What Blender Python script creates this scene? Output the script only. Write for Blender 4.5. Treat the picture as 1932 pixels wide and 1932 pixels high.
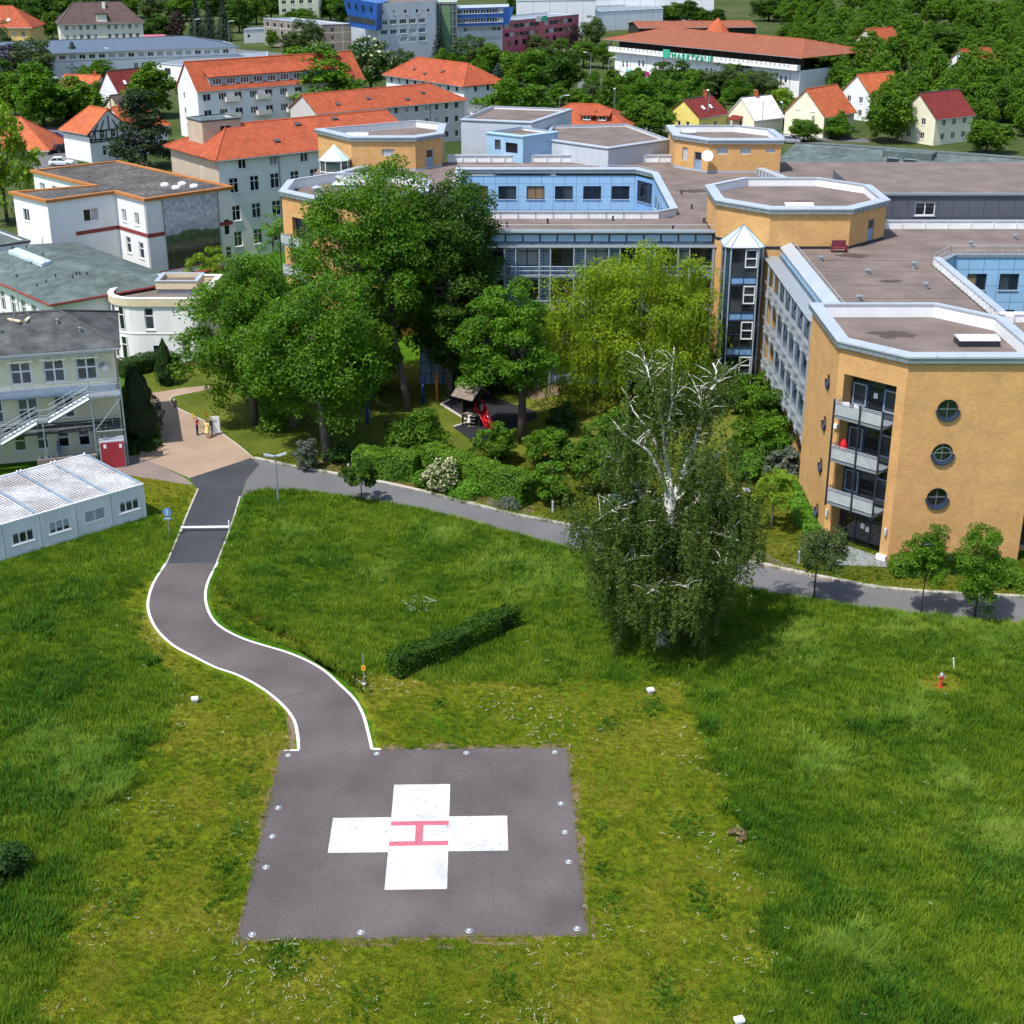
import bpy, bmesh, math, random
import numpy as np
from mathutils import Vector, Matrix
random.seed(7)
R = math.radians
scene = bpy.context.scene
COL = scene.collection
for o in list(bpy.data.objects): bpy.data.objects.remove(o)

# ---------------------------------------------------------------- camera
PITCH = R(22.77); CAM_H = 43.7; FPX = 2740.0; HALF = 966.0
cam_d = bpy.data.cameras.new('camera'); cam = bpy.data.objects.new('camera', cam_d); COL.objects.link(cam)
cam.location = (0, 0, CAM_H); cam.rotation_euler = (math.pi/2 - PITCH, 0, 0)
cam_d.sensor_width = 36; cam_d.lens = 36*FPX/(2*HALF); cam_d.clip_start = 1; cam_d.clip_end = 4000
scene.camera = cam
# ---------------------------------------------------------------- sky, sun, exposure
SUN_EL = R(62); SX, SY = -0.72, -0.69
world = bpy.data.worlds.new('World'); scene.world = world; world.use_nodes = True
wn = world.node_tree; bg = wn.nodes['Background']
sky = wn.nodes.new('ShaderNodeTexSky'); sky.sky_type = 'NISHITA'; sky.sun_disc = False
sky.sun_elevation = SUN_EL; sky.sun_rotation = math.atan2(SX, SY); sky.air_density = 1.0; sky.dust_density = 1.0
wn.links.new(sky.outputs[0], bg.inputs[0]); bg.inputs[1].default_value = 0.15
sun_d = bpy.data.lights.new('sun', 'SUN'); sun = bpy.data.objects.new('sun', sun_d); COL.objects.link(sun)
sun_d.energy = 4.0; sun_d.angle = R(0.53); sun_d.color = (1.0, 0.955, 0.89)
sd = Vector((-SX*math.cos(SUN_EL), -SY*math.cos(SUN_EL), -math.sin(SUN_EL)))
sun.rotation_euler = sd.to_track_quat('-Z', 'Y').to_euler(); sun.location = (-60, -60, 120)
scene.view_settings.view_transform = 'Standard'; scene.view_settings.look = 'None'
scene.view_settings.gamma = 1.0; scene.view_settings.exposure = 0.42; scene.view_settings.use_curve_mapping = False
cy = scene.cycles; cy.use_adaptive_sampling = True; cy.adaptive_threshold = .035; cy.adaptive_min_samples = 12; cy.max_bounces = 4; cy.diffuse_bounces = 2; cy.glossy_bounces = 2; cy.transmission_bounces = 2; cy.transparent_max_bounces = 4; cy.caustics_reflective = False; cy.caustics_refractive = False
scene.render.resolution_x = 1024; scene.render.resolution_y = 1024

# ---------------------------------------------------------------- surveying: the photograph's sight lines met with a level z
def at(u, v, z=0.0):
    x = (u-HALF)/FPX; y = -(v-HALF)/FPX
    dy = math.cos(PITCH)+y*math.sin(PITCH); dz = -math.sin(PITCH)+y*math.cos(PITCH)
    s = (z-CAM_H)/dz
    return Vector((x*s, dy*s, z))
def ppm(v): return (v+184)*.922/CAM_H          # photo pixels per metre on the ground at a row

# ---------------------------------------------------------------- materials
MATS = {}
def mat(name, col, rough=.8, var=.12, scale=1.5, bump=0., metal=0., spec=.3, col2=None, detail=6, mix=(.35, .65), vec=None, scale2=None, stretch=None):
    if name in MATS: return MATS[name]
    m = bpy.data.materials.new(name); m.use_nodes = True; nt = m.node_tree; N = nt.nodes; L = nt.links
    b = N['Principled BSDF']; b.inputs['Roughness'].default_value = rough; b.inputs['Metallic'].default_value = metal
    b.inputs['Specular IOR Level'].default_value = spec
    g = N.new('ShaderNodeNewGeometry')
    src = g.outputs['Position']
    if stretch:
        mp = N.new('ShaderNodeMapping'); mp.inputs['Scale'].default_value = stretch
        L.new(src, mp.inputs['Vector']); src = mp.outputs['Vector']
    n = N.new('ShaderNodeTexNoise'); n.inputs['Scale'].default_value = scale; n.inputs['Detail'].default_value = detail
    n.inputs['Roughness'].default_value = .65
    L.new(src, n.inputs['Vector'])
    r = N.new('ShaderNodeValToRGB'); e = r.color_ramp.elements
    c1 = [c*(1-var) for c in col]; c2 = [min(1, c*(1+var)) for c in (col2 or col)]
    if col2: c1 = [c*(1-var) for c in col]; c2 = list(col2)
    e[0].position, e[1].position = mix; e[0].color = (*c1, 1); e[1].color = (*c2, 1)
    L.new(n.outputs['Fac'], r.inputs['Fac'])
    out = r.outputs['Color']
    if scale2:
        n2 = N.new('ShaderNodeTexNoise'); n2.inputs['Scale'].default_value = scale2; n2.inputs['Detail'].default_value = 4
        L.new(g.outputs['Position'], n2.inputs['Vector'])
        r2 = N.new('ShaderNodeMapRange'); r2.inputs[1].default_value = .3; r2.inputs[2].default_value = .7
        r2.inputs[3].default_value = 1-var*1.3; r2.inputs[4].default_value = 1+var*1.3
        L.new(n2.outputs['Fac'], r2.inputs[0])
        mx = N.new('ShaderNodeVectorMath'); mx.operation = 'SCALE'; L.new(out, mx.inputs[0]); L.new(r2.outputs[0], mx.inputs['Scale'])
        out = mx.outputs[0]
    L.new(out, b.inputs['Base Color'])
    if bump:
        bp = N.new('ShaderNodeBump'); bp.inputs['Strength'].default_value = bump; bp.inputs['Distance'].default_value = .05
        L.new(n.outputs['Fac'], bp.inputs['Height']); L.new(bp.outputs[0], b.inputs['Normal'])
    MATS[name] = m; return m
def brick_mat(name, c1, c2, mortar, bw, bh, msize=.012, rough=.85, bump=.3, offset=.5, var=.25):
    m = bpy.data.materials.new(name); m.use_nodes = True; nt = m.node_tree; N = nt.nodes; L = nt.links
    b = N['Principled BSDF']; b.inputs['Roughness'].default_value = rough; b.inputs['Specular IOR Level'].default_value = .2
    uv = N.new('ShaderNodeUVMap')
    t = N.new('ShaderNodeTexBrick'); t.inputs['Scale'].default_value = 1; t.inputs['Brick Width'].default_value = bw
    t.inputs['Row Height'].default_value = bh; t.inputs['Mortar Size'].default_value = msize; t.offset = offset
    t.inputs['Color1'].default_value = (*c1, 1); t.inputs['Color2'].default_value = (*c2, 1); t.inputs['Mortar'].default_value = (*mortar, 1)
    L.new(uv.outputs[0], t.inputs['Vector'])
    g = N.new('ShaderNodeNewGeometry'); n = N.new('ShaderNodeTexNoise'); n.inputs['Scale'].default_value = .7; n.inputs['Detail'].default_value = 7
    n.inputs['Roughness'].default_value = .7
    L.new(g.outputs['Position'], n.inputs['Vector'])
    mr = N.new('ShaderNodeMapRange'); mr.inputs[1].default_value = .3; mr.inputs[2].default_value = .7; mr.inputs[3].default_value = 1-var; mr.inputs[4].default_value = 1+var
    L.new(n.outputs['Fac'], mr.inputs[0])
    sc = N.new('ShaderNodeVectorMath'); sc.operation = 'SCALE'; L.new(t.outputs['Color'], sc.inputs[0]); L.new(mr.outputs[0], sc.inputs['Scale'])
    L.new(sc.outputs[0], b.inputs['Base Color'])
    bp = N.new('ShaderNodeBump'); bp.inputs['Strength'].default_value = bump; bp.inputs['Distance'].default_value = .02; bp.invert = True
    L.new(t.outputs['Fac'], bp.inputs['Height']); L.new(bp.outputs[0], b.inputs['Normal'])
    MATS[name] = m; return m
def leaf_mat(name, c_dark, c_light, trans=.35, var_scale=.35):
    m = bpy.data.materials.new(name); m.use_nodes = True; nt = m.node_tree; N = nt.nodes; L = nt.links
    b = N['Principled BSDF']; b.inputs['Roughness'].default_value = .55; b.inputs['Specular IOR Level'].default_value = .25
    g = N.new('ShaderNodeNewGeometry'); r = N.new('ShaderNodeValToRGB'); e = r.color_ramp.elements
    e[0].color = (*c_dark, 1); e[1].color = (*c_light, 1)
    n = N.new('ShaderNodeTexNoise'); n.inputs['Scale'].default_value = var_scale; n.inputs['Detail'].default_value = 3
    L.new(g.outputs['Position'], n.inputs['Vector'])
    ad = N.new('ShaderNodeMath'); ad.operation = 'MULTIPLY_ADD'; ad.inputs[1].default_value = .72
    L.new(g.outputs['Random Per Island'], ad.inputs[0])
    ms = N.new('ShaderNodeMath'); ms.operation = 'MULTIPLY_ADD'; ms.inputs[1].default_value = 1.6; ms.inputs[2].default_value = -.66
    L.new(n.outputs['Fac'], ms.inputs[0]); L.new(ms.outputs[0], ad.inputs[2])
    L.new(ad.outputs[0], r.inputs['Fac']); L.new(r.outputs['Color'], b.inputs['Base Color'])
    t = N.new('ShaderNodeBsdfTranslucent'); 
    hs = N.new('ShaderNodeHueSaturation'); hs.inputs['Value'].default_value = 1.5; hs.inputs['Saturation'].default_value = 1.1
    L.new(r.outputs['Color'], hs.inputs['Color']); L.new(hs.outputs[0], t.inputs['Color'])
    mx = N.new('ShaderNodeMixShader'); mx.inputs[0].default_value = trans
    L.new(b.outputs[0], mx.inputs[1]); L.new(t.outputs[0], mx.inputs[2]); L.new(mx.outputs[0], N['Material Output'].inputs['Surface'])
    MATS[name] = m; return m
def glass_mat(name, col, rough=.06, spec=.9):
    m = mat(name, col, rough=rough, var=.35, scale=.5, spec=spec, mix=(.3, .7)); return m

brick_mat('orange_brick', (.655, .378, .15), (.575, .31, .115), (.575, .345, .155), .30, .10, .012, var=.13)
brick_mat('red_tile', (.44, .105, .045), (.34, .075, .032), (.2, .045, .02), .3, .34, .02, rough=.7, bump=.6, offset=0.5)
brick_mat('rust_tile', (.31, .11, .06), (.26, .085, .045), (.2, .07, .035), .3, .34, .02, rough=.75, bump=.5)
brick_mat('orange_tile', (.56, .15, .055), (.47, .115, .04), (.26, .055, .02), .34, .36, .025, rough=.6, bump=.7)
brick_mat('brown_tile', (.125, .085, .075), (.10, .068, .06), (.06, .045, .04), .3, .34, .02)
brick_mat('maroon_tile', (.22, .035, .03), (.17, .028, .025), (.1, .02, .018), .3, .34, .02)
brick_mat('white_tile', (.8, .8, .8), (.7, .7, .7), (.45, .45, .45), .5, .5, .02)
brick_mat('grey_panel', (.52, .56, .62), (.49, .53, .59), (.36, .39, .44), 1.2, 2.4, .02, rough=.5, var=.06)
brick_mat('dark_panel', (.105, .115, .14), (.10, .11, .135), (.05, .055, .07), 1.5, 3.0, .03, rough=.5, var=.06)
brick_mat('sky_panel', (.32, .52, .72), (.30, .49, .70), (.12, .2, .33), 1.35, 1.5, .025, rough=.4, var=.05, offset=0)
brick_mat('concrete_panel', (.27, .235, .205), (.24, .21, .185), (.5, .46, .4), 3.4, 2.9, .12, var=.12, offset=0)
brick_mat('pink_panel', (.50, .14, .19), (.46, .125, .17), (.34, .09, .12), 2.0, .9, .02, var=.06)
brick_mat('hall_panel', (.74, .77, .79), (.72, .75, .77), (.45, .47, .5), 6.0, 20, .1, var=.04, offset=0)
brick_mat('beige_plaster_block', (.42, .33, .25), (.41, .32, .24), (.38, .3, .23), 4, 3, .01, var=.06)
mat('white_plaster', (.80, .80, .79), .9, .05, .6, .05, stretch=(1, 1, .35))
mat('cream_plaster', (.74, .68, .50), .9, .06, .8)
mat('warm_plaster', (.70, .67, .58), .9, .06, .8)
mat('beige_plaster', (.50, .41, .31), .9, .08, .5)
mat('lilac_plaster', (.56, .52, .50), .9, .06, .5)
mat('yellow_plaster', (.72, .48, .17), .9, .05, .5)
mat('lemon_plaster', (.80, .66, .18), .9, .05, .5)
mat('pale_yellow_plaster', (.82, .78, .58), .9, .05, .5)
mat('taupe_plaster', (.22, .16, .13), .9, .1, .6)
mat('gravel_roof', (.158, .124, .108), .95, .17, 14, .5, scale2=.35, detail=10, mix=(.3, .7), col2=(.21, .168, .148)); mat('damp_gravel', (.075, .058, .05), .9, .4, 7, .4, detail=9)
brick_mat('wing_panel', (.27, .37, .49), (.25, .35, .47), (.08, .11, .17), 1.09, 1.1, .05, rough=.4, var=.08, offset=0)
mat('dark_felt', (.07, .066, .062), .95, .35, 1.6, .3, col2=(.135, .125, .115), scale2=.25)
mat('green_felt', (.085, .12, .115), .9, .2, .8, .2, col2=(.13, .165, .155), scale2=.2)
mat('grey_felt', (.06, .065, .065), .9, .25, .8, .2, col2=(.095, .105, .105), scale2=.2)
mat('slate_blue_roof', (.095, .135, .185), .6, .12, 1.2, .1)
mat('balustrade', (.46, .49, .50), .5, .12, 2, metal=.2)
mat('pale_metal', (.47, .52, .57), .38, .06, .4, 0, metal=.25, spec=.5)
mat('grey_metal', (.26, .30, .33), .45, .08, .5, 0, metal=.3, spec=.5)
mat('galvanised', (.33, .37, .40), .45, .12, 3, 0, metal=.45, spec=.5)
mat('blue_grey_metal', (.27, .36, .46), .5, .1, 2, 0, metal=.2)
mat('dark_steel', (.025, .03, .045), .4, .1, 2)
mat('white_paint', (.82, .82, .82), .6, .05, 1)
mat('white_frame', (.8, .8, .8), .5, .03, 1)
mat('navy_frame', (.035, .05, .09), .45, .1, 1)
mat('sky_frame', (.30, .40, .52), .5, .06, 1)
mat('ochre_trim', (.42, .17, .05), .7, .12, 1)
mat('red_trim', (.26, .05, .045), .7, .1, 1)
mat('sand_trim', (.66, .55, .38), .8, .05, 1)
mat('blue_spandrel', (.20, .36, .62), .25, .06, 1, spec=.6)
mat('cobalt_panel', (.02, .095, .36), .35, .1, .3, spec=.5)
mat('sky_cladding', (.33, .50, .66), .4, .06, 1)
mat('door_blue', (.22, .34, .50), .5, .06, 1)
mat('grille', (.42, .45, .48), .5, .08, 3)
mat('curtain', (.36, .36, .35), .25, .25, 2, spec=.6)
mat('blind', (.34, .37, .40), .4, .05, 3, spec=.4, stretch=(.1, .1, 8))
mat('orange_curtain', (.24, .16, .08), .3, .2, 2, spec=.6)
glass_mat('glass_dark', (.014, .017, .022)); glass_mat('glass_mid', (.05, .06, .065)); glass_mat('glass_blue', (.03, .055, .09))
glass_mat('glass_green', (.07, .10, .095))
mat('roof_glass', (.52, .66, .70), .15, .08, .5, spec=.8)
mat('skylight_dome', (.82, .84, .85), .3, .03, 1, spec=.5)
mat('maroon_fabric', (.16, .03, .045), .8, .1, 3)
mat('bark', (.06, .048, .038), .95, .3, 5, .5)
mat('bark_grey', (.115, .10, .085), .95, .3, 4, .5)
mat('plaza_paver', (.33, .24, .172), .9, .10, 6, .1, scale2=.3)
mat('pink_paver', (.225, .175, .155), .9, .10, 6, .1, scale2=.3)
mat('asphalt_new', (.048, .051, .058), .85, .14, 9, .15, scale2=.35)
mat('asphalt_old', (.132, .132, .136), .85, .10, 8, .15, scale2=.25)
mat('asphalt_mauve', (.104, .089, .088), .85, .2, 14, .2, scale2=.22)
mat('kerb_stone', (.46, .42, .37), .9, .12, 4)
mat('stone_slab', (.26, .29, .31), .8, .12, 3)
mat('rubber_black', (.02, .022, .026), .95, .2, 6)
mat('bare_soil', (.19, .135, .085), .95, .25, 2, .2)
mat('worn_paint', (.30, .30, .30), .7, .14, 3.2, 0, col2=(.56, .56, .56), mix=(.27, .45), scale2=.5, detail=10)
mat('faded_red_paint', (.46, .12, .16), .7, .15, 3)
mat('line_paint', (.84, .83, .81), .7, .08, 3)
mat('red_door', (.36, .035, .05), .6, .1, 2)
mat('container_wall', (.70, .73, .73), .5, .06, .8, stretch=(1, 1, .3))
mat('container_roof', (.17, .14, .135), .6, .3, .4, .0, col2=(.42, .43, .44), mix=(.42, .62), scale2=3); mat('container_rib', (.42, .41, .41), .5, .12, .5, col2=(.6, .62, .63))
mat('wood_grey', (.21, .17, .14), .95, .3, 5)
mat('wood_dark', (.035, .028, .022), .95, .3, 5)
mat('timber_black', (.03, .04, .045), .8, .2, 3)
mat('slide_red', (.60, .012, .02), .3, .05, 2, spec=.5)
mat('post_orange', (.50, .16, .025), .6, .1, 3)
mat('post_blue', (.02, .045, .24), .6, .1, 3)
mat('hydrant_red', (.55, .075, .03), .5, .1, 5)
mat('sign_yellow', (.80, .50, .02), .5, .04, 2)
mat('sign_blue', (.12, .24, .45), .4, .05, 2)
mat('mall_green', (.05, .42, .26), .5, .05, 2)
mat('magenta_sign', (.55, .02, .22), .5, .05, 2)
mat('cyan_sign', (.3, .62, .75), .5, .05, 2)
mat('tyre', (.015, .015, .016), .8, .1, 5)
mat('rim', (.4, .41, .42), .35, .05, 5, metal=.6)
mat('lamp_glass', (.6, .62, .64), .2, .05, 5, spec=.6)
mat('tail_red', (.35, .02, .02), .3, .05, 5)
mat('car_white', (.78, .79, .8), .25, .03, 2, spec=.6); mat('car_red', (.5, .02, .025), .25, .05, 2, spec=.6)
mat('car_blue', (.03, .05, .2), .25, .05, 2, spec=.6); mat('car_dark', (.035, .045, .055), .2, .05, 2, spec=.6)
mat('car_silver', (.4, .43, .46), .25, .05, 2, metal=.5); mat('car_teal', (.06, .10, .115), .2, .05, 2, spec=.6); mat('car_black', (.012, .012, .014), .2, .05, 2, spec=.6)
mat('skin', (.58, .36, .26), .6, .05, 8); mat('hair_dark', (.03, .02, .015), .7, .1, 20); mat('hair_brown', (.10, .06, .035), .7, .1, 20)
mat('cloth_red', (.42, .07, .04), .85, .1, 6); mat('cloth_navy', (.03, .045, .09), .85, .1, 6); mat('cloth_yellow', (.78, .62, .22), .85, .06, 6)
mat('cloth_black', (.02, .02, .022), .85, .1, 6); mat('cloth_white', (.8, .8, .8), .85, .05, 6); mat('cloth_blue', (.13, .22, .42), .85, .08, 6); mat('shoe', (.05, .045, .04), .7, .1, 6)
mat('cloth_jeans', (.30, .38, .52), .85, .08, 6)

leaf_mat('leaf_mid', (.030, .088, .004), (.125, .24, .011))
leaf_mat('leaf_maple', (.028, .092, .004), (.125, .265, .011))
leaf_mat('leaf_deep', (.015, .052, .003), (.066, .145, .008))
leaf_mat('leaf_bright', (.065, .18, .012), (.17, .36, .03))
leaf_mat('leaf_lime', (.11, .20, .012), (.27, .40, .035), trans=.4)
leaf_mat('leaf_willow', (.12, .21, .010), (.29, .39, .022), trans=.4)
leaf_mat('leaf_birch', (.032, .064, .010), (.112, .17, .028), trans=.32)
leaf_mat('leaf_olive', (.035, .07, .016), (.10, .15, .035), trans=.25)
leaf_mat('leaf_pine', (.016, .034, .012), (.042, .070, .024), trans=.15)
leaf_mat('leaf_spruce', (.016, .038, .024), (.042, .075, .048), trans=.15)
leaf_mat('leaf_bluespruce', (.035, .075, .065), (.085, .14, .12), trans=.15)
leaf_mat('leaf_copper', (.020, .010, .013), (.055, .025, .03), trans=.2)
leaf_mat('leaf_hedge', (.055, .14, .010), (.17, .31, .022))
leaf_mat('leaf_hedgedark', (.016, .048, .009), (.05, .115, .016))
leaf_mat('leaf_yellow', (.16, .22, .015), (.34, .38, .03))
leaf_mat('leaf_chestnut', (.02, .062, .012), (.06, .13, .02))
leaf_mat('blossom', (.55, .56, .42), (.8, .8, .68), trans=.2)
leaf_mat('blossom_cream', (.34, .34, .19), (.62, .60, .38), trans=.2)
leaf_mat('leaf_silver', (.05, .08, .05), (.19, .22, .16), trans=.2)
leaf_mat('leaf_dry', (.16, .12, .055), (.30, .23, .11), trans=.25)

def birch_bark():
    m = bpy.data.materials.new('birch_bark'); m.use_nodes = True; N = m.node_tree.nodes; L = m.node_tree.links; b = N['Principled BSDF']
    b.inputs['Roughness'].default_value = .8
    g = N.new('ShaderNodeNewGeometry'); mp = N.new('ShaderNodeMapping'); mp.inputs['Scale'].default_value = (1, 1, 2.2)
    n = N.new('ShaderNodeTexNoise'); n.inputs['Scale'].default_value = 3.0; n.inputs['Detail'].default_value = 6
    r = N.new('ShaderNodeValToRGB'); e = r.color_ramp.elements; e[0].position = .33; e[1].position = .43
    e[0].color = (.10, .09, .08, 1); e[1].color = (.78, .75, .70, 1)
    L.new(g.outputs['Position'], mp.inputs[0]); L.new(mp.outputs[0], n.inputs['Vector']); L.new(n.outputs['Fac'], r.inputs[0]); L.new(r.outputs[0], b.inputs['Base Color'])
    MATS['birch_bark'] = m
birch_bark()

# ---------------------------------------------------------------- object helpers
def thing(name, label, cat, loc=(0, 0, 0), group=None, rz=0, kind=None):
    o = bpy.data.objects.new(name, None); COL.objects.link(o); o.location = loc; o.rotation_euler = (0, 0, rz); o.empty_display_size = .5
    tag(o, label, cat, group, kind); return o
def tag(o, label=None, cat=None, group=None, kind=None):
    if label: o['label'] = label
    if cat: o['category'] = cat
    if group: o['group'] = group
    if kind: o['kind'] = kind
    return o
def wloc(o):
    v = Vector((0, 0, 0))
    while o is not None: v += o.location; o = o.parent
    return v
def put(name, me, parent=None, loc=(0, 0, 0), rz=0):
    o = bpy.data.objects.new(name, me); COL.objects.link(o); o.parent = parent; o.location = loc
    if rz: o.rotation_euler = (0, 0, rz)
    return o
def copy_tree(o, parent=None):
    c = o.copy(); COL.objects.link(c); c.parent = parent
    for ch in list(o.children): copy_tree(ch, c)
    return c
class MB:
    def __init__(s): s.v = []; s.f = []; s.m = []; s.uv = []; s.has_uv = False
    def face(s, pts, m=0, uv=None):
        i = len(s.v); s.v += [tuple(p) for p in pts]; s.f.append(tuple(range(i, i+len(pts)))); s.m.append(m)
        if uv: s.has_uv = True
        s.uv += list(uv) if uv else [(0, 0)]*len(pts)
    def idx(s, verts, faces, m=0):
        i = len(s.v); s.v += [tuple(p) for p in verts]
        for f in faces: s.f.append(tuple(a+i for a in f)); s.m.append(m); s.uv += [(0, 0)]*len(f)
    def box(s, x0, x1, y0, y1, z0, z1, M=None, m=0):
        vs = [(x0, y0, z0), (x1, y0, z0), (x1, y1, z0), (x0, y1, z0), (x0, y0, z1), (x1, y0, z1), (x1, y1, z1), (x0, y1, z1)]
        if M is not None: vs = [M @ Vector(p) for p in vs]
        s.idx(vs, [(0, 3, 2, 1), (4, 5, 6, 7), (0, 1, 5, 4), (1, 2, 6, 5), (2, 3, 7, 6), (3, 0, 4, 7)], m)
    def prism(s, poly, z0, z1, m=0, top=True, bot=False):
        n = len(poly); vs = [(p[0], p[1], z0) for p in poly]+[(p[0], p[1], z1) for p in poly]
        fs = [(i, (i+1) % n, n+(i+1) % n, n+i) for i in range(n)]
        if top: fs.append(tuple(range(n, 2*n)))
        if bot: fs.append(tuple(reversed(range(n))))
        s.idx(vs, fs, m)
    def tube(s, pts, rads, n=8, m=0, cap=True):
        pts = [Vector(p) for p in pts]; i0 = len(s.v)
        if not hasattr(rads, '__len__'): rads = [rads]*len(pts)
        for k, p in enumerate(pts):
            t = (pts[min(k+1, len(pts)-1)]-pts[max(k-1, 0)]).normalized()
            a = t.cross(Vector((0, 0, 1)) if abs(t.z) < .9 else Vector((1, 0, 0))).normalized(); b = t.cross(a)
            for j in range(n):
                w = 2*math.pi*j/n; s.v.append(tuple(p+(a*math.cos(w)+b*math.sin(w))*rads[k]))
        for k in range(len(pts)-1):
            for j in range(n):
                q = (j+1) % n; s.f.append((i0+k*n+j, i0+(k+1)*n+j, i0+(k+1)*n+q, i0+k*n+q)); s.m.append(m); s.uv += [(0, 0)]*4
        if cap:
            s.f.append(tuple(i0+j for j in range(n))); s.m.append(m); s.uv += [(0, 0)]*n
            s.f.append(tuple(i0+(len(pts)-1)*n+j for j in reversed(range(n)))); s.m.append(m); s.uv += [(0, 0)]*n
    def lathe(s, c, prof, n=12, m=0):
        i0 = len(s.v); c = Vector(c)
        for r, z in prof:
            for j in range(n):
                w = 2*math.pi*j/n; s.v.append((c.x+r*math.cos(w), c.y+r*math.sin(w), c.z+z))
        for k in range(len(prof)-1):
            for j in range(n):
                q = (j+1) % n; s.f.append((i0+k*n+j, i0+k*n+q, i0+(k+1)*n+q, i0+(k+1)*n+j)); s.m.append(m); s.uv += [(0, 0)]*4
    def mesh(s, name, mats, origin=(0, 0, 0), smooth=False):
        o = Vector(origin); me = bpy.data.meshes.new(name)
        me.from_pydata([(p[0]-o.x, p[1]-o.y, p[2]-o.z) for p in s.v], [], s.f)
        for k in (mats if isinstance(mats, (list, tuple)) else [mats]): me.materials.append(MATS[k])
        if any(s.m): me.polygons.foreach_set('material_index', s.m)
        if s.has_uv:
            ul = me.uv_layers.new(name='UVMap'); ul.data.foreach_set('uv', [c for p in s.uv for c in p])
        if smooth: me.polygons.foreach_set('use_smooth', [True]*len(me.polygons))
        me.update(); return me
    def build(s, name, mats, parent=None, smooth=False, origin=None):
        if origin is None: origin = wloc(parent) if parent else (0, 0, 0)
        me = s.mesh(name, mats, origin, smooth)
        o = bpy.data.objects.new(name, me); COL.objects.link(o); o.parent = parent
        if parent is None: o.location = origin
        return o
def V2(p): return Vector((p[0], p[1], 0))
def offset_poly(poly, d):
    n = len(poly); out = []
    for i in range(n):
        a, b, c = Vector(poly[i-1][:2]), Vector(poly[i][:2]), Vector(poly[(i+1) % n][:2])
        d1 = (b-a).normalized(); d2 = (c-b).normalized(); n1 = Vector((d1.y, -d1.x)); n2 = Vector((d2.y, -d2.x))
        k = 1+n1.dot(n2); out.append(tuple(b+(n1+n2)*(d/max(k, .2))))
    return out
def octa(x0, x1, y0, y1, c):
    return [(x0+c, y0), (x1-c, y0), (x1, y0+c), (x1, y1-c), (x1-c, y1), (x0+c, y1), (x0, y1-c), (x0, y0+c)]

# ---------------------------------------------------------------- windows
# style: frame material, columns, transom height fraction (or None), glass choices, bar width, sill material
STY = {
 'white2': ('white_frame', 2, None, ['glass_dark', 'glass_dark', 'glass_mid', 'curtain'], .09, 'white_frame'),
 'white1': ('white_frame', 1, None, ['glass_dark', 'glass_dark', 'glass_mid', 'curtain'], .09, 'white_frame'),
 'white3': ('white_frame', 3, None, ['glass_dark', 'glass_mid'], .09, 'white_frame'),
 'white2t': ('white_frame', 2, .66, ['glass_dark', 'glass_dark', 'glass_mid'], .09, 'white_frame'),
 'white3t': ('white_frame', 3, .5, ['glass_mid', 'curtain'], .09, 'white_frame'),
 'white1t': ('white_frame', 1, .62, ['glass_dark', 'glass_mid'], .11, 'white_frame'),
 'blind2': ('white_frame', 2, None, ['blind'], .07, None),
 'strip4': ('white_frame', 4, None, ['glass_dark', 'glass_dark', 'glass_mid'], .1, None),
 'dark1': ('navy_frame', 1, None, ['glass_dark', 'glass_mid'], .06, None),
 'dark2': ('navy_frame', 2, None, ['glass_dark', 'glass_mid', 'glass_dark', 'orange_curtain'], .07, 'pale_metal'),
 'navy2t': ('navy_frame', 2, .72, ['glass_dark', 'glass_dark', 'glass_mid'], .09, 'galvanised'),
 'louv2': ('navy_frame', 2, .72, ['blind'], .09, 'galvanised'),
 'door': ('sky_frame', 1, .55, ['door_blue'], .07, None),
 'grille': ('grille', 1, None, ['grille'], .05, None),
 'tower': ('navy_frame', 2, .5, ['glass_dark', 'glass_dark', 'glass_mid'], .06, None),
 'span': ('navy_frame', 2, None, ['blue_spandrel'], .05, None),
 'doorw2': ('white_frame', 2, .5, ['glass_mid', 'glass_green'], .14, None),
}
_wc = {}
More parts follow.
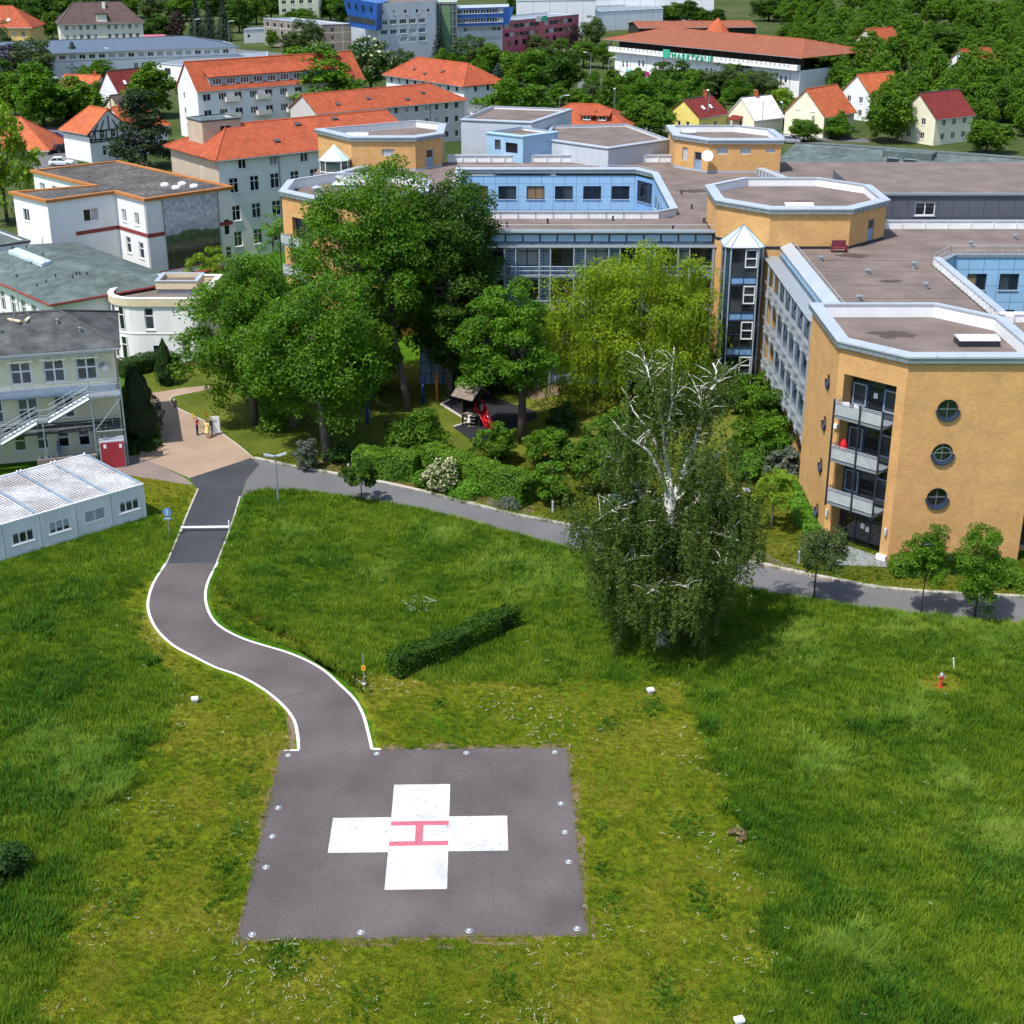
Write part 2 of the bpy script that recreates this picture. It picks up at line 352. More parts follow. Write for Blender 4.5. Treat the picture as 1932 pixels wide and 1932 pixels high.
def window(root, P, ang, w, h, style, depth=.2, near=False):
    fm, nc, tr, gl, bw, sill = STY[style]; g = random.choice(gl); key = (round(w, 2), round(h, 2), style, round(depth, 2))
    D = depth
    if key not in _wc:
        b = MB(); y0, y1 = D-.1, D-.02
        b.box(-w/2, -w/2+bw, y0, y1, 0, h); b.box(w/2-bw, w/2, y0, y1, 0, h)
        b.box(-w/2+bw, w/2-bw, y0, y1, 0, bw); b.box(-w/2+bw, w/2-bw, y0, y1, h-bw, h)
        for i in range(1, nc): x = -w/2+i*w/nc; b.box(x-bw*.5, x+bw*.5, y0+.004, y1, bw, h-bw)
        if tr: b.box(-w/2+bw, w/2-bw, y0+.008, y1, h*tr-bw*.45, h*tr+bw*.45)
        fme = b.mesh('window_frame', fm)
        sme = None
        if sill: b = MB(); b.box(-w/2-.06, w/2+.06, -.09, D-.1, -.07, -.005); sme = b.mesh('window_sill', sill)
        _wc[key] = (fme, sme, {})
    fme, sme, pc = _wc[key]
    wo = put('window', fme, root, P-wloc(root), ang)
    if sme: put('sill', sme, wo)
    zs = [0, h*tr, h] if tr else [0, h]
    if near:
        for i in range(nc):
            for k in range(len(zs)-1):
                gg = random.choice(gl) if style not in ('door',) else ('glass_dark' if k else 'door_blue')
                kk = (i, k, gg)
                if kk not in pc:
                    b = MB(); x0, x1 = -w/2+i*w/nc, -w/2+(i+1)*w/nc
                    b.face([(x0, D-.05, zs[k]), (x1, D-.05, zs[k]), (x1, D-.05, zs[k+1]), (x0, D-.05, zs[k+1])]); pc[kk] = b.mesh('pane', gg)
                put('pane', pc[kk], wo)
    else:
        if g not in pc:
            b = MB(); b.face([(-w/2, D-.05, 0), (w/2, D-.05, 0), (w/2, D-.05, h), (-w/2, D-.05, h)]); pc[g] = b.mesh('pane', g)
        put('pane', pc[g], wo)
    return wo
class Bld:
    def __init__(s, name, label, cat, loc, group=None):
        s.root = thing(name, label, cat, loc, group); s.W = {}
    def mb(s, m): return s.W.setdefault(m, MB())
    def wall(s, A, B, z0, z1, m, ops=(), depth=.2, near=False, rounds=()):
        A = V2(A); B = V2(B); d = B-A; Ln = d.length; d.normalize(); n = Vector((d.y, -d.x, 0)); ang = math.atan2(d.y, d.x); b = s.mb(m)
        ops = [o for o in ops if o[0]-o[2]/2 > .02 and o[0]+o[2]/2 < Ln-.02 and o[1] > z0+.01 and o[1]+o[3] < z1-.01]
        rects = [(o[0]-o[2]/2, o[0]+o[2]/2, o[1], o[1]+o[3]) for o in ops]+[(c-r*1.15, c+r*1.15, z-r*1.15, z+r*1.15) for c, z, r in rounds]
        xs = sorted({0, Ln}|{round(r[0], 4) for r in rects}|{round(r[1], 4) for r in rects}); zs = sorted({z0, z1}|{round(r[2], 4) for r in rects}|{round(r[3], 4) for r in rects})
        P = lambda x, z, k=0.: (A.x+d.x*x-n.x*k, A.y+d.y*x-n.y*k, z)
        for j in range(len(zs)-1):
            za, zb = zs[j], zs[j+1]; run = None
            for i in range(len(xs)-1):
                xa, xb = xs[i], xs[i+1]; cx, cz = (xa+xb)/2, (za+zb)/2
                inside = any(r[0] < cx < r[1] and r[2] < cz < r[3] for r in rects)
                if not inside and run is None: run = xa
                if run is not None and (inside or i == len(xs)-2):
                    e = xa if inside else xb
                    b.face([P(run, za), P(e, za), P(e, zb), P(run, zb)], 0, [(run, za), (e, za), (e, zb), (run, zb)]); run = None
        for o, (x0, x1, za, zb) in zip(ops, rects):
            k = depth
            for q in ([P(x0, za), P(x0, zb), P(x0, zb, k), P(x0, za, k)], [P(x1, zb), P(x1, za), P(x1, za, k), P(x1, zb, k)],
                      [P(x0, zb), P(x1, zb), P(x1, zb, k), P(x0, zb, k)], [P(x1, za), P(x0, za), P(x0, za, k), P(x1, za, k)]):
                b.face(q, 0, [(0, 0), (0, .5), (.2, .5), (.2, 0)])
            window(s.root, Vector(P((x0+x1)/2, za)), ang, x1-x0-.01, zb-za-.01, o[4], depth, near)
        for c, z, r in rounds:
            q = r*1.15; N = 32
            sq = []; ci = []
            for i in range(N):
                w = 2*math.pi*(i+.5)/N-math.pi; cw, sw = math.cos(w), math.sin(w); t = q/max(abs(cw), abs(sw)); sq.append((c+cw*t, z+sw*t)); ci.append((c+cw*r, z+sw*r))
            # square corners are closed with small triangles
            for i in range(N):
                j = (i+1) % N; a1, a2, c1, c2 = sq[i], sq[j], ci[i], ci[j]
                b.face([P(*a1), P(*a2), P(*c2), P(*c1)], 0, [a1, a2, c2, c1])
                if abs(a1[0]-a2[0]) > 1e-4 and abs(a1[1]-a2[1]) > 1e-4:
                    k = (c+math.copysign(q, a1[0]-c), z+math.copysign(q, a1[1]-z)); b.face([P(*a1), P(*k), P(*a2)], 0, [a1, k, a2])
                b.face([P(*c1), P(*c2), P(*c2, .25), P(*c1, .25)], 0, [c1, c2, c2, c1])
        return ang
    def poly_walls(s, poly, z0, z1, m, ops={}, **kw):
        n = len(poly)
        for i in range(n): s.wall(poly[i], poly[(i+1) % n], z0, z1, m, ops.get(i, ()), **kw)
    def finish(s):
        for m, b in s.W.items(): b.build('wall', m, s.root)
def grid_ops(L, cols, rows, w, h, style, pad=None, skip=()):
    """evenly spread window openings: cols per row, rows = list of sill heights"""
    pad = pad if pad is not None else L/(cols*2); out = []
    for r, z in enumerate(rows):
        for c in range(cols):
            if (r, c) in skip: continue
            x = pad+(L-2*pad)*(c/(cols-1) if cols > 1 else .5); out.append((x, z, w, h, style))
    return out
def coping(root, poly, zt, out=.3, inn=.6, drop=.5, closed=True, panel=2.0, m='pale_metal', fm='grey_metal', inner_to=None, edges=None):
    """parapet capping: panels with open joints above, a darker fascia below"""
    O = offset_poly(poly, out); I = offset_poly(poly, -inn); n = len(poly); fas = MB(); inn_mb = MB()
    for i in range(n):
        if edges is not None and i not in edges: continue
        j = (i+1) % n; o0, o1, i0, i1 = (Vector(p) for p in (O[i], O[j], I[i], I[j]))
        k = max(1, round((o1-o0).length/panel))
        for q in range(k):
            e = .012/max(.1, (o1-o0).length); t0 = q/k+(e if q else 0); t1 = (q+1)/k-(e if q < k-1 else 0)
            a, b2, c, d2 = o0.lerp(o1, t0), o0.lerp(o1, t1), i0.lerp(i1, t1), i0.lerp(i1, t0)
            mb = MB(); zo, zi = zt-.10, zt
            P = [(a.x, a.y, zo), (b2.x, b2.y, zo), (c.x, c.y, zi), (d2.x, d2.y, zi), (a.x, a.y, zo-.12), (b2.x, b2.y, zo-.12), (c.x, c.y, zi-.12), (d2.x, d2.y, zi-.12)]
            mb.idx(P, [(0, 1, 2, 3), (0, 4, 5, 1), (1, 5, 6, 2), (2, 6, 7, 3), (3, 7, 4, 0)]); mb.build('coping_panel', m, root)
        f0, f1 = Vector(offset_poly(poly, out-.07)[i]), Vector(offset_poly(poly, out-.07)[j])
        p0, p1 = Vector(poly[i][:2]), Vector(poly[j][:2])
        fas.face([(f0.x, f0.y, zt-drop-.1), (f1.x, f1.y, zt-drop-.1), (f1.x, f1.y, zt-.15), (f0.x, f0.y, zt-.15)])
        fas.face([(p0.x, p0.y, zt-drop-.1), (p1.x, p1.y, zt-drop-.1), (f1.x, f1.y, zt-drop-.1), (f0.x, f0.y, zt-drop-.1)])
        k2 = max(1, round((f1-f0).length/.9)); dd = (f1-f0).normalized(); nn = Vector((dd.y, -dd.x))
        for q in range(k2+1):
            c = f0.lerp(f1, q/k2); M = Matrix.Translation((c.x, c.y, 0)) @ Matrix.Rotation(math.atan2(dd.y, dd.x), 4, 'Z')
            fas.box(-.025, .025, -.05, 0, zt-drop-.08, zt-.2, M)
        if inner_to is not None:
            a, b2 = Vector(offset_poly(poly, -inn+.06)[i]), Vector(offset_poly(poly, -inn+.06)[j])
            inn_mb.face([(b2.x, b2.y, inner_to), (a.x, a.y, inner_to), (a.x, a.y, zt-.08), (b2.x, b2.y, zt-.08)])
    fas.build('fascia', fm, root)
    if inner_to is not None and inn_mb.f: inn_mb.build('parapet', 'white_paint', root)
def sheet(name, poly, z, m, parent=None):
    b = MB(); b.face([(p[0], p[1], z) for p in poly]); return b.build(name, m, parent)
def rails(root, pts, z, h=.9, post=1.6, r=.025, m='pale_metal', bars=2):
    for i in range(len(pts)-1):
        a, c = V2(pts[i]), V2(pts[i+1]); L = (c-a).length; k = max(1, round(L/post)); mb = MB()
        for q in range(k+1):
            p = a.lerp(c, q/k); mb.tube([(p.x, p.y, z), (p.x, p.y, z+h)], r, 5)
        for t in range(bars):
            zz = z+h-t*h/bars; mb.tube([(a.x, a.y, zz), (c.x, c.y, zz)], r, 5)
        mb.build('railing', m, root)
def roof_plane(b, pts, th=.16, m=0):
    """one roof slope as a slab; pts ordered eave-left, eave-right, ridge..., uv in metres"""
    p = [Vector(q) for q in pts]; ex = (p[1]-p[0]).normalized(); nn = (p[1]-p[0]).cross(p[2]-p[0]).normalized(); ey = nn.cross(ex)
    uv = [((q-p[0]).dot(ex), (q-p[0]).dot(ey)) for q in p]
    b.face(p, m, uv); n = len(p)
    for i in range(n):
        j = (i+1) % n; dn = Vector((0, 0, th)); b.face([p[i]-dn, p[j]-dn, p[j], p[i]], m, [(0, 0), (.2, 0), (.2, .1), (0, .1)])
    b.face([q-Vector((0, 0, th)) for q in reversed(p)], m, list(reversed(uv)))
def hip_roof(bl, A, B, depth, z, rise, hl, hr, over, m, wallm=None):
    """A front-left, B front-right (plan); ridge parallel to AB; hl/hr: ridge inset at the ends (0 = gable)"""
    A = V2(A); B = V2(B); d = (B-A).normalized(); n = Vector((-d.y, d.x, 0)); L = (B-A).length; s = rise/(depth/2); dz = over*s
    P = lambda x, y, zz: A+d*x+n*y+Vector((0, 0, zz))
    e0, e1 = (-over if hl else -over*.5), (L+over if hr else L+over*.5); ov = over
    r0, r1 = (hl if hl else e0), (L-hr if hr else e1); zr = z+rise; ze = z-dz; hy = depth/2
    b = MB()
    roof_plane(b, [P(e0, -ov, ze), P(e1, -ov, ze), P(r1, hy, zr), P(r0, hy, zr)])
    roof_plane(b, [P(e1, depth+ov, ze), P(e0, depth+ov, ze), P(r0, hy, zr), P(r1, hy, zr)])
    if hl: roof_plane(b, [P(e0, depth+ov, ze), P(e0, -ov, ze), P(r0, hy, zr)])
    if hr: roof_plane(b, [P(e1, -ov, ze), P(e1, depth+ov, ze), P(r1, hy, zr)])
    ro = b.build('roof', m, bl.root)
    rg = MB(); rg.tube([P(r0, hy, zr+.03), P(r1, hy, zr+.03)], .13, 6)
    if hl: rg.tube([P(e0, -ov, ze+.05), P(r0, hy, zr+.03)], .11, 6); rg.tube([P(e0, depth+ov, ze+.05), P(r0, hy, zr+.03)], .11, 6)
    if hr: rg.tube([P(e1, -ov, ze+.05), P(r1, hy, zr+.03)], .11, 6); rg.tube([P(e1, depth+ov, ze+.05), P(r1, hy, zr+.03)], .11, 6)
    rg.build('ridge', 'ridge_tile' if m in ('red_tile', 'orange_tile', 'rust_tile') else 'ridge_dark', ro)
    g = MB(); g.tube([P(e0, -ov-.06, ze-.12), P(e1, -ov-.06, ze-.12)], .08, 6); g.build('gutter', 'grey_metal', ro)
    if wallm:
        w = bl.mb(wallm)
        if not hl: w.face([P(0, depth, z), P(0, 0, z), P(0, hy, zr-.1)], 0, [(0, z), (depth, z), (hy, zr)])
        if not hr: w.face([P(L, 0, z), P(L, depth, z), P(L, hy, zr-.1)], 0, [(0, z), (depth, z), (hy, zr)])
    return ro, P
mat('ridge_dark', (.08, .075, .075), .8, .15, 3); mat('ridge_tile', (.42, .10, .04), .8, .15, 3)
def house(name, label, cat, A, B, depth, z1, m, roofm, rise, hl=0, hr=0, over=.4, front=(), right=(), left=(), back=(), group=None, z0=-.3):
    A = V2(A); B = V2(B); d = (B-A).normalized(); n = Vector((-d.y, d.x, 0)); C, D = B+n*depth, A+n*depth
    bl = Bld(name, label, cat, (*((A+C)/2)[:2], 0), group)
    bl.wall(A, B, z0, z1, m, front); bl.wall(B, C, z0, z1, m, right); bl.wall(C, D, z0, z1, m, back); bl.wall(D, A, z0, z1, m, left)
    ro, P = hip_roof(bl, A, B, depth, z1, rise, hl, hr, over, roofm, m)
    return bl, ro, P
def chimney(bl, ro, P, x, y, z, h=1.0, w=.5, m='ridge_tile'):
    b = MB(); c = P(x, y, z); b.box(-w/2, w/2, -w/2, w/2, -.8, h, Matrix.Translation(c)); b.box(-w/2-.06, w/2+.06, -w/2-.06, w/2+.06, h, h+.1, Matrix.Translation(c)); b.build('chimney', m, ro)
def flat_block(name, label, cat, poly, z1, m, roofm='gravel_roof', ops={}, group=None, par=.3, z0=-.3, cope='pale_metal', fm='grey_metal', kw={}):
    c = sum((V2(p) for p in poly), Vector())/len(poly); bl = Bld(name, label, cat, (c.x, c.y, 0), group)
    bl.poly_walls(poly, z0, z1, m, ops, **kw)
    sheet('roof', offset_poly(poly, -.05), z1-par, roofm, bl.root)
    coping(bl.root, poly, z1+.12, .12, .3, .25, panel=6, m=cope, fm=fm, inner_to=z1-par)
    return bl

# ================================================================ GROUND, ROADS
def ground_mat(name, cols, s1, s2, s3):
    m = bpy.data.materials.new(name); m.use_nodes = True; N = m.node_tree.nodes; L = m.node_tree.links; b = N['Principled BSDF']
    b.inputs['Roughness'].default_value = .95; b.inputs['Specular IOR Level'].default_value = .1
    g = N.new('ShaderNodeNewGeometry'); prev = None
    n1 = N.new('ShaderNodeTexNoise'); n1.inputs['Scale'].default_value = s1; n1.inputs['Detail'].default_value = 8; n1.inputs['Roughness'].default_value = .65
    L.new(g.outputs['Position'], n1.inputs['Vector'])
    r = N.new('ShaderNodeValToRGB'); e = r.color_ramp.elements
    e[0].position = .32; e[1].position = .7; e[0].color = (*cols[0], 1); e[1].color = (*cols[2], 1); k = e.new(.5); k.color = (*cols[1], 1)
    L.new(n1.outputs['Fac'], r.inputs[0])
    n2 = N.new('ShaderNodeTexNoise'); n2.inputs['Scale'].default_value = s2; n2.inputs['Detail'].default_value = 6; n2.inputs['Roughness'].default_value = .8
    L.new(g.outputs['Position'], n2.inputs['Vector'])
    mr = N.new('ShaderNodeMapRange'); mr.inputs[1].default_value = .3; mr.inputs[2].default_value = .7; mr.inputs[3].default_value = .55; mr.inputs[4].default_value = 1.4
    L.new(n2.outputs['Fac'], mr.inputs[0])
    sc = N.new('ShaderNodeVectorMath'); sc.operation = 'SCALE'; L.new(r.outputs[0], sc.inputs[0]); L.new(mr.outputs[0], sc.inputs['Scale'])
    L.new(sc.outputs[0], b.inputs['Base Color'])
    bp = N.new('ShaderNodeBump'); bp.inputs['Strength'].default_value = .6; bp.inputs['Distance'].default_value = s3
    L.new(n2.outputs['Fac'], bp.inputs['Height']); L.new(bp.outputs[0], b.inputs['Normal'])
    MATS[name] = m
ground_mat('meadow_ground', [(.030, .095, .004), (.058, .145, .005), (.12, .19, .008)], .11, 2.5, .1)
ground_mat('lawn_ground', [(.055, .115, .004), (.125, .160, .006), (.20, .18, .022)], .16, 3.5, .04)
ground_mat('park_ground', [(.055, .085, .010), (.105, .13, .016), (.16, .16, .03)], .12, 3, .05)
ground_mat('town_ground', [(.035, .06, .015), (.06, .085, .022), (.10, .10, .05)], .03, .6, .05)

mat('asphalt_joint2', (.075, .065, .068), .85, .2, 9)
def struct(o): o['kind'] = 'structure'; return o
g = MB(); g.face([(-1500, -300, 0), (1500, -300, 0), (1500, 2500, 0), (-1500, 2500, 0)]); struct(g.build('ground', 'meadow_ground'))
# town ground far behind (verges, courtyards)
g = MB(); g.face([(-1200, 195, .004), (1200, 195, .004), (1200, 2400, .004), (-1200, 2400, .004)]); struct(g.build('town_terrain', 'town_ground'))

def Zc(ox, oy, s, pts): return [at((ox+x/s)*.644, (oy+y/s)*.644) for x, y in pts]
def smooth_line(pts, k=6):
    """Catmull-Rom through plan points"""
    P = [Vector(p) for p in pts]; out = []
    for i in range(len(P)-1):
        a, b, c, d = P[max(i-1, 0)], P[i], P[i+1], P[min(i+2, len(P)-1)]
        for q in range(k):
            t = q/k; out.append(.5*((2*b)+(c-a)*t+(2*a-5*b+4*c-d)*t*t+(3*b-a-3*c+d)*t*t*t))
    out.append(P[-1]); return out
def strip(name, Lp, Rp, z, m, parent=None, uv=False):
    """quads between two polylines resampled to equal count"""
    n = max(len(Lp), len(Rp)); b = MB()
    def res(P):
        d = [0]
        for i in range(1, len(P)): d.append(d[-1]+(P[i]-P[i-1]).length)
        out = []
        for q in range(n):
            t = d[-1]*q/(n-1); i = max(j for j in range(len(d)) if d[j] <= t+1e-9); i = min(i, len(P)-2)
            out.append(P[i].lerp(P[i+1], (t-d[i])/max(1e-9, d[i+1]-d[i])))
        return out
    A, B = res(Lp), res(Rp)
    for i in range(n-1): b.face([(A[i].x, A[i].y, z), (B[i].x, B[i].y, z), (B[i+1].x, B[i+1].y, z), (A[i+1].x, A[i+1].y, z)])
    return b.build(name, m, parent)
def band(name, P, w, z0, z1, m, parent=None, side=0):
    """ribbon of width w along polyline (side -1 left, +1 right, 0 centred) with a real height"""
    P = [V2(p) for p in P]; A = []; B = []
    for i, p in enumerate(P):
        t = (P[min(i+1, len(P)-1)]-P[max(i-1, 0)]).normalized(); n = Vector((t.y, -t.x, 0))
        A.append(p+n*w*(side-1)/2); B.append(p+n*w*(side+1)/2)
    b = MB()
    for i in range(len(P)-1):
        q = [A[i], B[i], B[i+1], A[i+1]]; b.face([(c.x, c.y, z1) for c in q])
        if z1-z0 > .01:
            b.face([(A[i].x, A[i].y, z0), (A[i].x, A[i].y, z1), (A[i+1].x, A[i+1].y, z1), (A[i+1].x, A[i+1].y, z0)])
            b.face([(B[i].x, B[i].y, z0), (B[i+1].x, B[i+1].y, z0), (B[i+1].x, B[i+1].y, z1), (B[i].x, B[i].y, z1)])
    return b.build(name, m, parent)
# access road to the helipad
zl = [(290, 755), (215, 875), (180, 990), (190, 1080), (240, 1175), (340, 1270), (470, 1340), (600, 1405), (730, 1450), (850, 1510), (960, 1585), (1050, 1670), (1100, 1745), (1120, 1830), (1127, 1922)]
zr = [(617, 748), (560, 860), (540, 950), (555, 1040), (600, 1120), (680, 1180), (800, 1235), (930, 1275), (1060, 1315), (1180, 1365), (1290, 1430), (1390, 1520), (1480, 1610), (1530, 1700), (1560, 1800), (1588, 1922)]
RL = smooth_line(Zc(350, 1300, 2.1467, zl)); RR = smooth_line(Zc(350, 1300, 2.1467, zr))
road1 = struct(strip('access_road', RL+[RL[-1]+Vector((-.02, -.6, 0))], RR+[RR[-1]+Vector((.02, -.6, 0))], .016, 'asphalt_mauve'))
DL = smooth_line(Zc(350, 1300, 2.1467, [(490, 285), (440, 400), (380, 545), (290, 755)])); DR = smooth_line(Zc(350, 1300, 2.1467, [(770, 300), (748, 385), (690, 565), (617, 748)]))
struct(strip('dark_road', DL, DR, .016, 'asphalt_new'))
g = MB(); g.face([tuple(p+Vector((0, 0, .012))) for p in Zc(350, 1300, 2.1467, [(440, 215), (770, 300), (490, 285)][::1] )]); 
DK = Zc(350, 1300, 2.1467, [(490, 288), (770, 303), (790, 235), (880, 130), (828, 90), (440, 216)])
struct(sheet('dark_apron', DK, .0125, 'asphalt_new'))
for nm, P in (('edge_line', RL), ('edge_line', RR)):
    struct(band(nm, P, .165, .02, .021, 'line_paint', road1))
e1, e2 = RL[-1], RR[-1]
struct(band('edge_line', [at(524+11, 1417.5), at(564, 1416)], .2, .02, .0215, 'line_paint', road1)); struct(band('edge_line', [at(703, 1414), at(719, 1413.5)], .2, .02, .0215, 'line_paint', road1))
# thin concrete edging beside the dark stretch
struct(band('edging', DL, .12, 0, .05, 'kerb_stone', None, -1)); struct(band('edging', DR[3:], .12, 0, .05, 'kerb_stone', None, 1))
# grey service road
KU = smooth_line([at(*p) for p in [(478, 866), (545, 880), (600, 890), (660, 901), (720, 912), (800, 930), (880, 950), (960, 970), (1040, 986), (1130, 1003), (1250, 1027), (1420, 1063), (1500, 1081), (1560, 1093), (1640, 1108), (1720, 1117), (1800, 1122), (1932, 1128), (2100, 1130)]])
KL = smooth_line([at(*p) for p in [(449.5, 952), (457, 937), (476, 928), (520, 924), (600, 929), (650, 937), (710, 946), (800, 962), (880, 982), (960, 1004), (1040, 1026), (1130, 1048), (1250, 1075), (1420, 1112), (1500, 1126), (1560, 1136), (1650, 1150), (1750, 1162), (1850, 1172), (1932, 1178), (2100, 1184)]])
struct(strip('service_road', KL, KU, .008, 'asphalt_old'))
struct(band('kerb', KU, .32, 0, .12, 'kerb_stone', None, -1))
# branch with a parking bay behind the birch
struct(sheet('parking_lane', [at(*p) for p in [(1420, 1062), (1395, 1020), (1345, 985), (1290, 958), (1235, 940), (1165, 940), (1150, 962), (1190, 985), (1225, 1000), (1240, 1024)]], .006, 'asphalt_old'))
struct(sheet('footpath', [at(*p) for p in [(1420, 1066), (1560, 1096), (1600, 1100), (1560, 1088), (1480, 1064), (1435, 1040), (1420, 1045)]], .012, 'pink_paver'))
# paved plaza on the left
pz = [at(*p) for p in [(360, 903), (478, 866), (447, 840), (422, 822), (408, 808), (370, 788), (335, 771), (321, 760), (321, 752), (333, 747), (362, 741), (400, 734), (395, 727), (345, 732), (310, 738), (278, 742), (290, 770), (298, 790), (305, 826), (292, 843), (250, 857)]]
struct(sheet('plaza', pz, .010, 'plaza_paver'))
struct(sheet('paved_strip', [at(*p) for p in [(192, 870), (250, 857), (300, 878), (348, 901), (366, 916), (340, 912), (290, 905), (248, 898), (215, 890)]], .014, 'pink_paver'))
struct(band('edging', smooth_line([at(*p) for p in [(478, 866), (447, 840), (422, 822), (408, 808), (370, 788), (335, 771), (321, 760), (321, 752), (333, 747), (362, 741)]]), .12, 0, .06, 'kerb_stone', None, 1))
# mown lawns (sheets above the meadow)
LAWN = {
 'pad': [(668, 1262), (800, 1283), (950, 1288), (1080, 1286), (1200, 1280), (1275, 1282), (1300, 1330), (1345, 1430), (1395, 1545), (1430, 1640), (1455, 1740), (1450, 1850), (1425, 1932), (1410, 2100), (20, 2100), (62, 1932), (95, 1850), (145, 1730), (180, 1640), (215, 1550), (255, 1450), (310, 1370), (340, 1290), (300, 1255), (255, 1210), (232, 1150), (240, 1105), (278, 1085), (310, 1140), (420, 1230), (520, 1290), (560, 1370), (565, 1414), (700, 1412), (690, 1345), (665, 1300), (640, 1272)],
 'inner': [(408, 1095), (420, 1120), (445, 1150), (520, 1190), (600, 1220), (660, 1255), (700, 1290), (690, 1310), (640, 1262), (560, 1222), (470, 1185), (415, 1160), (395, 1130)],
}
park = [at(*p) for p in [(330, 690), (280, 720), (320, 745), (330, 768), (372, 790), (420, 820), (478, 866), (600, 889), (800, 929), (1080, 992), (1200, 1012), (1420, 1062), (1560, 1092), (1720, 1116), (1932, 1127), (2150, 1130), (2150, 1040), (1700, 1060), (1540, 1000), (1420, 720), (1000, 690), (600, 680)]]
struct(sheet('park_lawn', park, .004, 'park_ground'))
struct(sheet('lawn', [at(*p) for p in [(240, 698), (300, 690), (340, 715), (322, 737), (270, 742), (240, 720)]], .0045, 'park_ground'))
struct(sheet('lawn', [at(*p) for p in [(245, 898), (300, 906), (368, 918), (372, 924), (345, 985), (318, 1000), (285, 965), (270, 940), (245, 920)]], .004, 'lawn_ground'))
for k, P in LAWN.items():
    q = smooth_line([at(*p) for p in P]+[at(*P[0])], 8)[:-1]; rn = random.Random(9); struct(sheet('mown_lawn', [p+Vector((rn.uniform(-.2, .2), rn.uniform(-.2, .2), 0)) for p in q], .004, 'lawn_ground'))
struct(sheet('lawn', [at(1775+26*math.cos(w)*1.6, 1290+20*math.sin(w)) for w in [i*math.pi/8 for i in range(16)]], .004, 'lawn_ground'))
# bare earth along the pad and road, planting bed
def blot(u, v, ru, rv, seed):
    rn = random.Random(seed); return [at(u+ru*math.cos(w)*rn.uniform(.6, 1.2), v+rv*math.sin(w)*rn.uniform(.6, 1.2)) for w in [i*math.pi/7 for i in range(14)]]
for i, (u, v, ru, rv) in enumerate([(551, 1372, 10, 34), (530, 1318, 26, 8), (548, 1408, 9, 9), (745, 1409, 22, 4), (830, 1406, 40, 4), (960, 1407, 50, 3), (1040, 1405, 25, 3), (1100, 1620, 5, 60), (1092, 1500, 4, 40), (700, 1783, 60, 4), (840, 1786, 18, 6), (950, 1780, 60, 4), (480, 1665, 5, 60), (460, 1770, 6, 30), (1120, 1750, 6, 26), (650, 1440, 1, 1)]):
    struct(sheet('bare_earth', blot(u, v, ru, rv, i), .006+.0004*i, 'bare_soil'))
struct(sheet('planting_bed', [at(*p) for p in [(545, 879), (600, 888), (660, 899), (800, 928), (960, 967), (1010, 978), (1005, 945), (900, 915), (800, 880), (640, 868), (580, 868)]], .0052, 'bare_soil'))
struct(sheet('woodchip_patch', [at(*p) for p in [(1010, 755), (1070, 740), (1090, 700), (1040, 690), (980, 700), (985, 740)]], .0052, 'bare_soil'))

for i_ in (34, 62): q0, q1 = RL[i_], RR[i_+3]; struct(band('road_seam', [q0.lerp(q1, .03), q0.lerp(q1, .5)+Vector((.1, .1, 0)), q0.lerp(q1, .97)], .07, .018, .0185, 'asphalt_joint2', road1))
# ================================================================ HELIPAD
PADX = Vector((15.93, .36, 0)).normalized(); PADY = Vector((-PADX.y, PADX.x, 0)); PADC = Vector((-4.72, 61.75, 0))
pad = thing('helipad', 'square asphalt helicopter landing pad with white cross and red H', 'helipad', PADC)
Mp = Matrix(((PADX.x, PADY.x, 0, PADC.x), (PADX.y, PADY.y, 0, PADC.y), (0, 0, 1, 0), (0, 0, 0, 1)))
b = MB(); s = 8.02
ed = [(-s+.25, -s), (s-.25, -s), (s, -s+.25), (s, s-.4), (s-.4, s), (-s+.1, s), (-s, s-.1), (-s, -s+.25)]
ed = [Mp @ Vector((x, y, 0)) for x, y in ed]; b.prism(ed, -.05, .026); b.build('slab', 'asphalt_mauve', pad)
b = MB(); a = 1.5; c = 4.5
b.face([Mp @ Vector((x, y, .031)) for x, y in [(-a, -c), (a, -c), (a, -a), (c, -a), (c, a), (a, a), (a, c), (-a, c), (-a, a), (-c, a), (-c, -a), (-a, -a)]])
b.build('cross_marking', 'worn_paint', pad)
b = MB()
# the H lies on its side: two bars across, a short web between
for x0, x1, y0, y1 in ((-1.48, 1.48, .74, 1.12), (-1.48, 1.48, -1.0, -.62), (-.2, .2, -.62, .74)): b.face([Mp @ Vector((x, y, .035)) for x, y in ((x0, y0), (x1, y0), (x1, y1), (x0, y1))])
b.build('letter_marking', 'faded_red_paint', pad)
mat('asphalt_joint', (.092, .079, .082), .85, .2, 9)
for x in (-4.6, 3.7):
    b = MB(); b.face([Mp @ Vector((q, y, .0285)) for q, y in ((x-.02, -7.9), (x+.02, -7.9), (x+.02, 7.9), (x-.02, 7.9))]); b.build('joint', 'asphalt_joint', pad)
lb = MB(); lb.lathe((0, 0, 0), [(.17, 0), (.17, .018), (.155, .028), (.125, .028), (.12, .016)], 20); ring = lb.mesh('ring', 'pale_metal')
lb = MB(); lb.lathe((0, 0, .03), [(.085, 0), (.075, .03), (.04, .05), (.001, .055)], 14); lens = lb.mesh('lens', 'lamp_glass', smooth=True); lb = MB(); lb.lathe((0, 0, .012), [(.13, 0), (.13, .02), (.09, .022)], 16); seat = lb.mesh('seat', 'dark_steel')
LP = [(544, 1425), (711, 1422), (880, 1420.5), (1047, 1419), (525, 1524), (1058.5, 1516), (514, 1578), (1066, 1570), (502, 1636), (1073, 1626), (476, 1763), (681, 1759), (885, 1756), (1089, 1752)]
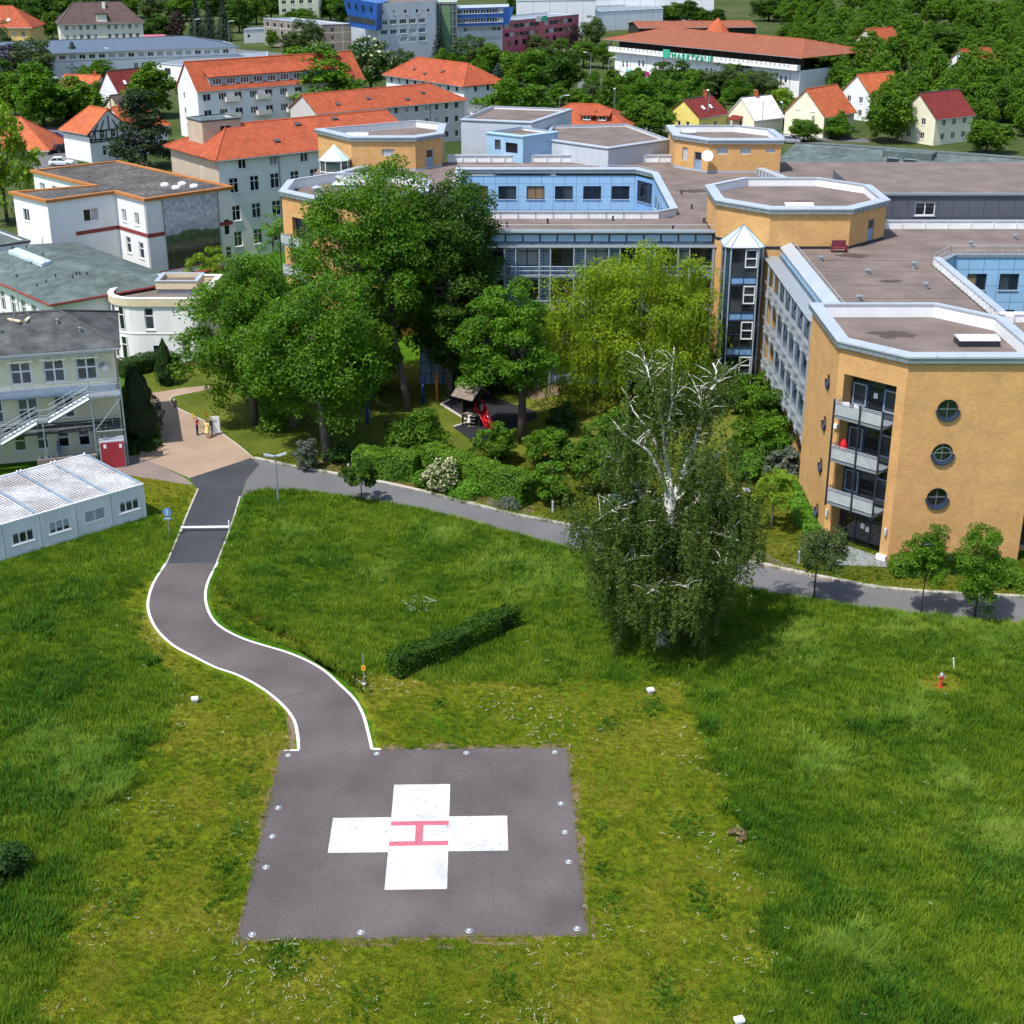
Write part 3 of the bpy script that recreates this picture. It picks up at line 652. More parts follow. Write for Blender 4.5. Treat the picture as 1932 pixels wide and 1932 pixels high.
LN = ['at the back left corner', 'beside the end of the access road', 'in the middle of the back edge', 'at the back right corner', 'second on the left edge', 'second on the right edge', 'third on the left edge', 'third on the right edge', 'fourth on the left edge', 'fourth on the right edge', 'at the front left corner', 'dark-lensed, on the front edge left of the cross', 'on the front edge below the right arm', 'at the front right corner']
for (u, v), n in zip(LP, LN):
    t = thing('pad_light', 'small round flush light '+n+' of the helipad', 'light', at(u, v, .026), 'lights set around the helipad')
    put('ring', ring, t); put('seat', seat, t); put('lens', lens, t)

rn = random.Random(4); q = []
for i in range(4):
    a_, c_ = [Mp @ Vector((x*(s+.02), y*(s+.02), 0)) for x, y in (((-1, -1), (1, -1)), ((1, -1), (1, 1)), ((1, 1), (-1, 1)), ((-1, 1), (-1, -1)))[i]]
    for k in range(40): p = a_.lerp(c_, k/40); o_ = (p-PADC).normalized(); q.append(p+o_*rn.uniform(.0, .42)*(1 if rn.random() < .7 else .2))
struct(sheet('bare_earth', q, .0055, 'bare_soil'))
# ================================================================ HOSPITAL: octagonal brick pavilion at the right
def oct_roof(bl, poly, zr, zt, roofm='gravel_roof', **kw):
    sheet('roof', offset_poly(poly, -.3), zr, roofm, bl.root); coping(bl.root, poly, zt, inner_to=zr, **kw)
def round_window(bl, A, B, s, z, r, tilt=False):
    A = V2(A); B = V2(B); d = (B-A).normalized(); n = Vector((d.y, -d.x, 0)); c = A+d*s+Vector((0, 0, z))-n*.17
    M = Matrix(((d.x, -n.x, 0, c.x), (d.y, -n.y, 0, c.y), (0, 0, 1, c.z), (0, 0, 0, 1)))
    N = 28; f = MB(); P = lambda rr, w, y: M @ Vector((rr*math.cos(w), y, rr*math.sin(w)))
    for i in range(N):
        w0, w1 = 2*math.pi*i/N, 2*math.pi*(i+1)/N
        f.face([P(r, w0, -.08), P(r, w1, -.08), P(r-.1, w1, -.08), P(r-.1, w0, -.08)]); f.face([P(r-.1, w0, -.08), P(r-.1, w1, -.08), P(r-.1, w1, .03), P(r-.1, w0, .03)])
    wo = f.build('window', 'navy_frame', bl.root)
    g2 = MB(); g2.face([P(r-.02, 2*math.pi*i/N, .01) for i in range(N)]); g2.build('pane', 'glass_dark', wo)
    m2 = MB(); m2.box(-r+.08, r-.08, -.04, 0, -.018, .018, M); m2.box(-.016, .016, -.045, -.002, -r+.08, r-.08, M); m2.build('mullion', 'grey_metal', wo)
    if tilt:
        t = MB(); M2 = M @ Matrix.Translation((0, -.06, -r+.14)) @ Matrix.Rotation(R(16), 4, 'X') @ Matrix.Translation((0, 0, r-.14))
        for i in range(N):
            w0, w1 = 2*math.pi*i/N, 2*math.pi*(i+1)/N; q = r-.12
            t.face([M2 @ Vector((k*math.cos(w), 0, k*math.sin(w))) for k, w in ((q, w0), (q, w1), (q-.07, w1), (q-.07, w0))])
        t.build('sash', 'pale_metal', wo)
    k = MB()   # projecting dark sill ring on the lower half
    for i in range(16):
        w0, w1 = math.pi+math.pi*i/16, math.pi+math.pi*(i+1)/16
        for y0 in (-.32,):
            k.face([P(r+.1, w0, y0), P(r+.1, w1, y0), P(r-.02, w1, y0), P(r-.02, w0, y0)]); k.face([P(r+.1, w0, -.16), P(r+.1, w1, -.16), P(r+.1, w1, y0), P(r+.1, w0, y0)]); k.face([P(r-.02, w0, y0), P(r-.02, w1, y0), P(r-.02, w1, -.1), P(r-.02, w0, -.1)])
    k.build('sill', 'navy_frame', wo)
PV = [(23.1, 98.75), (26.95, 94.9), (36.3, 94.9), (36.3, 104.8), (32.5, 108.9), (23.1, 108.9)]
ZR, ZT = 14.75, 15.45
pv = Bld('brick_pavilion', 'orange brick hospital pavilion with corner balconies and round windows, nearest the road', 'building', (30, 102, 0))
FL = [1.3, 4.95, 8.28, 11.5]     # centres of the round windows per floor
# west face (facing the meadow on the left)
pv.wall(PV[5], PV[0], -.3, ZR, 'orange_brick', rounds=[(7.45, z, .5) for z in FL])
for z in FL: round_window(pv, PV[5], PV[0], 7.45, z, .5)
# front face
pv.wall(PV[1], PV[2], -.3, ZR, 'orange_brick', rounds=[(3.05, z, .74) for z in FL])
for i, z in enumerate(FL): round_window(pv, PV[1], PV[2], 3.05, z, .74, tilt=(i == 2))
pv.wall(PV[2], PV[3], -.3, ZR, 'orange_brick'); pv.wall(PV[3], PV[4], 14.2, ZR, 'orange_brick'); pv.wall(PV[4], PV[5], 14.2, ZR, 'orange_brick')
# chamfered corner: deep recess with glazing and balconies, entrance below
A, B = V2(PV[0]), V2(PV[1]); d = (B-A).normalized(); n = Vector((d.y, -d.x, 0)); Lc = (B-A).length
Q = lambda s, z, k=0.: (A.x+d.x*s-n.x*k, A.y+d.y*s-n.y*k, z)
s0, s1, zh, dep = .55, 4.75, 13.0, 1.25
w = pv.mb('orange_brick')
def wq(p, uv): w.face(p, 0, uv)
wq([Q(0, -.3), Q(s0, -.3), Q(s0, ZR), Q(0, ZR)], [(0, -.3), (s0, -.3), (s0, ZR), (0, ZR)]); wq([Q(s1, -.3), Q(Lc, -.3), Q(Lc, ZR), Q(s1, ZR)], [(s1, -.3), (Lc, -.3), (Lc, ZR), (s1, ZR)])
wq([Q(s0, zh), Q(s1, zh), Q(s1, ZR), Q(s0, ZR)], [(s0, zh), (s1, zh), (s1, ZR), (s0, ZR)])
wq([Q(s0, -.3), Q(s0, -.3, dep), Q(s0, zh, dep), Q(s0, zh)], [(0, -.3), (dep, -.3), (dep, zh), (0, zh)]); wq([Q(s1, -.3, dep), Q(s1, -.3), Q(s1, zh), Q(s1, zh, dep)], [(0, -.3), (dep, -.3), (dep, zh), (0, zh)])
wq([Q(s0, zh), Q(s0, zh, dep), Q(s1, zh, dep), Q(s1, zh)], [(0, 0), (0, dep), (3, dep), (3, 0)])
wq([Q(s0, -.3, dep), Q(s1, -.3, dep), Q(s1, zh, dep), Q(s0, zh, dep)], [(s0, 0), (s1, 0), (s1, zh), (s0, zh)])
ang = math.atan2(d.y, d.x); Mc = Matrix(((d.x, -n.x, 0, A.x), (d.y, -n.y, 0, A.y), (0, 0, 1, 0), (0, 0, 0, 1)))
mid = (s0+s1)/2
# entrance doors and glazed screens behind each balcony
def screen(z, h, door):
    fr = MB(); x0, x1 = s0+.12, s1-.12
    xs = [x0, x0+(x1-x0)*.33, x0+(x1-x0)*.64, x1]; yy = dep-.14
    for x in xs: fr.box(x-.05, x+.05, yy-.06, yy+.06, z, z+h, Mc)
    for zz in (z+.04, z+h-.5 if not door else z+2.2, z+h-.04): fr.box(x0, x1, yy-.05, yy+.05, zz-.04, zz+.04, Mc)
    wo = fr.build('window', 'navy_frame', pv.root)
    for i in range(3):
        zz = [z, z+h-.5 if not door else z+2.2, z+h]
        for k in range(2):
            g2 = MB(); g2.face([Mc @ Vector(p) for p in ((xs[i], yy, zz[k]), (xs[i+1], yy, zz[k]), (xs[i+1], yy, zz[k+1]), (xs[i], yy, zz[k+1]))]); g2.build('pane', 'glass_dark' if (i+k) % 2 or door else 'glass_mid', wo)
    if not door:
        for xa, xb in ((xs[0]+.1, xs[1]-.1), (xs[2]+.1, xs[3]-.1)):
            t = MB()
            for q in ((xa, xb, z+.55, z+.64), (xa, xb, z+h-.66, z+h-.57), (xa, xa+.08, z+.64, z+h-.66), (xb-.08, xb, z+.64, z+h-.66)): t.box(q[0], q[1], yy-.13, yy-.07, q[2], q[3], Mc)
            t.build('sash', 'sky_frame', wo)
    if door or z > 10:
        t = MB(); t.box(mid-.22, mid+.1, yy-.075, yy-.07, z+1.35, z+1.75, Mc)
        if door: t.box(mid+.2, mid+.5, yy-.075, yy-.07, z+1.2, z+1.6, Mc)
        t.build('notice', 'white_paint', wo)
screen(.05, 2.75, True)
for z in (3.45, 6.75, 10.05): screen(z, 2.75, False)
def balcony(z):
    bo = -.75; f = MB(); f.box(s0-.1, s1-.35, bo, dep-.22, z-.16, z, Mc); slab = f.build('balcony', 'grey_metal', pv.root)
    for (xa, ya, xb, yb) in ((s0-.1, bo, s0+2.0, bo), (s0+2.06, bo, s1-.35, bo), (s0-.1, bo+.9, s0-.1, bo+.03)):
        q = MB(); q.face([Mc @ Vector(p) for p in ((xa, ya, z+.1), (xb, yb, z+.1), (xb, yb, z+.92), (xa, ya, z+.92))]); q.face([Mc @ Vector(p) for p in ((xb, yb+.02, z+.1), (xa, ya+.02, z+.1), (xa, ya+.02, z+.92), (xb, yb+.02, z+.92))]); q.build('balustrade_panel', 'balustrade', slab)
    q = MB()
    for zz in (z+1.0, z+1.12): q.tube([Mc @ Vector((s0-.1, bo-.03, zz)), Mc @ Vector((s1-.35, bo-.03, zz))], .025, 6); q.tube([Mc @ Vector((s0-.13, bo, zz)), Mc @ Vector((s0-.13, .25, zz))], .025, 6)
    q.build('handrail', 'pale_metal', slab)
for z in (3.45, 6.75, 10.05): balcony(z)
for x in (s0-.1, s0+2.03, s1-.37):
    q = MB(); q.box(x-.055, x+.055, -.86, -.76, 3.2, 11.3, Mc); q.build('post', 'dark_steel', pv.root)
q = MB(); q.box(s0-.2, s0-.1, .2, .3, 3.2, 11.6, Mc); q.build('post', 'dark_steel', pv.root)
for s_, z_ in ((.2, 2.3), (Lc-.3, 2.3)):
    q = MB(); q.lathe(Q(s_, z_-.3, -.12), [(.001, 0), (.09, .02), (.1, .35), (.09, .55), (.001, .6)], 10); q.build('wall_lamp', 'lamp_glass', pv.root)
q = MB(); q.box(.15, .45, -.2, -.02, 8.9, 9.2, Mc); q.build('wall_box', 'white_paint', pv.root)
# entrance landing
q = MB(); q.face([(*p[:2], .05) for p in (Q(-.1, 0, .3), Q(-.3, 0, -2.6), Q(3.0, 0, -3.3), Q(6.0, 0, -.9), Q(5.2, 0, .3))]); q.build('landing', 'stone_slab', pv.root)
for a_, c_ in ((s1-.1, Lc-.02), (.02, s0-.02)): q = MB(); q.box(a_, c_, -.25, -.02, 0, .45, Mc); q.build('plinth', 'white_plaster', pv.root)
oct_roof(pv, PV, ZR-.35, ZT)
def skylight(root, x, y, z, w=2.2, dp=1.3, h=.35, m='skylight_dome', base='grey_metal'):
    q = MB(); q.box(x-w/2, x+w/2, y-dp/2, y+dp/2, z, z+h); o = q.build('skylight', base, root)
    q = MB(); N = 6
    for i in range(N):
        a0, a1 = math.pi*i/N, math.pi*(i+1)/N
        q.face([(x-w/2, y-dp/2*math.cos(a0), z+h+.22*math.sin(a0)), (x+w/2, y-dp/2*math.cos(a0), z+h+.22*math.sin(a0)), (x+w/2, y-dp/2*math.cos(a1), z+h+.22*math.sin(a1)), (x-w/2, y-dp/2*math.cos(a1), z+h+.22*math.sin(a1))])
    for sx in (-1, 1): q.face([(x+sx*w/2, y-dp/2*math.cos(math.pi*i/N), z+h+.22*math.sin(math.pi*i/N)) for i in range(N+1)])
    q.build('dome', m, o)
skylight(pv.root, 33.4, 101.0, ZR-.35, 2.9, 1.5, .45, base='dark_steel')
pv.finish()
def chair(loc, rz, label, m='white_paint', group=None):
    t = thing('garden_chair', label, 'chair', loc, group, rz)
    q = MB(); q.box(-.24, .24, -.24, .24, .4, .44); q.build('seat', m, t, origin=(0, 0, 0)); q = MB(); q.box(-.24, .24, .22, .27, .44, .92); q.build('backrest', m, t, origin=(0, 0, 0))
    for sx in (-.21, .21):
        for sy in (-.21, .21): q = MB(); q.box(sx-.025, sx+.025, sy-.025, sy+.025, 0, .4); q.build('leg', m, t, origin=(0, 0, 0))
chair(Mc @ Vector((1.0, -.2, 10.05)), ang+.5, 'white plastic chair at the left end of the top balcony', group='balcony chairs'); chair(Mc @ Vector((1.7, -.3, 10.05)), ang-.4, 'white plastic chair second from the left on the top balcony', group='balcony chairs')
q = MB(); q.lathe(Mc @ Vector((.95, .1, 6.78)), [(.001, 0), (.16, .02), (.2, .5), (.3, .75), (.26, 1.05), (.12, 1.35), (.001, 1.4)], 10)
tag(q.build('folded_parasol', 'slide_red', origin=Mc @ Vector((.95, .1, 6.78))), 'red folded parasol on the middle balcony of the brick pavilion', 'parasol')

# ================================================================ long wing between pavilion and inner corner
wg = Bld('glazed_wing', 'long hospital wing with steel galleries and louvres running back from the brick pavilion', 'building', (30, 120, 0))
XW = 24.45; Y0, Y1 = 108.9, 132.0; nb = 8; bw_ = (Y1-Y0-.6)/nb
ops = []
for f, z in enumerate((4.6, 7.9, 11.2)):
    for i in range(nb): ops.append((.3+bw_*(i+.5), z, bw_*.72, 2.05, 'navy2t'))
wg.wall((XW, Y1), (XW, Y0), 3.6, 13.95, 'wing_panel', ops, near=True)
wg.wall((XW, Y1), (XW, Y0), -.3, 3.6, 'orange_brick', [(.3+bw_*(i+.5), 1.0, bw_*.5, 1.3, 'navy2t') for i in range(nb)])
wg.wall((XW+.12, Y1), (XW+.12, Y0), 13.95, 14.75, 'dark_panel')
for i in range(22):    # blue clerestory panels below the roof edge
    y = Y0+.15+i*(Y1-Y0)/22; q = MB(); q.box(XW+.04, XW+.12, y, y+(Y1-Y0)/22-.3, 14.0, 14.68); q.build('clerestory_panel', 'sky_cladding', wg.root)
for i in range(9):     # flat louvre canopy: long bars
    q = MB(); x = 23.0+i*.15; q.box(x-.045, x+.045, Y0+.02, Y1+1.2, 13.86, 13.93); q.build('louvre_bar', 'pale_metal', wg.root)
q = MB()
for i in range(nb*2+1): y = Y0+.1+i*(Y1-Y0-.2)/(nb*2); q.box(22.98, XW, y-.03, y+.03, 13.78, 13.855)
q.build('canopy_bracket', 'galvanised', wg.root)
for z in (10.75, 7.45, 4.15):
    for i in range(nb*2):
        y = Y0+.05+i*(Y1-Y0)/(nb*2); q = MB(); q.box(23.25, 24.1, y+.02, y+(Y1-Y0)/(nb*2)-.02, z, z+.07); q.build('gallery_panel', 'galvanised', wg.root)
    q = MB(); q.box(23.2, 23.25, Y0, Y1, z-.14, z+.1); q.build('gallery_edge', 'galvanised', wg.root)
    q = MB(); q.tube([(23.15, Y0, z+1.05), (23.15, Y1, z+1.05)], .03, 6); q.build('handrail', 'pale_metal', wg.root)
for i in range(nb+1):
    for dy in (-.22, .22):
        y = Y0+.3+i*bw_+dy
        if y < Y0+.05 or y > Y1: continue
        q = MB(); q.box(23.07, 23.15, y-.04, y+.04, 3.75, 13.8)
        for z in (4.2, 7.5, 10.8): q.box(23.0, 23.2, y-.1, y+.1, z-.12, z+.1)
        q.build('column', 'pale_metal', wg.root)
# roof and its edge
sheet('roof', [(XW+.5, Y0-.05), (36.5, Y0-.05), (36.5, 131.2), (XW+.5, 131.2)], 14.6, 'gravel_roof', wg.root)
sheet('roof', [(39.2, 128.3), (64, 128.3), (64, 143.4), (30, 143.4), (30, 131.2), (36.5, 131.2), (36.5, 125)], 14.61, 'gravel_roof', wg.root)
for i in range(11):
    y = Y0+i*(Y1-Y0)/11; q = MB(); q.idx([(XW-.05, y+.01, 14.76), (XW+.9, y+.01, 15.2), (XW+.9, y+(Y1-Y0)/11-.01, 15.2), (XW-.05, y+(Y1-Y0)/11-.01, 14.76), (XW-.05, y+.01, 14.66), (XW+.9, y+.01, 14.55), (XW+.9, y+(Y1-Y0)/11-.01, 14.55), (XW-.05, y+(Y1-Y0)/11-.01, 14.66)], [(0, 1, 2, 3), (0, 3, 7, 4), (1, 5, 6, 2), (0, 4, 5, 1), (3, 2, 6, 7)]); q.build('coping_panel', 'pale_metal', wg.root)
rails(wg.root, [(XW+1.1, Y0+.1), (XW+1.1, Y1-.3)], 14.6, .75, 1.3)
# far right: second courtyard, seen as a sunk square with blue walls
c2 = Bld('courtyard_block', 'hospital block around the right-hand courtyard with pale blue walls', 'building', (48, 120, 0))
CW = [(37.3, 125.2), (39.4, 127.9), (62, 127.9)]
c2.wall(CW[0], CW[1], 4, 14.75, 'sky_panel'); Lw = 22.6
c2.wall(CW[1], CW[2], 4, 14.75, 'sky_panel', [(2.2+i*2.9, z, 1.75, 1.5, 'dark2') for i in range(7) for z in (11.6, 8.3)], near=True)
c2.wall((62, 106.6), (37.3, 106.6), 4, 14.75, 'sky_panel'); c2.wall((37.3, 106.6), CW[0], 4, 14.75, 'sky_panel')
q = MB(); Yp = list(np.linspace(106.8, 125.0, 13))
for i in range(12):
    m = MB(); m.box(36.62, 37.25, Yp[i]+.015, Yp[i+1]-.015, 15.2, 15.3); m.build('coping_panel', 'pale_metal', c2.root)
q.box(36.7, 37.2, 106.6, 125.2, 14.55, 15.19); 
for i in range(18): y = 106.9+i*1.0; q.box(36.6, 36.7, y, y+.45, 14.6, 15.15)
q.build('parapet', 'white_paint', c2.root)
m = MB(); m.idx([(36.75, 125.1, 14.6), (39.2, 128.3, 14.6), (62, 128.3, 14.6), (62, 128.3, 14.85), (39.2, 128.3, 14.85), (36.75, 125.1, 14.85), (37.35, 124.9, 14.6), (39.5, 127.8, 14.6), (62, 127.8, 14.6), (62, 127.8, 14.85), (39.5, 127.8, 14.85), (37.35, 124.9, 14.85)], [(0, 1, 4, 5), (1, 2, 3, 4), (5, 4, 10, 11), (4, 3, 9, 10), (6, 11, 10, 7), (7, 10, 9, 8)]); m.build('parapet', 'grey_metal', c2.root)
rails(c2.root, [(36.8, 125.3), (39.2, 128.6), (62, 128.6)], 14.6, .9, 1.5)
# front range right of the pavilion: dark glazing in brick, roof
sheet('roof', [(36.4, 97), (62, 97), (62, 106.4), (36.4, 106.4)], 14.62, 'gravel_roof', c2.root)
c2.wall((36.3, 96.4), (62, 96.4), -.3, 14.9, 'orange_brick', [(1.6+i*3.2, z, 2.6, 2.5, 'navy2t') for i in range(7) for z in (.6, 3.9, 7.2, 10.5)], near=False)
m = MB()
for i in range(8): m.box(37.0+i*3.2, 37.6+i*3.2, 105.9, 106.5, 14.6, 15.2)
m.box(36.6, 62, 106.0, 106.6, 15.2, 15.3); m.box(36.7, 62, 106.05, 106.5, 14.6, 15.19); m.build('parapet', 'white_paint', c2.root)
m = MB(); m.box(36.35, 62, 96.2, 96.9, 14.9, 15.2); m.build('coping', 'pale_metal', c2.root)
c2.finish()
for y_ in (113.2, 117.6, 122.3, 126.5):
    m = MB(); m.box(25.4, 36.4, y_, y_+.06, 14.6, 14.612); m.build('membrane_seam', 'damp_gravel', wg.root)
for x_, y_, h_ in ((27.5, 112.5, .5), (33.8, 116.4, .6), (30.2, 121.6, .45), (34.6, 123.4, .7), (27.2, 126.4, .5), (42, 132, .6), (47, 135, .6), (52, 131, .5)):
    m = MB(); m.lathe((x_, y_, 14.6), [(.14, 0), (.14, h_*.7), (.26, h_*.72), (.26, h_*.85), (.001, h_)], 9); m.build('roof_vent', 'galvanised', wg.root)
# parapet and dark upper storey behind the right wing
for i in range(12):
    m = MB(); m.box(35.2+i*2.2, 37.38+i*2.2, 139.9, 140.5, 15.3, 15.4); m.build('coping_panel', 'pale_metal', wg.root)
m = MB(); m.box(35.2, 62, 139.95, 140.4, 14.6, 15.29)
for i in range(13): m.box(35.4+i*2.2, 35.46+i*2.2, 139.85, 139.95, 14.65, 15.3)
m.build('parapet', 'white_paint', wg.root)
wg.finish()
up = Bld('dark_upper_block', 'dark grey clad upper storey with a pale window behind the octagonal brick block', 'building', (48, 148, 0))
up.wall((34.5, 143.5), (62, 143.5), 13, 17.2, 'dark_panel', [(6.2, 15.2, 2.0, 1.3, 'white2')])
up.wall((62, 143.5), (62, 158), 13, 17.2, 'dark_panel'); up.wall((34.5, 158), (34.5, 143.5), 13, 17.2, 'dark_panel')
sheet('roof', [(34.5, 143.5), (62, 143.5), (62, 158), (34.5, 158)], 17.15, 'gravel_roof', up.root); m = MB(); m.box(34.3, 62.2, 143.3, 143.7, 17.2, 17.4); m.build('coping', 'grey_metal', up.root)
up.finish()

# ================================================================ inner corner: octagonal block with glazed stair tower
def brick_octagon(name, label, poly, z0, z1, doors=(), vents=(), sky=()):
    c = sum((V2(p) for p in poly), Vector())/len(poly); bl = Bld(name, label, 'building', (c.x, c.y, 0)); ops = {}
    for e, s, w_, h_ in doors: ops.setdefault(e, []).append((s, z0[1]+.12, w_, h_, 'door'))
    for e, s, z, w_, h_ in vents: ops.setdefault(e, []).append((s, z, w_, h_, 'grille'))
    bl.poly_walls(poly, z0[0], z1-.6, 'orange_brick', ops, near=True)
    oct_roof(bl, poly, z1-.85, z1)
    m = MB(); O = offset_poly(poly, .04)
    for i in range(len(poly)):
        a, b2 = O[i], O[(i+1) % len(poly)]; m.face([(a[0], a[1], z0[1]), (b2[0], b2[1], z0[1]), (b2[0], b2[1], z0[1]+.25), (a[0], a[1], z0[1]+.25)])
    m.build('flashing', 'dark_steel' if name == 'corner_block' else 'pale_metal', bl.root)
    for x, y, w_, dp in sky: skylight(bl.root, x, y, z1-.85, w_, dp, .3)
    bl.finish(); return bl
P2 = octa(19.1, 34.8, 131.2, 147, 4.2)
ph2 = brick_octagon('corner_block', 'octagonal orange brick block rising at the inner corner behind the glass stair tower', P2, (-.3, 14.6), 18.4, doors=[(1, 3.6, 1.1, 2.1)], sky=[(26.6, 135.2, 2.6, 1.2)])
b2 = thing('bench_seat', 'dark red seat on the flat roof against the octagonal brick block', 'bench', (29.5, 129.95, 14.6))
for nm, q in (('seat', (-.62, .62, -.3, .3, .32, .44)), ('backrest', (-.62, .62, .24, .34, .44, 1.0)), ('armrest', (-.7, -.6, -.3, .3, .0, .62)), ('armrest', (.6, .7, -.3, .3, .0, .62))):
    m = MB(); m.box(*q); m.build(nm, 'maroon_fabric', b2, origin=(0, 0, 0))
TW = octa(19.35, 22.75, 130.0, 133.4, .45); tw = Bld('glass_stair_tower', 'narrow glazed stair tower with pyramid glass roof in the inner corner', 'tower', (21, 131.7, 0))
tops = [14.9-3.35*i for i in range(5)]
for k, (e, wd, nn) in enumerate(((0, 2.5, 1),)):
    ops = []
    for i in range(4): zt = tops[i]; ops += [(1.25, zt-2.55, 2.36, 2.5, 'tower')]; ops += [(1.25, zt-3.28, 2.36, .7, 'span')]
    tw.wall(TW[0], TW[1], -.3, 15.0, 'navy_frame', ops, depth=.12, near=True)
    for i in range(4):
        m = MB(); zt = tops[i]; x0, x1, z0_, z1_ = TW[0][0]+1.3, TW[0][0]+2.38, zt-1.75, zt-.08
        for q in ((x0, x1, z0_, z0_+.09), (x0, x1, z1_-.09, z1_), (x0, x0+.09, z0_+.09, z1_-.09), (x1-.09, x1, z0_+.09, z1_-.09), (x0+.09, x1-.09, (z0_+z1_)/2-.035, (z0_+z1_)/2+.035)): m.box(q[0], q[1], 129.93, 130.02, q[2], q[3])
        m.build('sash', 'white_frame', tw.root)
for e in (1, 7): tw.wall(TW[e], TW[(e+1) % 8], -.3, 15, 'glass_blue' if e == 7 else 'glass_mid')
for e in (2, 6): tw.wall(TW[e], TW[(e+1) % 8], -.3, 15, 'glass_mid', [])
m = MB()
for p in TW[:4]+[TW[7]]: m.tube([(p[0], p[1]-.03, 0), (p[0], p[1]-.03, 15)], .07, 6)
m.build('mullion', 'pale_metal', tw.root)
ap = Vector((21.05, 131.7, 16.75)); O = offset_poly(TW, .18)
for i in range(8):
    a, b3 = O[i], O[(i+1) % 8]; m = MB(); m.face([(a[0], a[1], 14.98), (b3[0], b3[1], 14.98), tuple(ap)]); m.build('roof_pane', 'roof_glass', tw.root)
m = MB()
for p in O: m.tube([(p[0], p[1], 15), tuple(ap+Vector((0, 0, .02)))], .045, 5)
for i in range(8): m.tube([(*O[i], 15.0), (*O[(i+1) % 8], 15.0)], .06, 5)
m.build('roof_bar', 'grey_metal', tw.root); tw.finish()

# ================================================================ main blue wing with courtyard
mw = Bld('blue_wing', 'pale blue hospital wing with steel galleries, flat gravel roof and sunk courtyard', 'building', (5, 158, 0))
Yf = 136.6; XL, XR = -9.0, 19.3
cols = [-.72-3.27*2, -.72-3.27, -.72]; cols = [-.72+3.27*i for i in range(-2, 7)]
ops = []
for r_, z in enumerate((11.75, 8.45, 5.15, 1.85)):
    for i, x in enumerate(cols):
        if x+1.07+2.2 > XR: continue
        ops.append((x+1.07+1.1-XL, z, 2.15, 1.95, 'louv2' if (r_ == 0 and i in (2, 4)) else 'navy2t'))
mw.wall((XL, Yf), (XR, Yf), -.3, 14.0, 'wing_panel', ops, near=True); mw.wall((XL, Yf+.1), (XR, Yf+.1), 14.0, 15.0, 'dark_panel')
for i in range(17):
    x = XL+.3+i*1.635
    m = MB(); m.box(x, x+1.45, Yf-.02, Yf+.08, 14.12, 14.75); m.build('clerestory_panel', 'sky_cladding', mw.root)
m = MB(); m.box(XL-.2, XR+.9, Yf-1.35, Yf-.02, 13.8, 13.87); m.build('sun_shelf', 'galvanised', mw.root)
m = MB(); m.box(XL, XR+.3, Yf-.6, Yf+.5, 14.98, 15.2); m.build('eaves', 'grey_metal', mw.root)
m = MB(); m.box(XL, XR+.3, Yf-.66, Yf-.6, 15.1, 15.26); m.build('gutter', 'pale_metal', mw.root)
for z in (11.05, 7.75, 4.45):
    m = MB(); m.box(XL, XR+.3, Yf-1.2, Yf-.1, z-.1, z); m.build('gallery', 'galvanised', mw.root)
    m = MB(); m.tube([(XL, Yf-1.25, z+.55), (XR, Yf-1.25, z+.55)], .03, 5); m.tube([(XL, Yf-1.25, z+.95), (XR, Yf-1.25, z+.95)], .03, 5); m.build('handrail', 'pale_metal', mw.root)
for x in cols+[19.0]:
    for xx in (x, x+1.07) if x < 18.5 else (x,):
        m = MB(); m.box(xx-.05, xx+.05, Yf-1.3, Yf-1.2, 0, 13.8); m.build('column', 'pale_metal', mw.root)
for z in (8.7, 9.1, 9.5, 11.8, 12.1, 12.4, 12.7, 13.0, 13.3):    # slatted shades on the panels between windows
    for x in cols:
        m = MB(); m.box(x+.12, x+.95, Yf-.14, Yf-.05, z, z+.05); m.build('slat', 'pale_metal', mw.root)
# roof ring around the courtyard
CX0, CX1, CY0, CY1 = -6.0, 16.2, 145.4, 170.6; zr = 14.6
for q in ([(XL, Yf+.4), (19.2, Yf+.4), (19.2, CY0), (XL, CY0)], [(-9.2, CY0), (CX0, CY0), (CX0, CY1), (-9.2, CY1)], [(-23, 166.5), (-9.2, 166.5), (-9.2, CY1), (-23, CY1)], [(CX1, CY0), (34.4, CY0), (34.4, CY1), (CX1, CY1)], [(-23, CY1), (64, CY1), (64, 179.2), (-23, 179.2)], [(34.4, 158), (64, 158), (64, CY1), (34.4, CY1)]): sheet('roof', q, zr, 'gravel_roof', mw.root)
CT = [(CX0, CY0), (CX1-1.7, CY0), (CX1, CY0+1.5), (CX1, CY1-3), (CX1-1.8, CY1), (CX0, CY1)]
# courtyard walls (seen from inside)
mw.wall(CT[5], CT[4], 3, 14.45, 'sky_panel', [(20.4-1.75-3.3*i, 11.7, 2.1, 1.55, 'dark2') for i in range(6)]+[(20.4-1.75-3.3*i, 8.4, 2.1, 1.55, 'dark2') for i in range(6)], near=True)
mw.wall(CT[4], CT[3], 3, 14.45, 'blue_spandrel', [(1.75, 11.6, 2.9, 2.4, 'navy2t')], near=True)
mw.wall(CT[3], CT[2], 3, 14.45, 'sky_panel', [(3+i*3.3, 11.7, 2.0, 1.5, 'dark2') for i in range(6)]); mw.wall(CT[2], CT[1], 3, 14.45, 'sky_panel'); mw.wall(CT[1], CT[0], 3, 14.45, 'sky_panel'); mw.wall(CT[0], CT[5], 3, 14.45, 'sky_panel')
sheet('courtyard_floor', CT, 3.0, 'stone_slab', mw.root)
coping(mw.root, list(reversed(CT)), 15.35, .25, .5, .5, panel=1.7, inner_to=None, edges=[1, 2, 3, 4] if False else None)
m = MB()
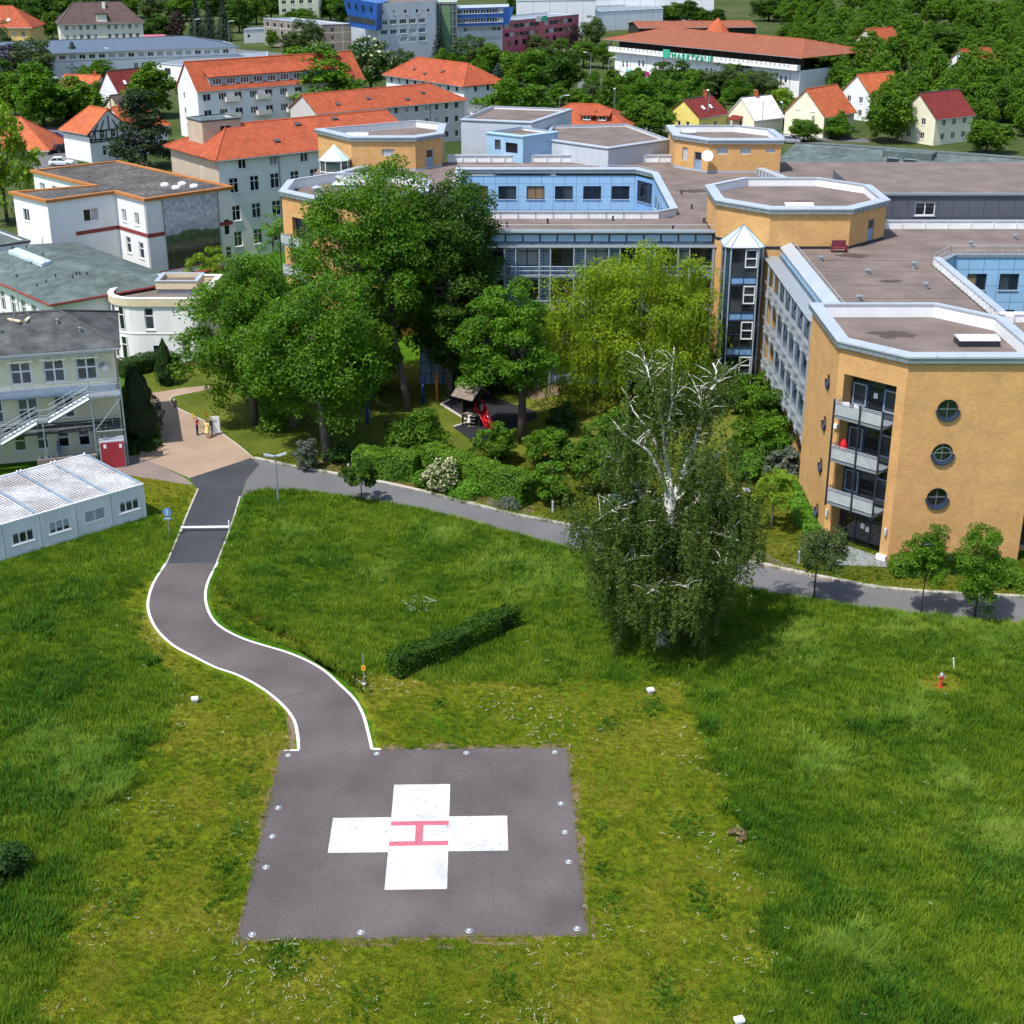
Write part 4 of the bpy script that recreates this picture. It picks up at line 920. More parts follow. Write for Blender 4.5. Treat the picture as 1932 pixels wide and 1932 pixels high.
for i in range(6):
    a, b3 = offset_poly(CT, .42)[i], offset_poly(CT, .42)[(i+1) % 6]; m.face([(a[0], a[1], zr), (b3[0], b3[1], zr), (b3[0], b3[1], 15.28), (a[0], a[1], 15.28)])
    L_ = (Vector(b3)-Vector(a)); k = max(1, int(L_.length/1.7))
    for j in range(k+1):
        p = Vector(a).lerp(Vector(b3), j/k); M = Matrix.Translation((p.x, p.y, 0)) @ Matrix.Rotation(math.atan2(L_.y, L_.x), 4, 'Z'); m.box(-.03, .03, -.06, .0, zr, 15.25, M, 1)
m.build('parapet', ['white_paint', 'grey_metal'], mw.root)
rails(mw.root, [(CX0, CY1+.8), (CX1-1.8, CY1+.8), (CX1+.7, CY1-2.7)], zr, .9, 1.7); rails(mw.root, [(XL, Yf+1.0), (XR, Yf+1.0)], zr, .9, 1.7)
# back parapet
for i in range(16):
    m = MB(); m.box(-7.8+i*1.7, -7.8+i*1.7+1.67, 179.0, 179.7, 15.35, 15.45); m.build('coping_panel', 'pale_metal', mw.root)
m = MB(); m.box(-7.8, 19.4, 179.1, 179.6, zr, 15.34)
for i in range(17): m.box(-7.8+i*1.7, -7.72+i*1.7, 178.95, 179.1, zr, 15.4)
m.build('parapet', 'white_paint', mw.root)
for i_, (x, y, r_, z_) in enumerate(((30.5, 128.5, 1.1, 14.606), (31.6, 119, .8, 14.606), (28, 103.5, 1.3, 14.405), (5, 138.8, 1.8, 14.606), (20, 160, 1.4, 14.606), (27, 138, 1.2, 17.555))):
    rn = random.Random(i_); sheet('damp_patch', [(x+r_*1.5*rn.uniform(.5, 1.1)*math.cos(w), y+r_*rn.uniform(.5, 1.1)*math.sin(w)) for w in [k*math.pi/9 for k in range(18)]], z_, 'damp_gravel', mw.root)
# small bits on the gravel roof
for x, y in ((3.5, 142.6), (10, 144), (-.5, 141), (15.5, 139.5), (18.5, 150), (18.9, 143), (18.3, 158), (22, 152)):
    m = MB(); m.lathe((x, y, zr), [(.09, 0), (.09, .4), (.16, .42), (.001, .5)], 8); m.build('vent_pipe', 'dark_steel', mw.root)
mw.wall((XL, 152), (XL, Yf), -.3, 15, 'orange_brick')
mw.finish()
# left octagonal pavilion, penthouses
PL = octa(-24.6, -9.2, 151.8, 167, 4.3)
lp = Bld('left_pavilion', 'octagonal orange brick pavilion half hidden by the tall trees, with corner balconies', 'building', (-17, 159, 0))
Lp = (Vector(PL[0])-Vector(PL[7])).length
for i in range(8):
    ops = []
    if i == 7: ops = [(Lp*.56, z, 3.6, 2.7, 'navy2t') for z in (.3, 3.5, 6.8, 10.1)]
    if i == 0: ops = [(2+i2*3.2, z, 1.2, 1.3, 'dark1') for i2 in range(2) for z in (1.2, 4.6, 8, 11.4)]
    lp.wall(PL[i], PL[(i+1) % 8], -.3, ZR, 'orange_brick', ops, depth=.55 if i == 7 else .25, near=True)
oct_roof(lp, PL, ZR-.35, ZT)
A2, B2 = V2(PL[7]), V2(PL[0]); d2 = (B2-A2).normalized(); n2 = Vector((d2.y, -d2.x, 0)); M2 = Matrix(((d2.x, -n2.x, 0, A2.x), (d2.y, -n2.y, 0, A2.y), (0, 0, 1, 0), (0, 0, 0, 1)))
for z in (3.4, 6.7, 10.0):
    m = MB(); m.box(.9, 5.2, -1.1, -.02, z-.15, z, M2); sl = m.build('balcony', 'grey_metal', lp.root)
    m = MB(); m.box(.9, 2.9, -1.12, -1.08, z+.1, z+.95, M2); m.box(2.96, 5.2, -1.12, -1.08, z+.1, z+.95, M2); m.box(.88, .92, -1.05, -.05, z+.1, z+.95, M2); m.build('balustrade_panel', 'balustrade', sl)
    m = MB(); m.tube([M2 @ Vector((.9, -1.12, z+1.1)), M2 @ Vector((5.2, -1.12, z+1.1))], .03, 5); m.build('handrail', 'pale_metal', sl)
for x in (.85, 2.93, 5.2): m = MB(); m.box(x-.05, x+.05, -1.25, -1.15, 3, 11.3, M2); m.build('post', 'dark_steel', lp.root)
skylight(lp.root, -18.5, 163.5, ZR-.35, 3, 1.2, .35); skylight(lp.root, -16, 156, ZR-.35, 2, 1.2, .3)
m = MB(); m.lathe((-21.4, 160.5, ZR-.35), [(.35, 0), (.35, .45), (.6, .5), (.05, .75)], 10); m.build('roof_vent', 'pale_metal', lp.root)
lp.finish()
P1 = [(-18.8, 173), (-11.3, 173), (-8.4, 176), (-8.4, 184), (-12, 187), (-23.5, 179.5)]
ph1 = brick_octagon('rooftop_block', 'angular orange brick rooftop block at the left, with a blue door and small vent', P1, (14.5, 14.6), 18.6, doors=[(1, 2.3, 1.1, 2.1)], vents=[(0, 4.3, 16.3, 1.4, .8)], sky=[(-18.5, 178, 2.6, 1.2)])
P3 = [(19.3, 175.4), (22.8, 171.6), (31.2, 171.6), (31.6, 173.5), (31.4, 180), (27.6, 183.4), (19.3, 183.4)]
ph3 = brick_octagon('rooftop_block', 'orange brick rooftop block with a satellite dish and three vents, at the back right', P3, (14.5, 14.6), 18.5, doors=[(0, 3.6, 1.1, 2.1)], vents=[(0, 1.6, 15.6, .8, 1.5), (1, 1.6, 16.7, 1.3, .8), (1, 4.3, 16.7, 1.2, .8), (1, 7.2, 16.9, 1.1, .5)], sky=[(21.5, 181, 1.6, 1.2)])
# satellite dish on its bracket
dp = Vector((22.6, 170.9, 16.6)); dt = thing('satellite_dish', 'white satellite dish on the brick rooftop block', 'dish', dp)
m = MB(); M = Matrix.Translation(dp) @ Matrix.Rotation(R(62), 4, 'X') @ Matrix.Rotation(0, 4, 'Z')
pr = [(r_*.78, z_) for r_, z_ in [(.001, .0), (.3, .03), (.6, .1), (.85, .2), (.87, .2), (.6, .07), (.3, .0), (.001, -.04)]]; N = 20
vs = [M @ Vector((r*math.cos(2*math.pi*j/N), r*math.sin(2*math.pi*j/N), z)) for r, z in pr for j in range(N)]
m.idx(vs, [(k*N+j, k*N+(j+1) % N, (k+1)*N+(j+1) % N, (k+1)*N+j) for k in range(len(pr)-1) for j in range(N)]); m.build('reflector', 'white_paint', dt, smooth=True)
m = MB(); m.tube([dp, dp+Vector((.1, .9, -.1))], .05, 6); m.tube([M @ Vector((0, -.8, .15)), M @ Vector((0, 0, .75))], .02, 5); m.build('bracket', 'galvanised', dt)
# small glass lantern and steel gangway beside the left rooftop block
ln = thing('roof_lantern', 'small glazed roof lantern with pyramid top beside the left rooftop block', 'lantern', (-20.8, 172.2, 14.6)); LO = octa(-22.3, -19.1, 170.6, 173.7, .7)
m = MB(); m.prism(LO, 12, 16.1); m.build('glazing', 'glass_green', ln)
m = MB()
for p in LO: m.tube([(*p, 12), (*p, 16.1)], .06, 5)
for z in (14.8, 16.05): 
    for i in range(8): m.tube([(*LO[i], z), (*LO[(i+1) % 8], z)], .05, 5)
m.build('frame', 'white_frame', ln); O = offset_poly(LO, .15)
for i in range(8): m = MB(); m.face([(*O[i], 16.1), (*O[(i+1) % 8], 16.1), (-20.7, 172.15, 17.8)]); m.build('roof_pane', 'roof_glass', ln)
gw = thing('roof_gangway', 'sloping metal parapet ramp between the left pavilion and the rooftop block', 'ramp', (-18.4, 170, 14.6)); M = Matrix.Translation((-18.6, 169.6, 14.6)) @ Matrix.Rotation(R(62), 4, 'Z')
m = MB(); m.box(-3, 3.2, -.5, .5, 0, .75, M); m.build('casing', 'pale_metal', gw); m = MB()
for i in range(7): m.box(-2.8+i*.95, -2.7+i*.95, -.6, -.5, .05, .75, M)
m.build('rib', 'grey_metal', gw)
gw = thing('roof_gangway', 'sloping metal parapet ramp between the octagonal block and the dish block', 'ramp', (28.5, 168, 14.6)); M = Matrix.Translation((29.6, 167.0, 14.6)) @ Matrix.Rotation(R(105), 4, 'Z')
m = MB(); m.box(-3, 3.5, -.5, .5, 0, .8, M); m.build('casing', 'pale_metal', gw); m = MB()
for i in range(7): m.box(-2.8+i*.95, -2.7+i*.95, .5, .6, .05, .8, M)
m.build('rib', 'grey_metal', gw)
# blue and grey rooftop volumes behind the back parapet
c3 = lambda x, y: (901.6+x*.25, y*.25)
BZ = 17.8
q = [at(*c3(65, 1000), BZ), at(*c3(340, 1030), BZ), at(*c3(605, 995), BZ), at(*c3(330, 960), BZ)]
flat_block('blue_rooftop_cube', 'bright blue clad rooftop cube with two dark windows', 'building', [tuple(p[:2]) for p in q], BZ, 'sky_cladding', ops={0: [(1.7, 15.9, .9, 1.2, 'dark1'), (3.8, 15.7, 1.8, 1.2, 'dark1')]}, z0=-.3, cope='sky_cladding', fm='sky_cladding').finish()
q = [at(*c3(985, 1118), 16.9), at(*c3(1445, 1052), 16.9), at(*c3(900, 960), 16.9)+Vector((4, 3, 0)), at(*c3(560, 950), 16.9), at(*c3(495, 1050), 16.9)]
flat_block('grey_rooftop_hall', 'low blue-grey metal hall with a wide brown gravel roof behind the hospital', 'building', [tuple(p[:2]) for p in q], 16.9, 'grey_panel', z0=-.3).finish()
q = [at(*c3(-330, 1085), 15.6), at(*c3(60, 1075), 15.6), at(*c3(400, 925), 17.6)+Vector((0, 4, 0)), at(*c3(-30, 960), 17.6)]
q = [(-6.5, 190), (2.5, 187.3), (8.0, 200), (-2.8, 203)]
flat_block('grey_rooftop_block', 'pale grey metal block left of the blue rooftop cube', 'building', q, 18.2, 'grey_panel', z0=-.3).finish()

def zat(v, Y):
    y = -(v-HALF)/FPX; return CAM_H+(-math.sin(PITCH)+y*math.cos(PITCH))*Y/(math.cos(PITCH)+y*math.sin(PITCH))
# ================================================================ LEFT SIDE: cream building with outside stair
CBd = Vector((.967, .255, 0)).normalized(); CBn = Vector((CBd.y, -CBd.x, 0)); CBB = Vector((-33.3, 117.2, 0)); CBL = 16.0; CBA = CBB-CBd*CBL
cb = Bld('stair_building', 'cream three-storey building with grey felt roof and steel outside staircase', 'building', (CBA+CBB)/2)
X = lambda u: CBL-u      # metres measured from the right corner
ops = []
for x in (2.35, 4.95, 7.6, 10.3, 13): ops += [(X(x), 6.75, 1.75, 2.25, 'doorw2')]
for x in (4.5, 7.4, 10.2, 13): ops += [(X(x), 3.55, 1.7, 2.05, 'doorw2')]
for x in (3.2, 4.9, 6.6, 8.4, 10.5, 12.5): ops += [(X(x), .95, 1.0, 1.5, 'white1t')]
cb.wall(CBA, CBB, -.3, 9.7, 'cream_plaster', ops, near=True)
CBC = CBB-CBn*10.5; CBD_ = CBA-CBn*10.5
cb.wall(CBB, CBC, -.3, 9.7, 'cream_plaster'); cb.wall(CBC, CBD_, -.3, 9.7, 'cream_plaster'); cb.wall(CBD_, CBA, -.3, 9.7, 'cream_plaster')
ro, P = hip_roof(cb, CBA, CBB, 10.5, 9.75, 1.75, 0, 4.2, .55, 'grey_felt')
for x, y in ((7, 2.6), (11.6, 3.4), (13.4, 2.0), (4, 3.5)):
    m = MB(); zz = 9.75+1.75*y/5.25; m.lathe(P(x, y, zz-.1), [(.1, 0), (.1, .45), (.16, .47), (.001, .55)], 8); m.build('vent_pipe', 'galvanised', ro)
for i in range(7):    # slate-coloured joints of the felt lie along the slope
    pass
Mb = Matrix(((CBd.x, -CBn.x, 0, CBA.x), (CBd.y, -CBn.y, 0, CBA.y), (0, 0, 1, 0), (0, 0, 0, 1)))
m = MB(); m.box(0, CBL-.1, -.7, -.56, 9.25, 9.5, Mb); m.build('gutter', 'grey_metal', cb.root)
m = MB(); m.box(0, CBL-.6, -.42, -.02, 9.0, 9.14, Mb); m.build('awning_box', 'warm_plaster', cb.root)
for x in (2.35, 4.95, 7.6, 10.3):
    m = MB(); N = 8
    for i in range(N):
        x0 = X(x)-1.1+i*2.2/N; m.face([Mb @ Vector(p) for p in ((x0, -.44, 8.95), (x0+2.2/N, -.44, 8.95), (x0+2.2/N, -.5, 8.72+.06*(i % 2)), (x0, -.5, 8.72+.06*((i+1) % 2)))])
    m.build('awning_valance', 'cream_plaster', cb.root)
# galleries with felt-covered lean-to roofs
for z, x1 in ((6.35, CBL-.1), (3.15, CBL-.1)):
    m = MB(); m.idx([Mb @ Vector(p) for p in ((0, -1.75, z-.15), (x1, -1.75, z-.15), (x1, -.01, z+.1), (0, -.01, z+.1), (0, -1.75, z-.3), (x1, -1.75, z-.3), (x1, -.01, z-.3), (0, -.01, z-.3))], [(0, 1, 2, 3), (0, 4, 5, 1), (1, 5, 6, 2), (4, 7, 6, 5)]); m.build('gallery', 'slate_blue_roof' if z > 5 else 'grey_felt', cb.root)
    m = MB()
    for i in range(11): x = .3+i*1.5; m.tube([Mb @ Vector((x, -1.7, z-.1)), Mb @ Vector((x, -1.7, z+.85))], .022, 5)
    for zz in (.5, .85): m.tube([Mb @ Vector((0, -1.7, z+zz)), Mb @ Vector((x1, -1.7, z+zz))], .022, 5)
    m.build('railing', 'galvanised', cb.root)
# the stair: flights and landings of galvanised steel, well in front of the wall
yA, yB = -3.1, -2.0
def flight(x0, z0, x1, z1):
    n_ = int(abs(z1-z0)/.19); fl = MB(); fl.box(0, .01, 0, .01, 0, .01)
    fl = MB()
    for yy in (yA, yB): fl.tube([Mb @ Vector((x0, yy, z0-.12)), Mb @ Vector((x1, yy, z1-.12))], .15, 4)
    fo = fl.build('stair_flight', 'grey_metal', cb.root)
    for i in range(n_):
        t = (i+.5)/n_; x = x0+(x1-x0)*t; z = z0+(z1-z0)*t; q = MB(); q.box(x-.13, x+.13, yA+.06, yB-.06, z-.03, z, Mb); q.build('tread', 'grey_metal', fo)
    q = MB()
    for yy in (yA, yB):
        for h in (.55, 1.0): q.tube([Mb @ Vector((x0, yy, z0+h)), Mb @ Vector((x1, yy, z1+h))], .028, 5)
        for t in (0, .33, .66, 1): x = x0+(x1-x0)*t; z = z0+(z1-z0)*t; q.tube([Mb @ Vector((x, yy, z)), Mb @ Vector((x, yy, z+1))], .02, 5)
    q.build('handrail', 'grey_metal', fo)
def landing(x0, x1, z, y0=None, y1=None):
    y0 = yA if y0 is None else y0; y1 = yB if y1 is None else y1
    q = MB(); q.box(x0, x1, y0, y1, z-.12, z, Mb); lo = q.build('landing', 'grey_metal', cb.root); q = MB()
    for h in (.5, 1.0): q.tube([Mb @ Vector((x0, y0, z+h)), Mb @ Vector((x1, y0, z+h))], .028, 5)
    for x in (x0, x1): q.tube([Mb @ Vector((x, y0, z)), Mb @ Vector((x, y0, z+1))], .022, 5)
    q.build('handrail', 'grey_metal', lo)
landing(X(2.3), X(-.3), 6.2, yA, -1.76); flight(X(5.7), 4.45, X(2.3), 6.2); landing(X(6.6), X(5.7), 4.45); flight(X(9.6), 2.9, X(6.6), 4.45); landing(X(11.2), X(9.6), 2.9); flight(X(14.6), .5, X(11.2), 2.9)
for x in (2.2, -.25):
    for yy in (yA, -1.75):
        q = MB(); q.box(X(x)-.06, X(x)+.06, yy-.06, yy+.06, 0, 6.1 if x > 0 else 7.3, Mb); q.build('column', 'grey_metal', cb.root)
for x in (6.2, 10.4): q = MB(); q.box(X(x)-.06, X(x)+.06, yA-.06, yA+.06, 0, 4.3 if x < 8 else 2.8, Mb); q.build('column', 'grey_metal', cb.root)
q = MB()
for (xa, za, xb, zb) in ((2.2, 3.2, -.25, 6.0), (2.2, 1.6, -.25, 1.6), (2.2, 3.2, -.25, 3.2), (2.2, 0, -.25, 1.6)): q.tube([Mb @ Vector((X(xa), yA, za)), Mb @ Vector((X(xb), yA, zb))], .045, 5)
q.build('brace', 'grey_metal', cb.root)
# ground-floor ramp wall and red shed door below the stair tower
q = MB(); q.box(X(7.0), X(2.3), -3.35, -3.15, 0, 1.25, Mb); q.build('ramp_wall', 'pink_paver', cb.root); q = MB(); q.box(X(7.0), X(2.3), -3.14, -1.9, .9, 1.0, Mb); q.build('ramp_floor', 'galvanised', cb.root)
q = MB(); q.box(X(1.95), X(-.1), -3.4, -1.9, 0, 2.35, Mb); so = q.build('shed', 'pale_metal', cb.root)
q = MB(); q.box(X(1.85), X(0), -3.46, -3.41, .08, 2.28, Mb); q.build('door', 'red_door', so)
for xx, zz in ((1.6, 1.8), (.35, 1.75)): q = MB(); q.box(X(xx), X(xx-.22), -3.47, -3.462, zz, zz+.35, Mb); q.build('notice', 'white_paint', so)
# small hardware by the stair head
m = MB(); N = 12; c0 = Vector((X(.95), -.5, 8.0))
for i in range(N): w0, w1 = 2*math.pi*i/N, 2*math.pi*(i+1)/N; m.face([Mb @ (c0+Vector((.42*math.cos(w0), 0, .42*math.sin(w0)))), Mb @ (c0+Vector((.42*math.cos(w1), 0, .42*math.sin(w1)))), Mb @ (c0+Vector((0, .12, 0)))])
m.tube([Mb @ (c0+Vector((0, .1, 0))), Mb @ (c0+Vector((0, .5, 0)))], .03, 5); m.build('dish', 'grey_metal', cb.root)
# mast on a tripod on the roof
ms = thing('antenna_mast', 'thin antenna mast with a tripod foot on the grey felt roof', 'mast', P(8.6, 4.6, 11.25))
q = P(8.6, 4.6, 11.25); m = MB(); m.tube([q, q+Vector((0, 0, 5.2))], .035, 5); m.build('pole', 'galvanised', ms); m = MB()
for w in (0, 2.1, 4.2): m.tube([q+Vector((.9*math.cos(w), .9*math.sin(w), -.05)), q+Vector((0, 0, 1.7))], .025, 5)
m.build('strut', 'galvanised', ms)
for w in (0, 2.1, 4.2): m = MB(); m.box(-.75, .75, -.12, .12, 0, .15, Matrix.Translation(q+Vector((.7*math.cos(w), .7*math.sin(w), -.1))) @ Matrix.Rotation(w+1.57, 4, 'Z')); m.build('ballast', 'sand_trim', ms)
cb.finish()

# ================================================================ container offices
CTd = (at(271.2, 916, 2.65)-at(0, 993.8, 2.65)); CTd.z = 0; CTd.normalize(); CTn = Vector((CTd.y, -CTd.x, 0)); CT0 = at(277.5, 977.5)
wM, lM, hM = 2.86, 8.9, 2.62
ct_names = ['white office container at the right end of the row, three-part window uncovered', 'white office container second from the right end, roller shutter fully closed', 'white office container third from the right end, shutter half closed', 'white office container fourth from the right end, with a person at the window', 'white office container cut by the left picture edge']
for k in range(5):
    o = CT0-CTd*(wM*(k+1)); Mk = Matrix(((CTd.x, -CTn.x, 0, o.x), (CTd.y, -CTn.y, 0, o.y), (0, 0, 1, .12), (0, 0, 0, 1)))
    bl = Bld('office_container', ct_names[k], 'container', o+Vector((0, 0, 0)), 'office containers set side by side'); g_ = .02
    p = [Mk @ Vector(q) for q in ((g_, 0, 0), (wM-g_, 0, 0), (wM-g_, lM, 0), (g_, lM, 0))]
    for i in range(4): bl.wall(p[i], p[(i+1) % 4], .12, hM+.1, 'container_wall', [(1.45, 1.0, 1.7, .98, 'blind2' if k == 1 else 'white3')] if i == 0 else (), depth=.08, near=True)
    if k in (0, 2, 3):   # shutter box partly down
        hh = {0: .28, 2: .68, 3: .22}[k]; m = MB(); m.box(.62, 2.28, .0, .04, 2.0-.02-hh+.0, 1.98, Mk @ Matrix.Translation((0, 0, -.12))); m.build('shutter', 'blind', bl.root)
    m = MB(); m.box(.55, 2.35, -.05, .0, .86-.0, .9, Mk); m.build('sill', 'white_paint', bl.root)
    for x in (g_, wM-g_-.14): m = MB(); m.box(x, x+.14, -.05, .03, 0, hM+.02, Mk); m.build('corner_post', 'container_wall', bl.root)
    for yy in (-.05, lM-.05): m = MB(); m.box(g_, wM-g_, yy, yy+.12, hM, hM+.14, Mk); m.build('roof_rail', 'white_paint', bl.root)
    m = MB(); m.box(g_, wM-g_, -.04, .04, -.02, .1, Mk); m.build('base_rail', 'container_wall', bl.root)
    m = MB(); m.box(g_, wM-g_, .07, lM-.05, hM-.02, hM+.02, Mk); m.build('roof', 'container_roof', bl.root)
    for i in range(11):
        x = .2+i*(wM-.55)/10; m = MB(); m.box(x, x+.1, .08, lM-.06, hM+.02, hM+.055, Mk); m.build('roof_rib', 'container_rib', bl.root)
    m = MB(); m.box(wM-.12, wM+.05, .05, lM, hM+.03, hM+.1, Mk); m.build('joint_cover', 'blue_grey_metal', bl.root)
    if k in (1, 3): m = MB(); m.box(1.6, 2.05, -.03, -.005, .28, .58, Mk); m.build('vent', 'white_paint', bl.root)
    for x in (.15, wM-.15): m = MB(); m.lathe(Mk @ Vector((x, lM, hM+.1)), [(.001, .18), (.08, .15), (.09, 0), (.07, -.02)], 8); m.build('cap', 'white_paint', bl.root)
    bl.finish()
    if k == 0: 
        m = MB(); m.box(wM-.02, wM+.02, .1, lM, 0, .1, Mk)
# ================================================================ round white annex
ra = Bld('round_annex', 'white two-storey annex with a rounded corner and tan cornice', 'building', (-36.5, 146.5, 0))
pts = [(-30.6, 142.9), (-30.6, 153.5), (-41.2, 153.5), (-41.2, 147.5)]
arc = [(-38.0+3.2*math.cos(w)*1.0-0, 146.1+3.2*math.sin(w)) for w in [math.pi+i*math.pi/2/8 for i in range(9)]]
poly = [(-32.4, 142.9)]+[( -32.4+1.2*math.sin(i*math.pi/8), 142.9+1.2*(1-math.cos(i*math.pi/8))) for i in range(1, 5)]+[(-31.2, 153.0), (-41.2, 153.0)]+[(x, y) for x, y in arc]
npol = len(poly)
for i in range(npol):
    a_, b_ = poly[i], poly[(i+1) % npol]; ops = []
    if i == npol-1: ops = [(1.35, 3.75, .95, 2.3, 'white1t'), (1.9, .35, .85, 1.75, 'dark1'), (4.85, .45, .95, 2.4, 'white1t')]
    ra.wall(a_, b_, -.3, 6.2, 'white_plaster', ops, near=True)
for i, wdw in ((10, .62), (12, .62)):
    for z in (3.7, .6):
        a_, b_ = V2(poly[i]), V2(poly[i+1]); c_ = (a_+b_)/2; dd = (b_-a_).normalized(); nn = Vector((dd.y, -dd.x, 0)); M = Matrix(((dd.x, -nn.x, 0, c_.x), (dd.y, -nn.y, 0, c_.y), (0, 0, 1, z), (0, 0, 0, 1)))
        m = MB(); 
        for q in ((-.36, .36, 0, .07), (-.36, .36, 2.33, 2.4), (-.36, -.28, .07, 2.33), (.28, .36, .07, 2.33), (-.28, .28, 1.5, 1.58)): m.box(q[0], q[1], -.07, .04, q[2], q[3], M)
        wo = m.build('window', 'white_frame', ra.root); m = MB(); m.face([M @ Vector(p_) for p_ in ((-.28, -.03, .07), (.28, -.03, .07), (.28, -.03, 2.33), (-.28, -.03, 2.33))]); m.build('pane', 'glass_dark', wo)
def ring(poly, o0, o1, z0, z1, name, mm, root):
    A_, B_ = offset_poly(poly, o0), offset_poly(poly, o1); m = MB(); k = len(poly)
    for i in range(k):
        j = (i+1) % k
        m.face([(*A_[i], z0), (*A_[j], z0), (*A_[j], z1), (*A_[i], z1)]); m.face([(*A_[i], z1), (*A_[j], z1), (*B_[j], z1), (*B_[i], z1)]); m.face([(*B_[j], z0), (*B_[i], z0), (*B_[i], z1), (*B_[j], z1)])
        if o0 > 0: m.face([(*A_[j], z0), (*A_[i], z0), (*poly[i], z0), (*poly[j], z0)])
    return m.build(name, mm, root)
ring(poly, .18, -.35, 6.2, 6.95, 'cornice', 'sand_trim', ra.root); ring(poly, .2, -.4, 6.955, 7.02, 'coping', 'white_paint', ra.root); ring(poly, .05, 0, 3.3, 3.4, 'string_course', 'white_paint', ra.root)
ring(poly, .06, 0, -.2, .28, 'plinth', 'rust_tile', ra.root)
sheet('roof', offset_poly(poly, -.3), 6.3, 'gravel_roof', ra.root)
m = MB(); m.box(-36.6, -32.6, 147.2, 150.6, 6.3, 6.9); m.build('plant_base', 'galvanised', ra.root)
m = MB(); m.prism([(-36.75, 147.05), (-32.45, 147.05), (-32.45, 150.75), (-36.75, 150.75)], 6.9, 7.75, top=False); m.prism([(-36.4, 147.4), (-36.4, 150.4), (-32.8, 150.4), (-32.8, 147.4)], 6.9, 7.75, top=False)
m.face([(-36.4, 147.4, 7.35), (-32.8, 147.4, 7.35), (-32.8, 150.4, 7.35), (-36.4, 150.4, 7.35)], 1)
for q in (((-36.85, 146.95), (-32.35, 146.95), (-32.8, 147.4), (-36.4, 147.4)), ((-32.35, 146.95), (-32.35, 150.85), (-32.8, 150.4), (-32.8, 147.4)), ((-32.35, 150.85), (-36.85, 150.85), (-36.4, 150.4), (-32.8, 150.4)), ((-36.85, 150.85), (-36.85, 146.95), (-36.4, 147.4), (-36.4, 150.4))): m.face([(*p_, 7.76) for p_ in q], 2)
m.build('roof_plant', ['sand_trim', 'gravel_roof', 'pale_metal'], ra.root); ra.finish()

# ================================================================ green felt roofed building
E1 = Vector((.75, .66, 0)).normalized(); E2 = Vector((-E1.y, E1.x, 0)); Fc = Vector((-46.0, 142.4, 0)); gA = Fc+E2*24; 
# front wall seen on the left side runs gA -> Fc, right wall Fc -> +E1
gr = Bld('green_roof_building', 'white building under a wide low green felt roof, left of the round annex', 'building', Fc+E1*7+E2*12)
gR = Fc+E1*13.8
gr.wall(gA, Fc, -.3, 6.6, 'white_plaster', [(24-2.4-i*2.6, 3.3, 1.2, 2.2, 'white2t') for i in range(8)]+[(24-2.4-i*2.6, .6, 1.2, 1.8, 'white2t') for i in range(8)])
gr.wall(Fc, gR, -.3, 6.6, 'white_plaster', [(7.4, 2.7, 2.2, 2.2, 'white3t'), (2.6, .4, 1.2, 1.6, 'white2t')], near=True)
gr.wall(gR, gR+E2*24, -.3, 6.6, 'white_plaster'); gr.wall(gR+E2*24, gA, -.3, 6.6, 'white_plaster')
b = MB(); dp_ = 13.8
def GP(x, y, z): return Fc+E1*x+E2*y+Vector((0, 0, z))
roof_plane(b, [GP(-.6, 24.6, 6.75), GP(-.6, -.6, 6.75), GP(dp_/2, 5, 8.3), GP(dp_/2, 20, 8.3)]); roof_plane(b, [GP(-.6, -.6, 6.75), GP(dp_+.6, -.6, 6.75), GP(dp_/2, 5, 8.3)])
roof_plane(b, [GP(dp_+.6, -.6, 6.75), GP(dp_+.6, 24.6, 6.75), GP(dp_/2, 20, 8.3), GP(dp_/2, 5, 8.3)]); roof_plane(b, [GP(dp_+.6, 24.6, 6.75), GP(-.6, 24.6, 6.75), GP(dp_/2, 20, 8.3)])
ro = b.build('roof', 'green_felt', gr.root)
m = MB(); m.tube([GP(-.62, 24, 6.62), GP(-.62, -.62, 6.62), GP(dp_+.62, -.62, 6.62)], .13, 6); m.build('fascia', 'red_trim', ro)
m = MB(); m.tube([GP(.0, -.1, 6.5), GP(.0, -.1, 0)], .05, 6); m.build('downpipe', 'grey_metal', gr.root)
M = Matrix(((E2.x, E1.x, 0, 0), (E2.y, E1.y, 0, 0), (0, 0, 1, 0), (0, 0, 0, 1)))
q0 = GP(4.2, 14.5, 7.85); m = MB(); m.idx([GP(4.0, 11.0, 7.75), GP(5.1, 11.0, 8.0), GP(5.1, 19.5, 8.0), GP(4.0, 19.5, 7.75), GP(4.0, 11.0, 8.1), GP(5.1, 11.0, 8.3), GP(5.1, 19.5, 8.3), GP(4.0, 19.5, 8.1)], [(0, 1, 5, 4), (1, 2, 6, 5), (2, 3, 7, 6), (3, 0, 4, 7), (4, 5, 6, 7)]); m.build('rooflight', 'roof_glass', ro)
rn = random.Random(5)
for i in range(16):
    x, y = rn.uniform(1, 6.2), rn.uniform(1.5, 22); zz = 6.75+1.55*min(1, (x+.6)/7.5); m = MB(); m.lathe(GP(x, y, min(zz, 6.75+1.55*(y+.6)/5.6)-.05), [(.07, 0), (.07, .3), (.11, .32), (.001, .38)], 7); m.build('vent_pipe', 'dark_steel', ro)
gr.finish()
mast = thing('antenna_mast', 'tall thin antenna mast rising from the green felt roof', 'mast', GP(1.2, 3.5, 6.9)); m = MB(); m.tube([GP(1.2, 3.5, 6.9), GP(1.2, 3.5, 12.5)], .04, 5); m.build('pole', 'galvanised', mast)
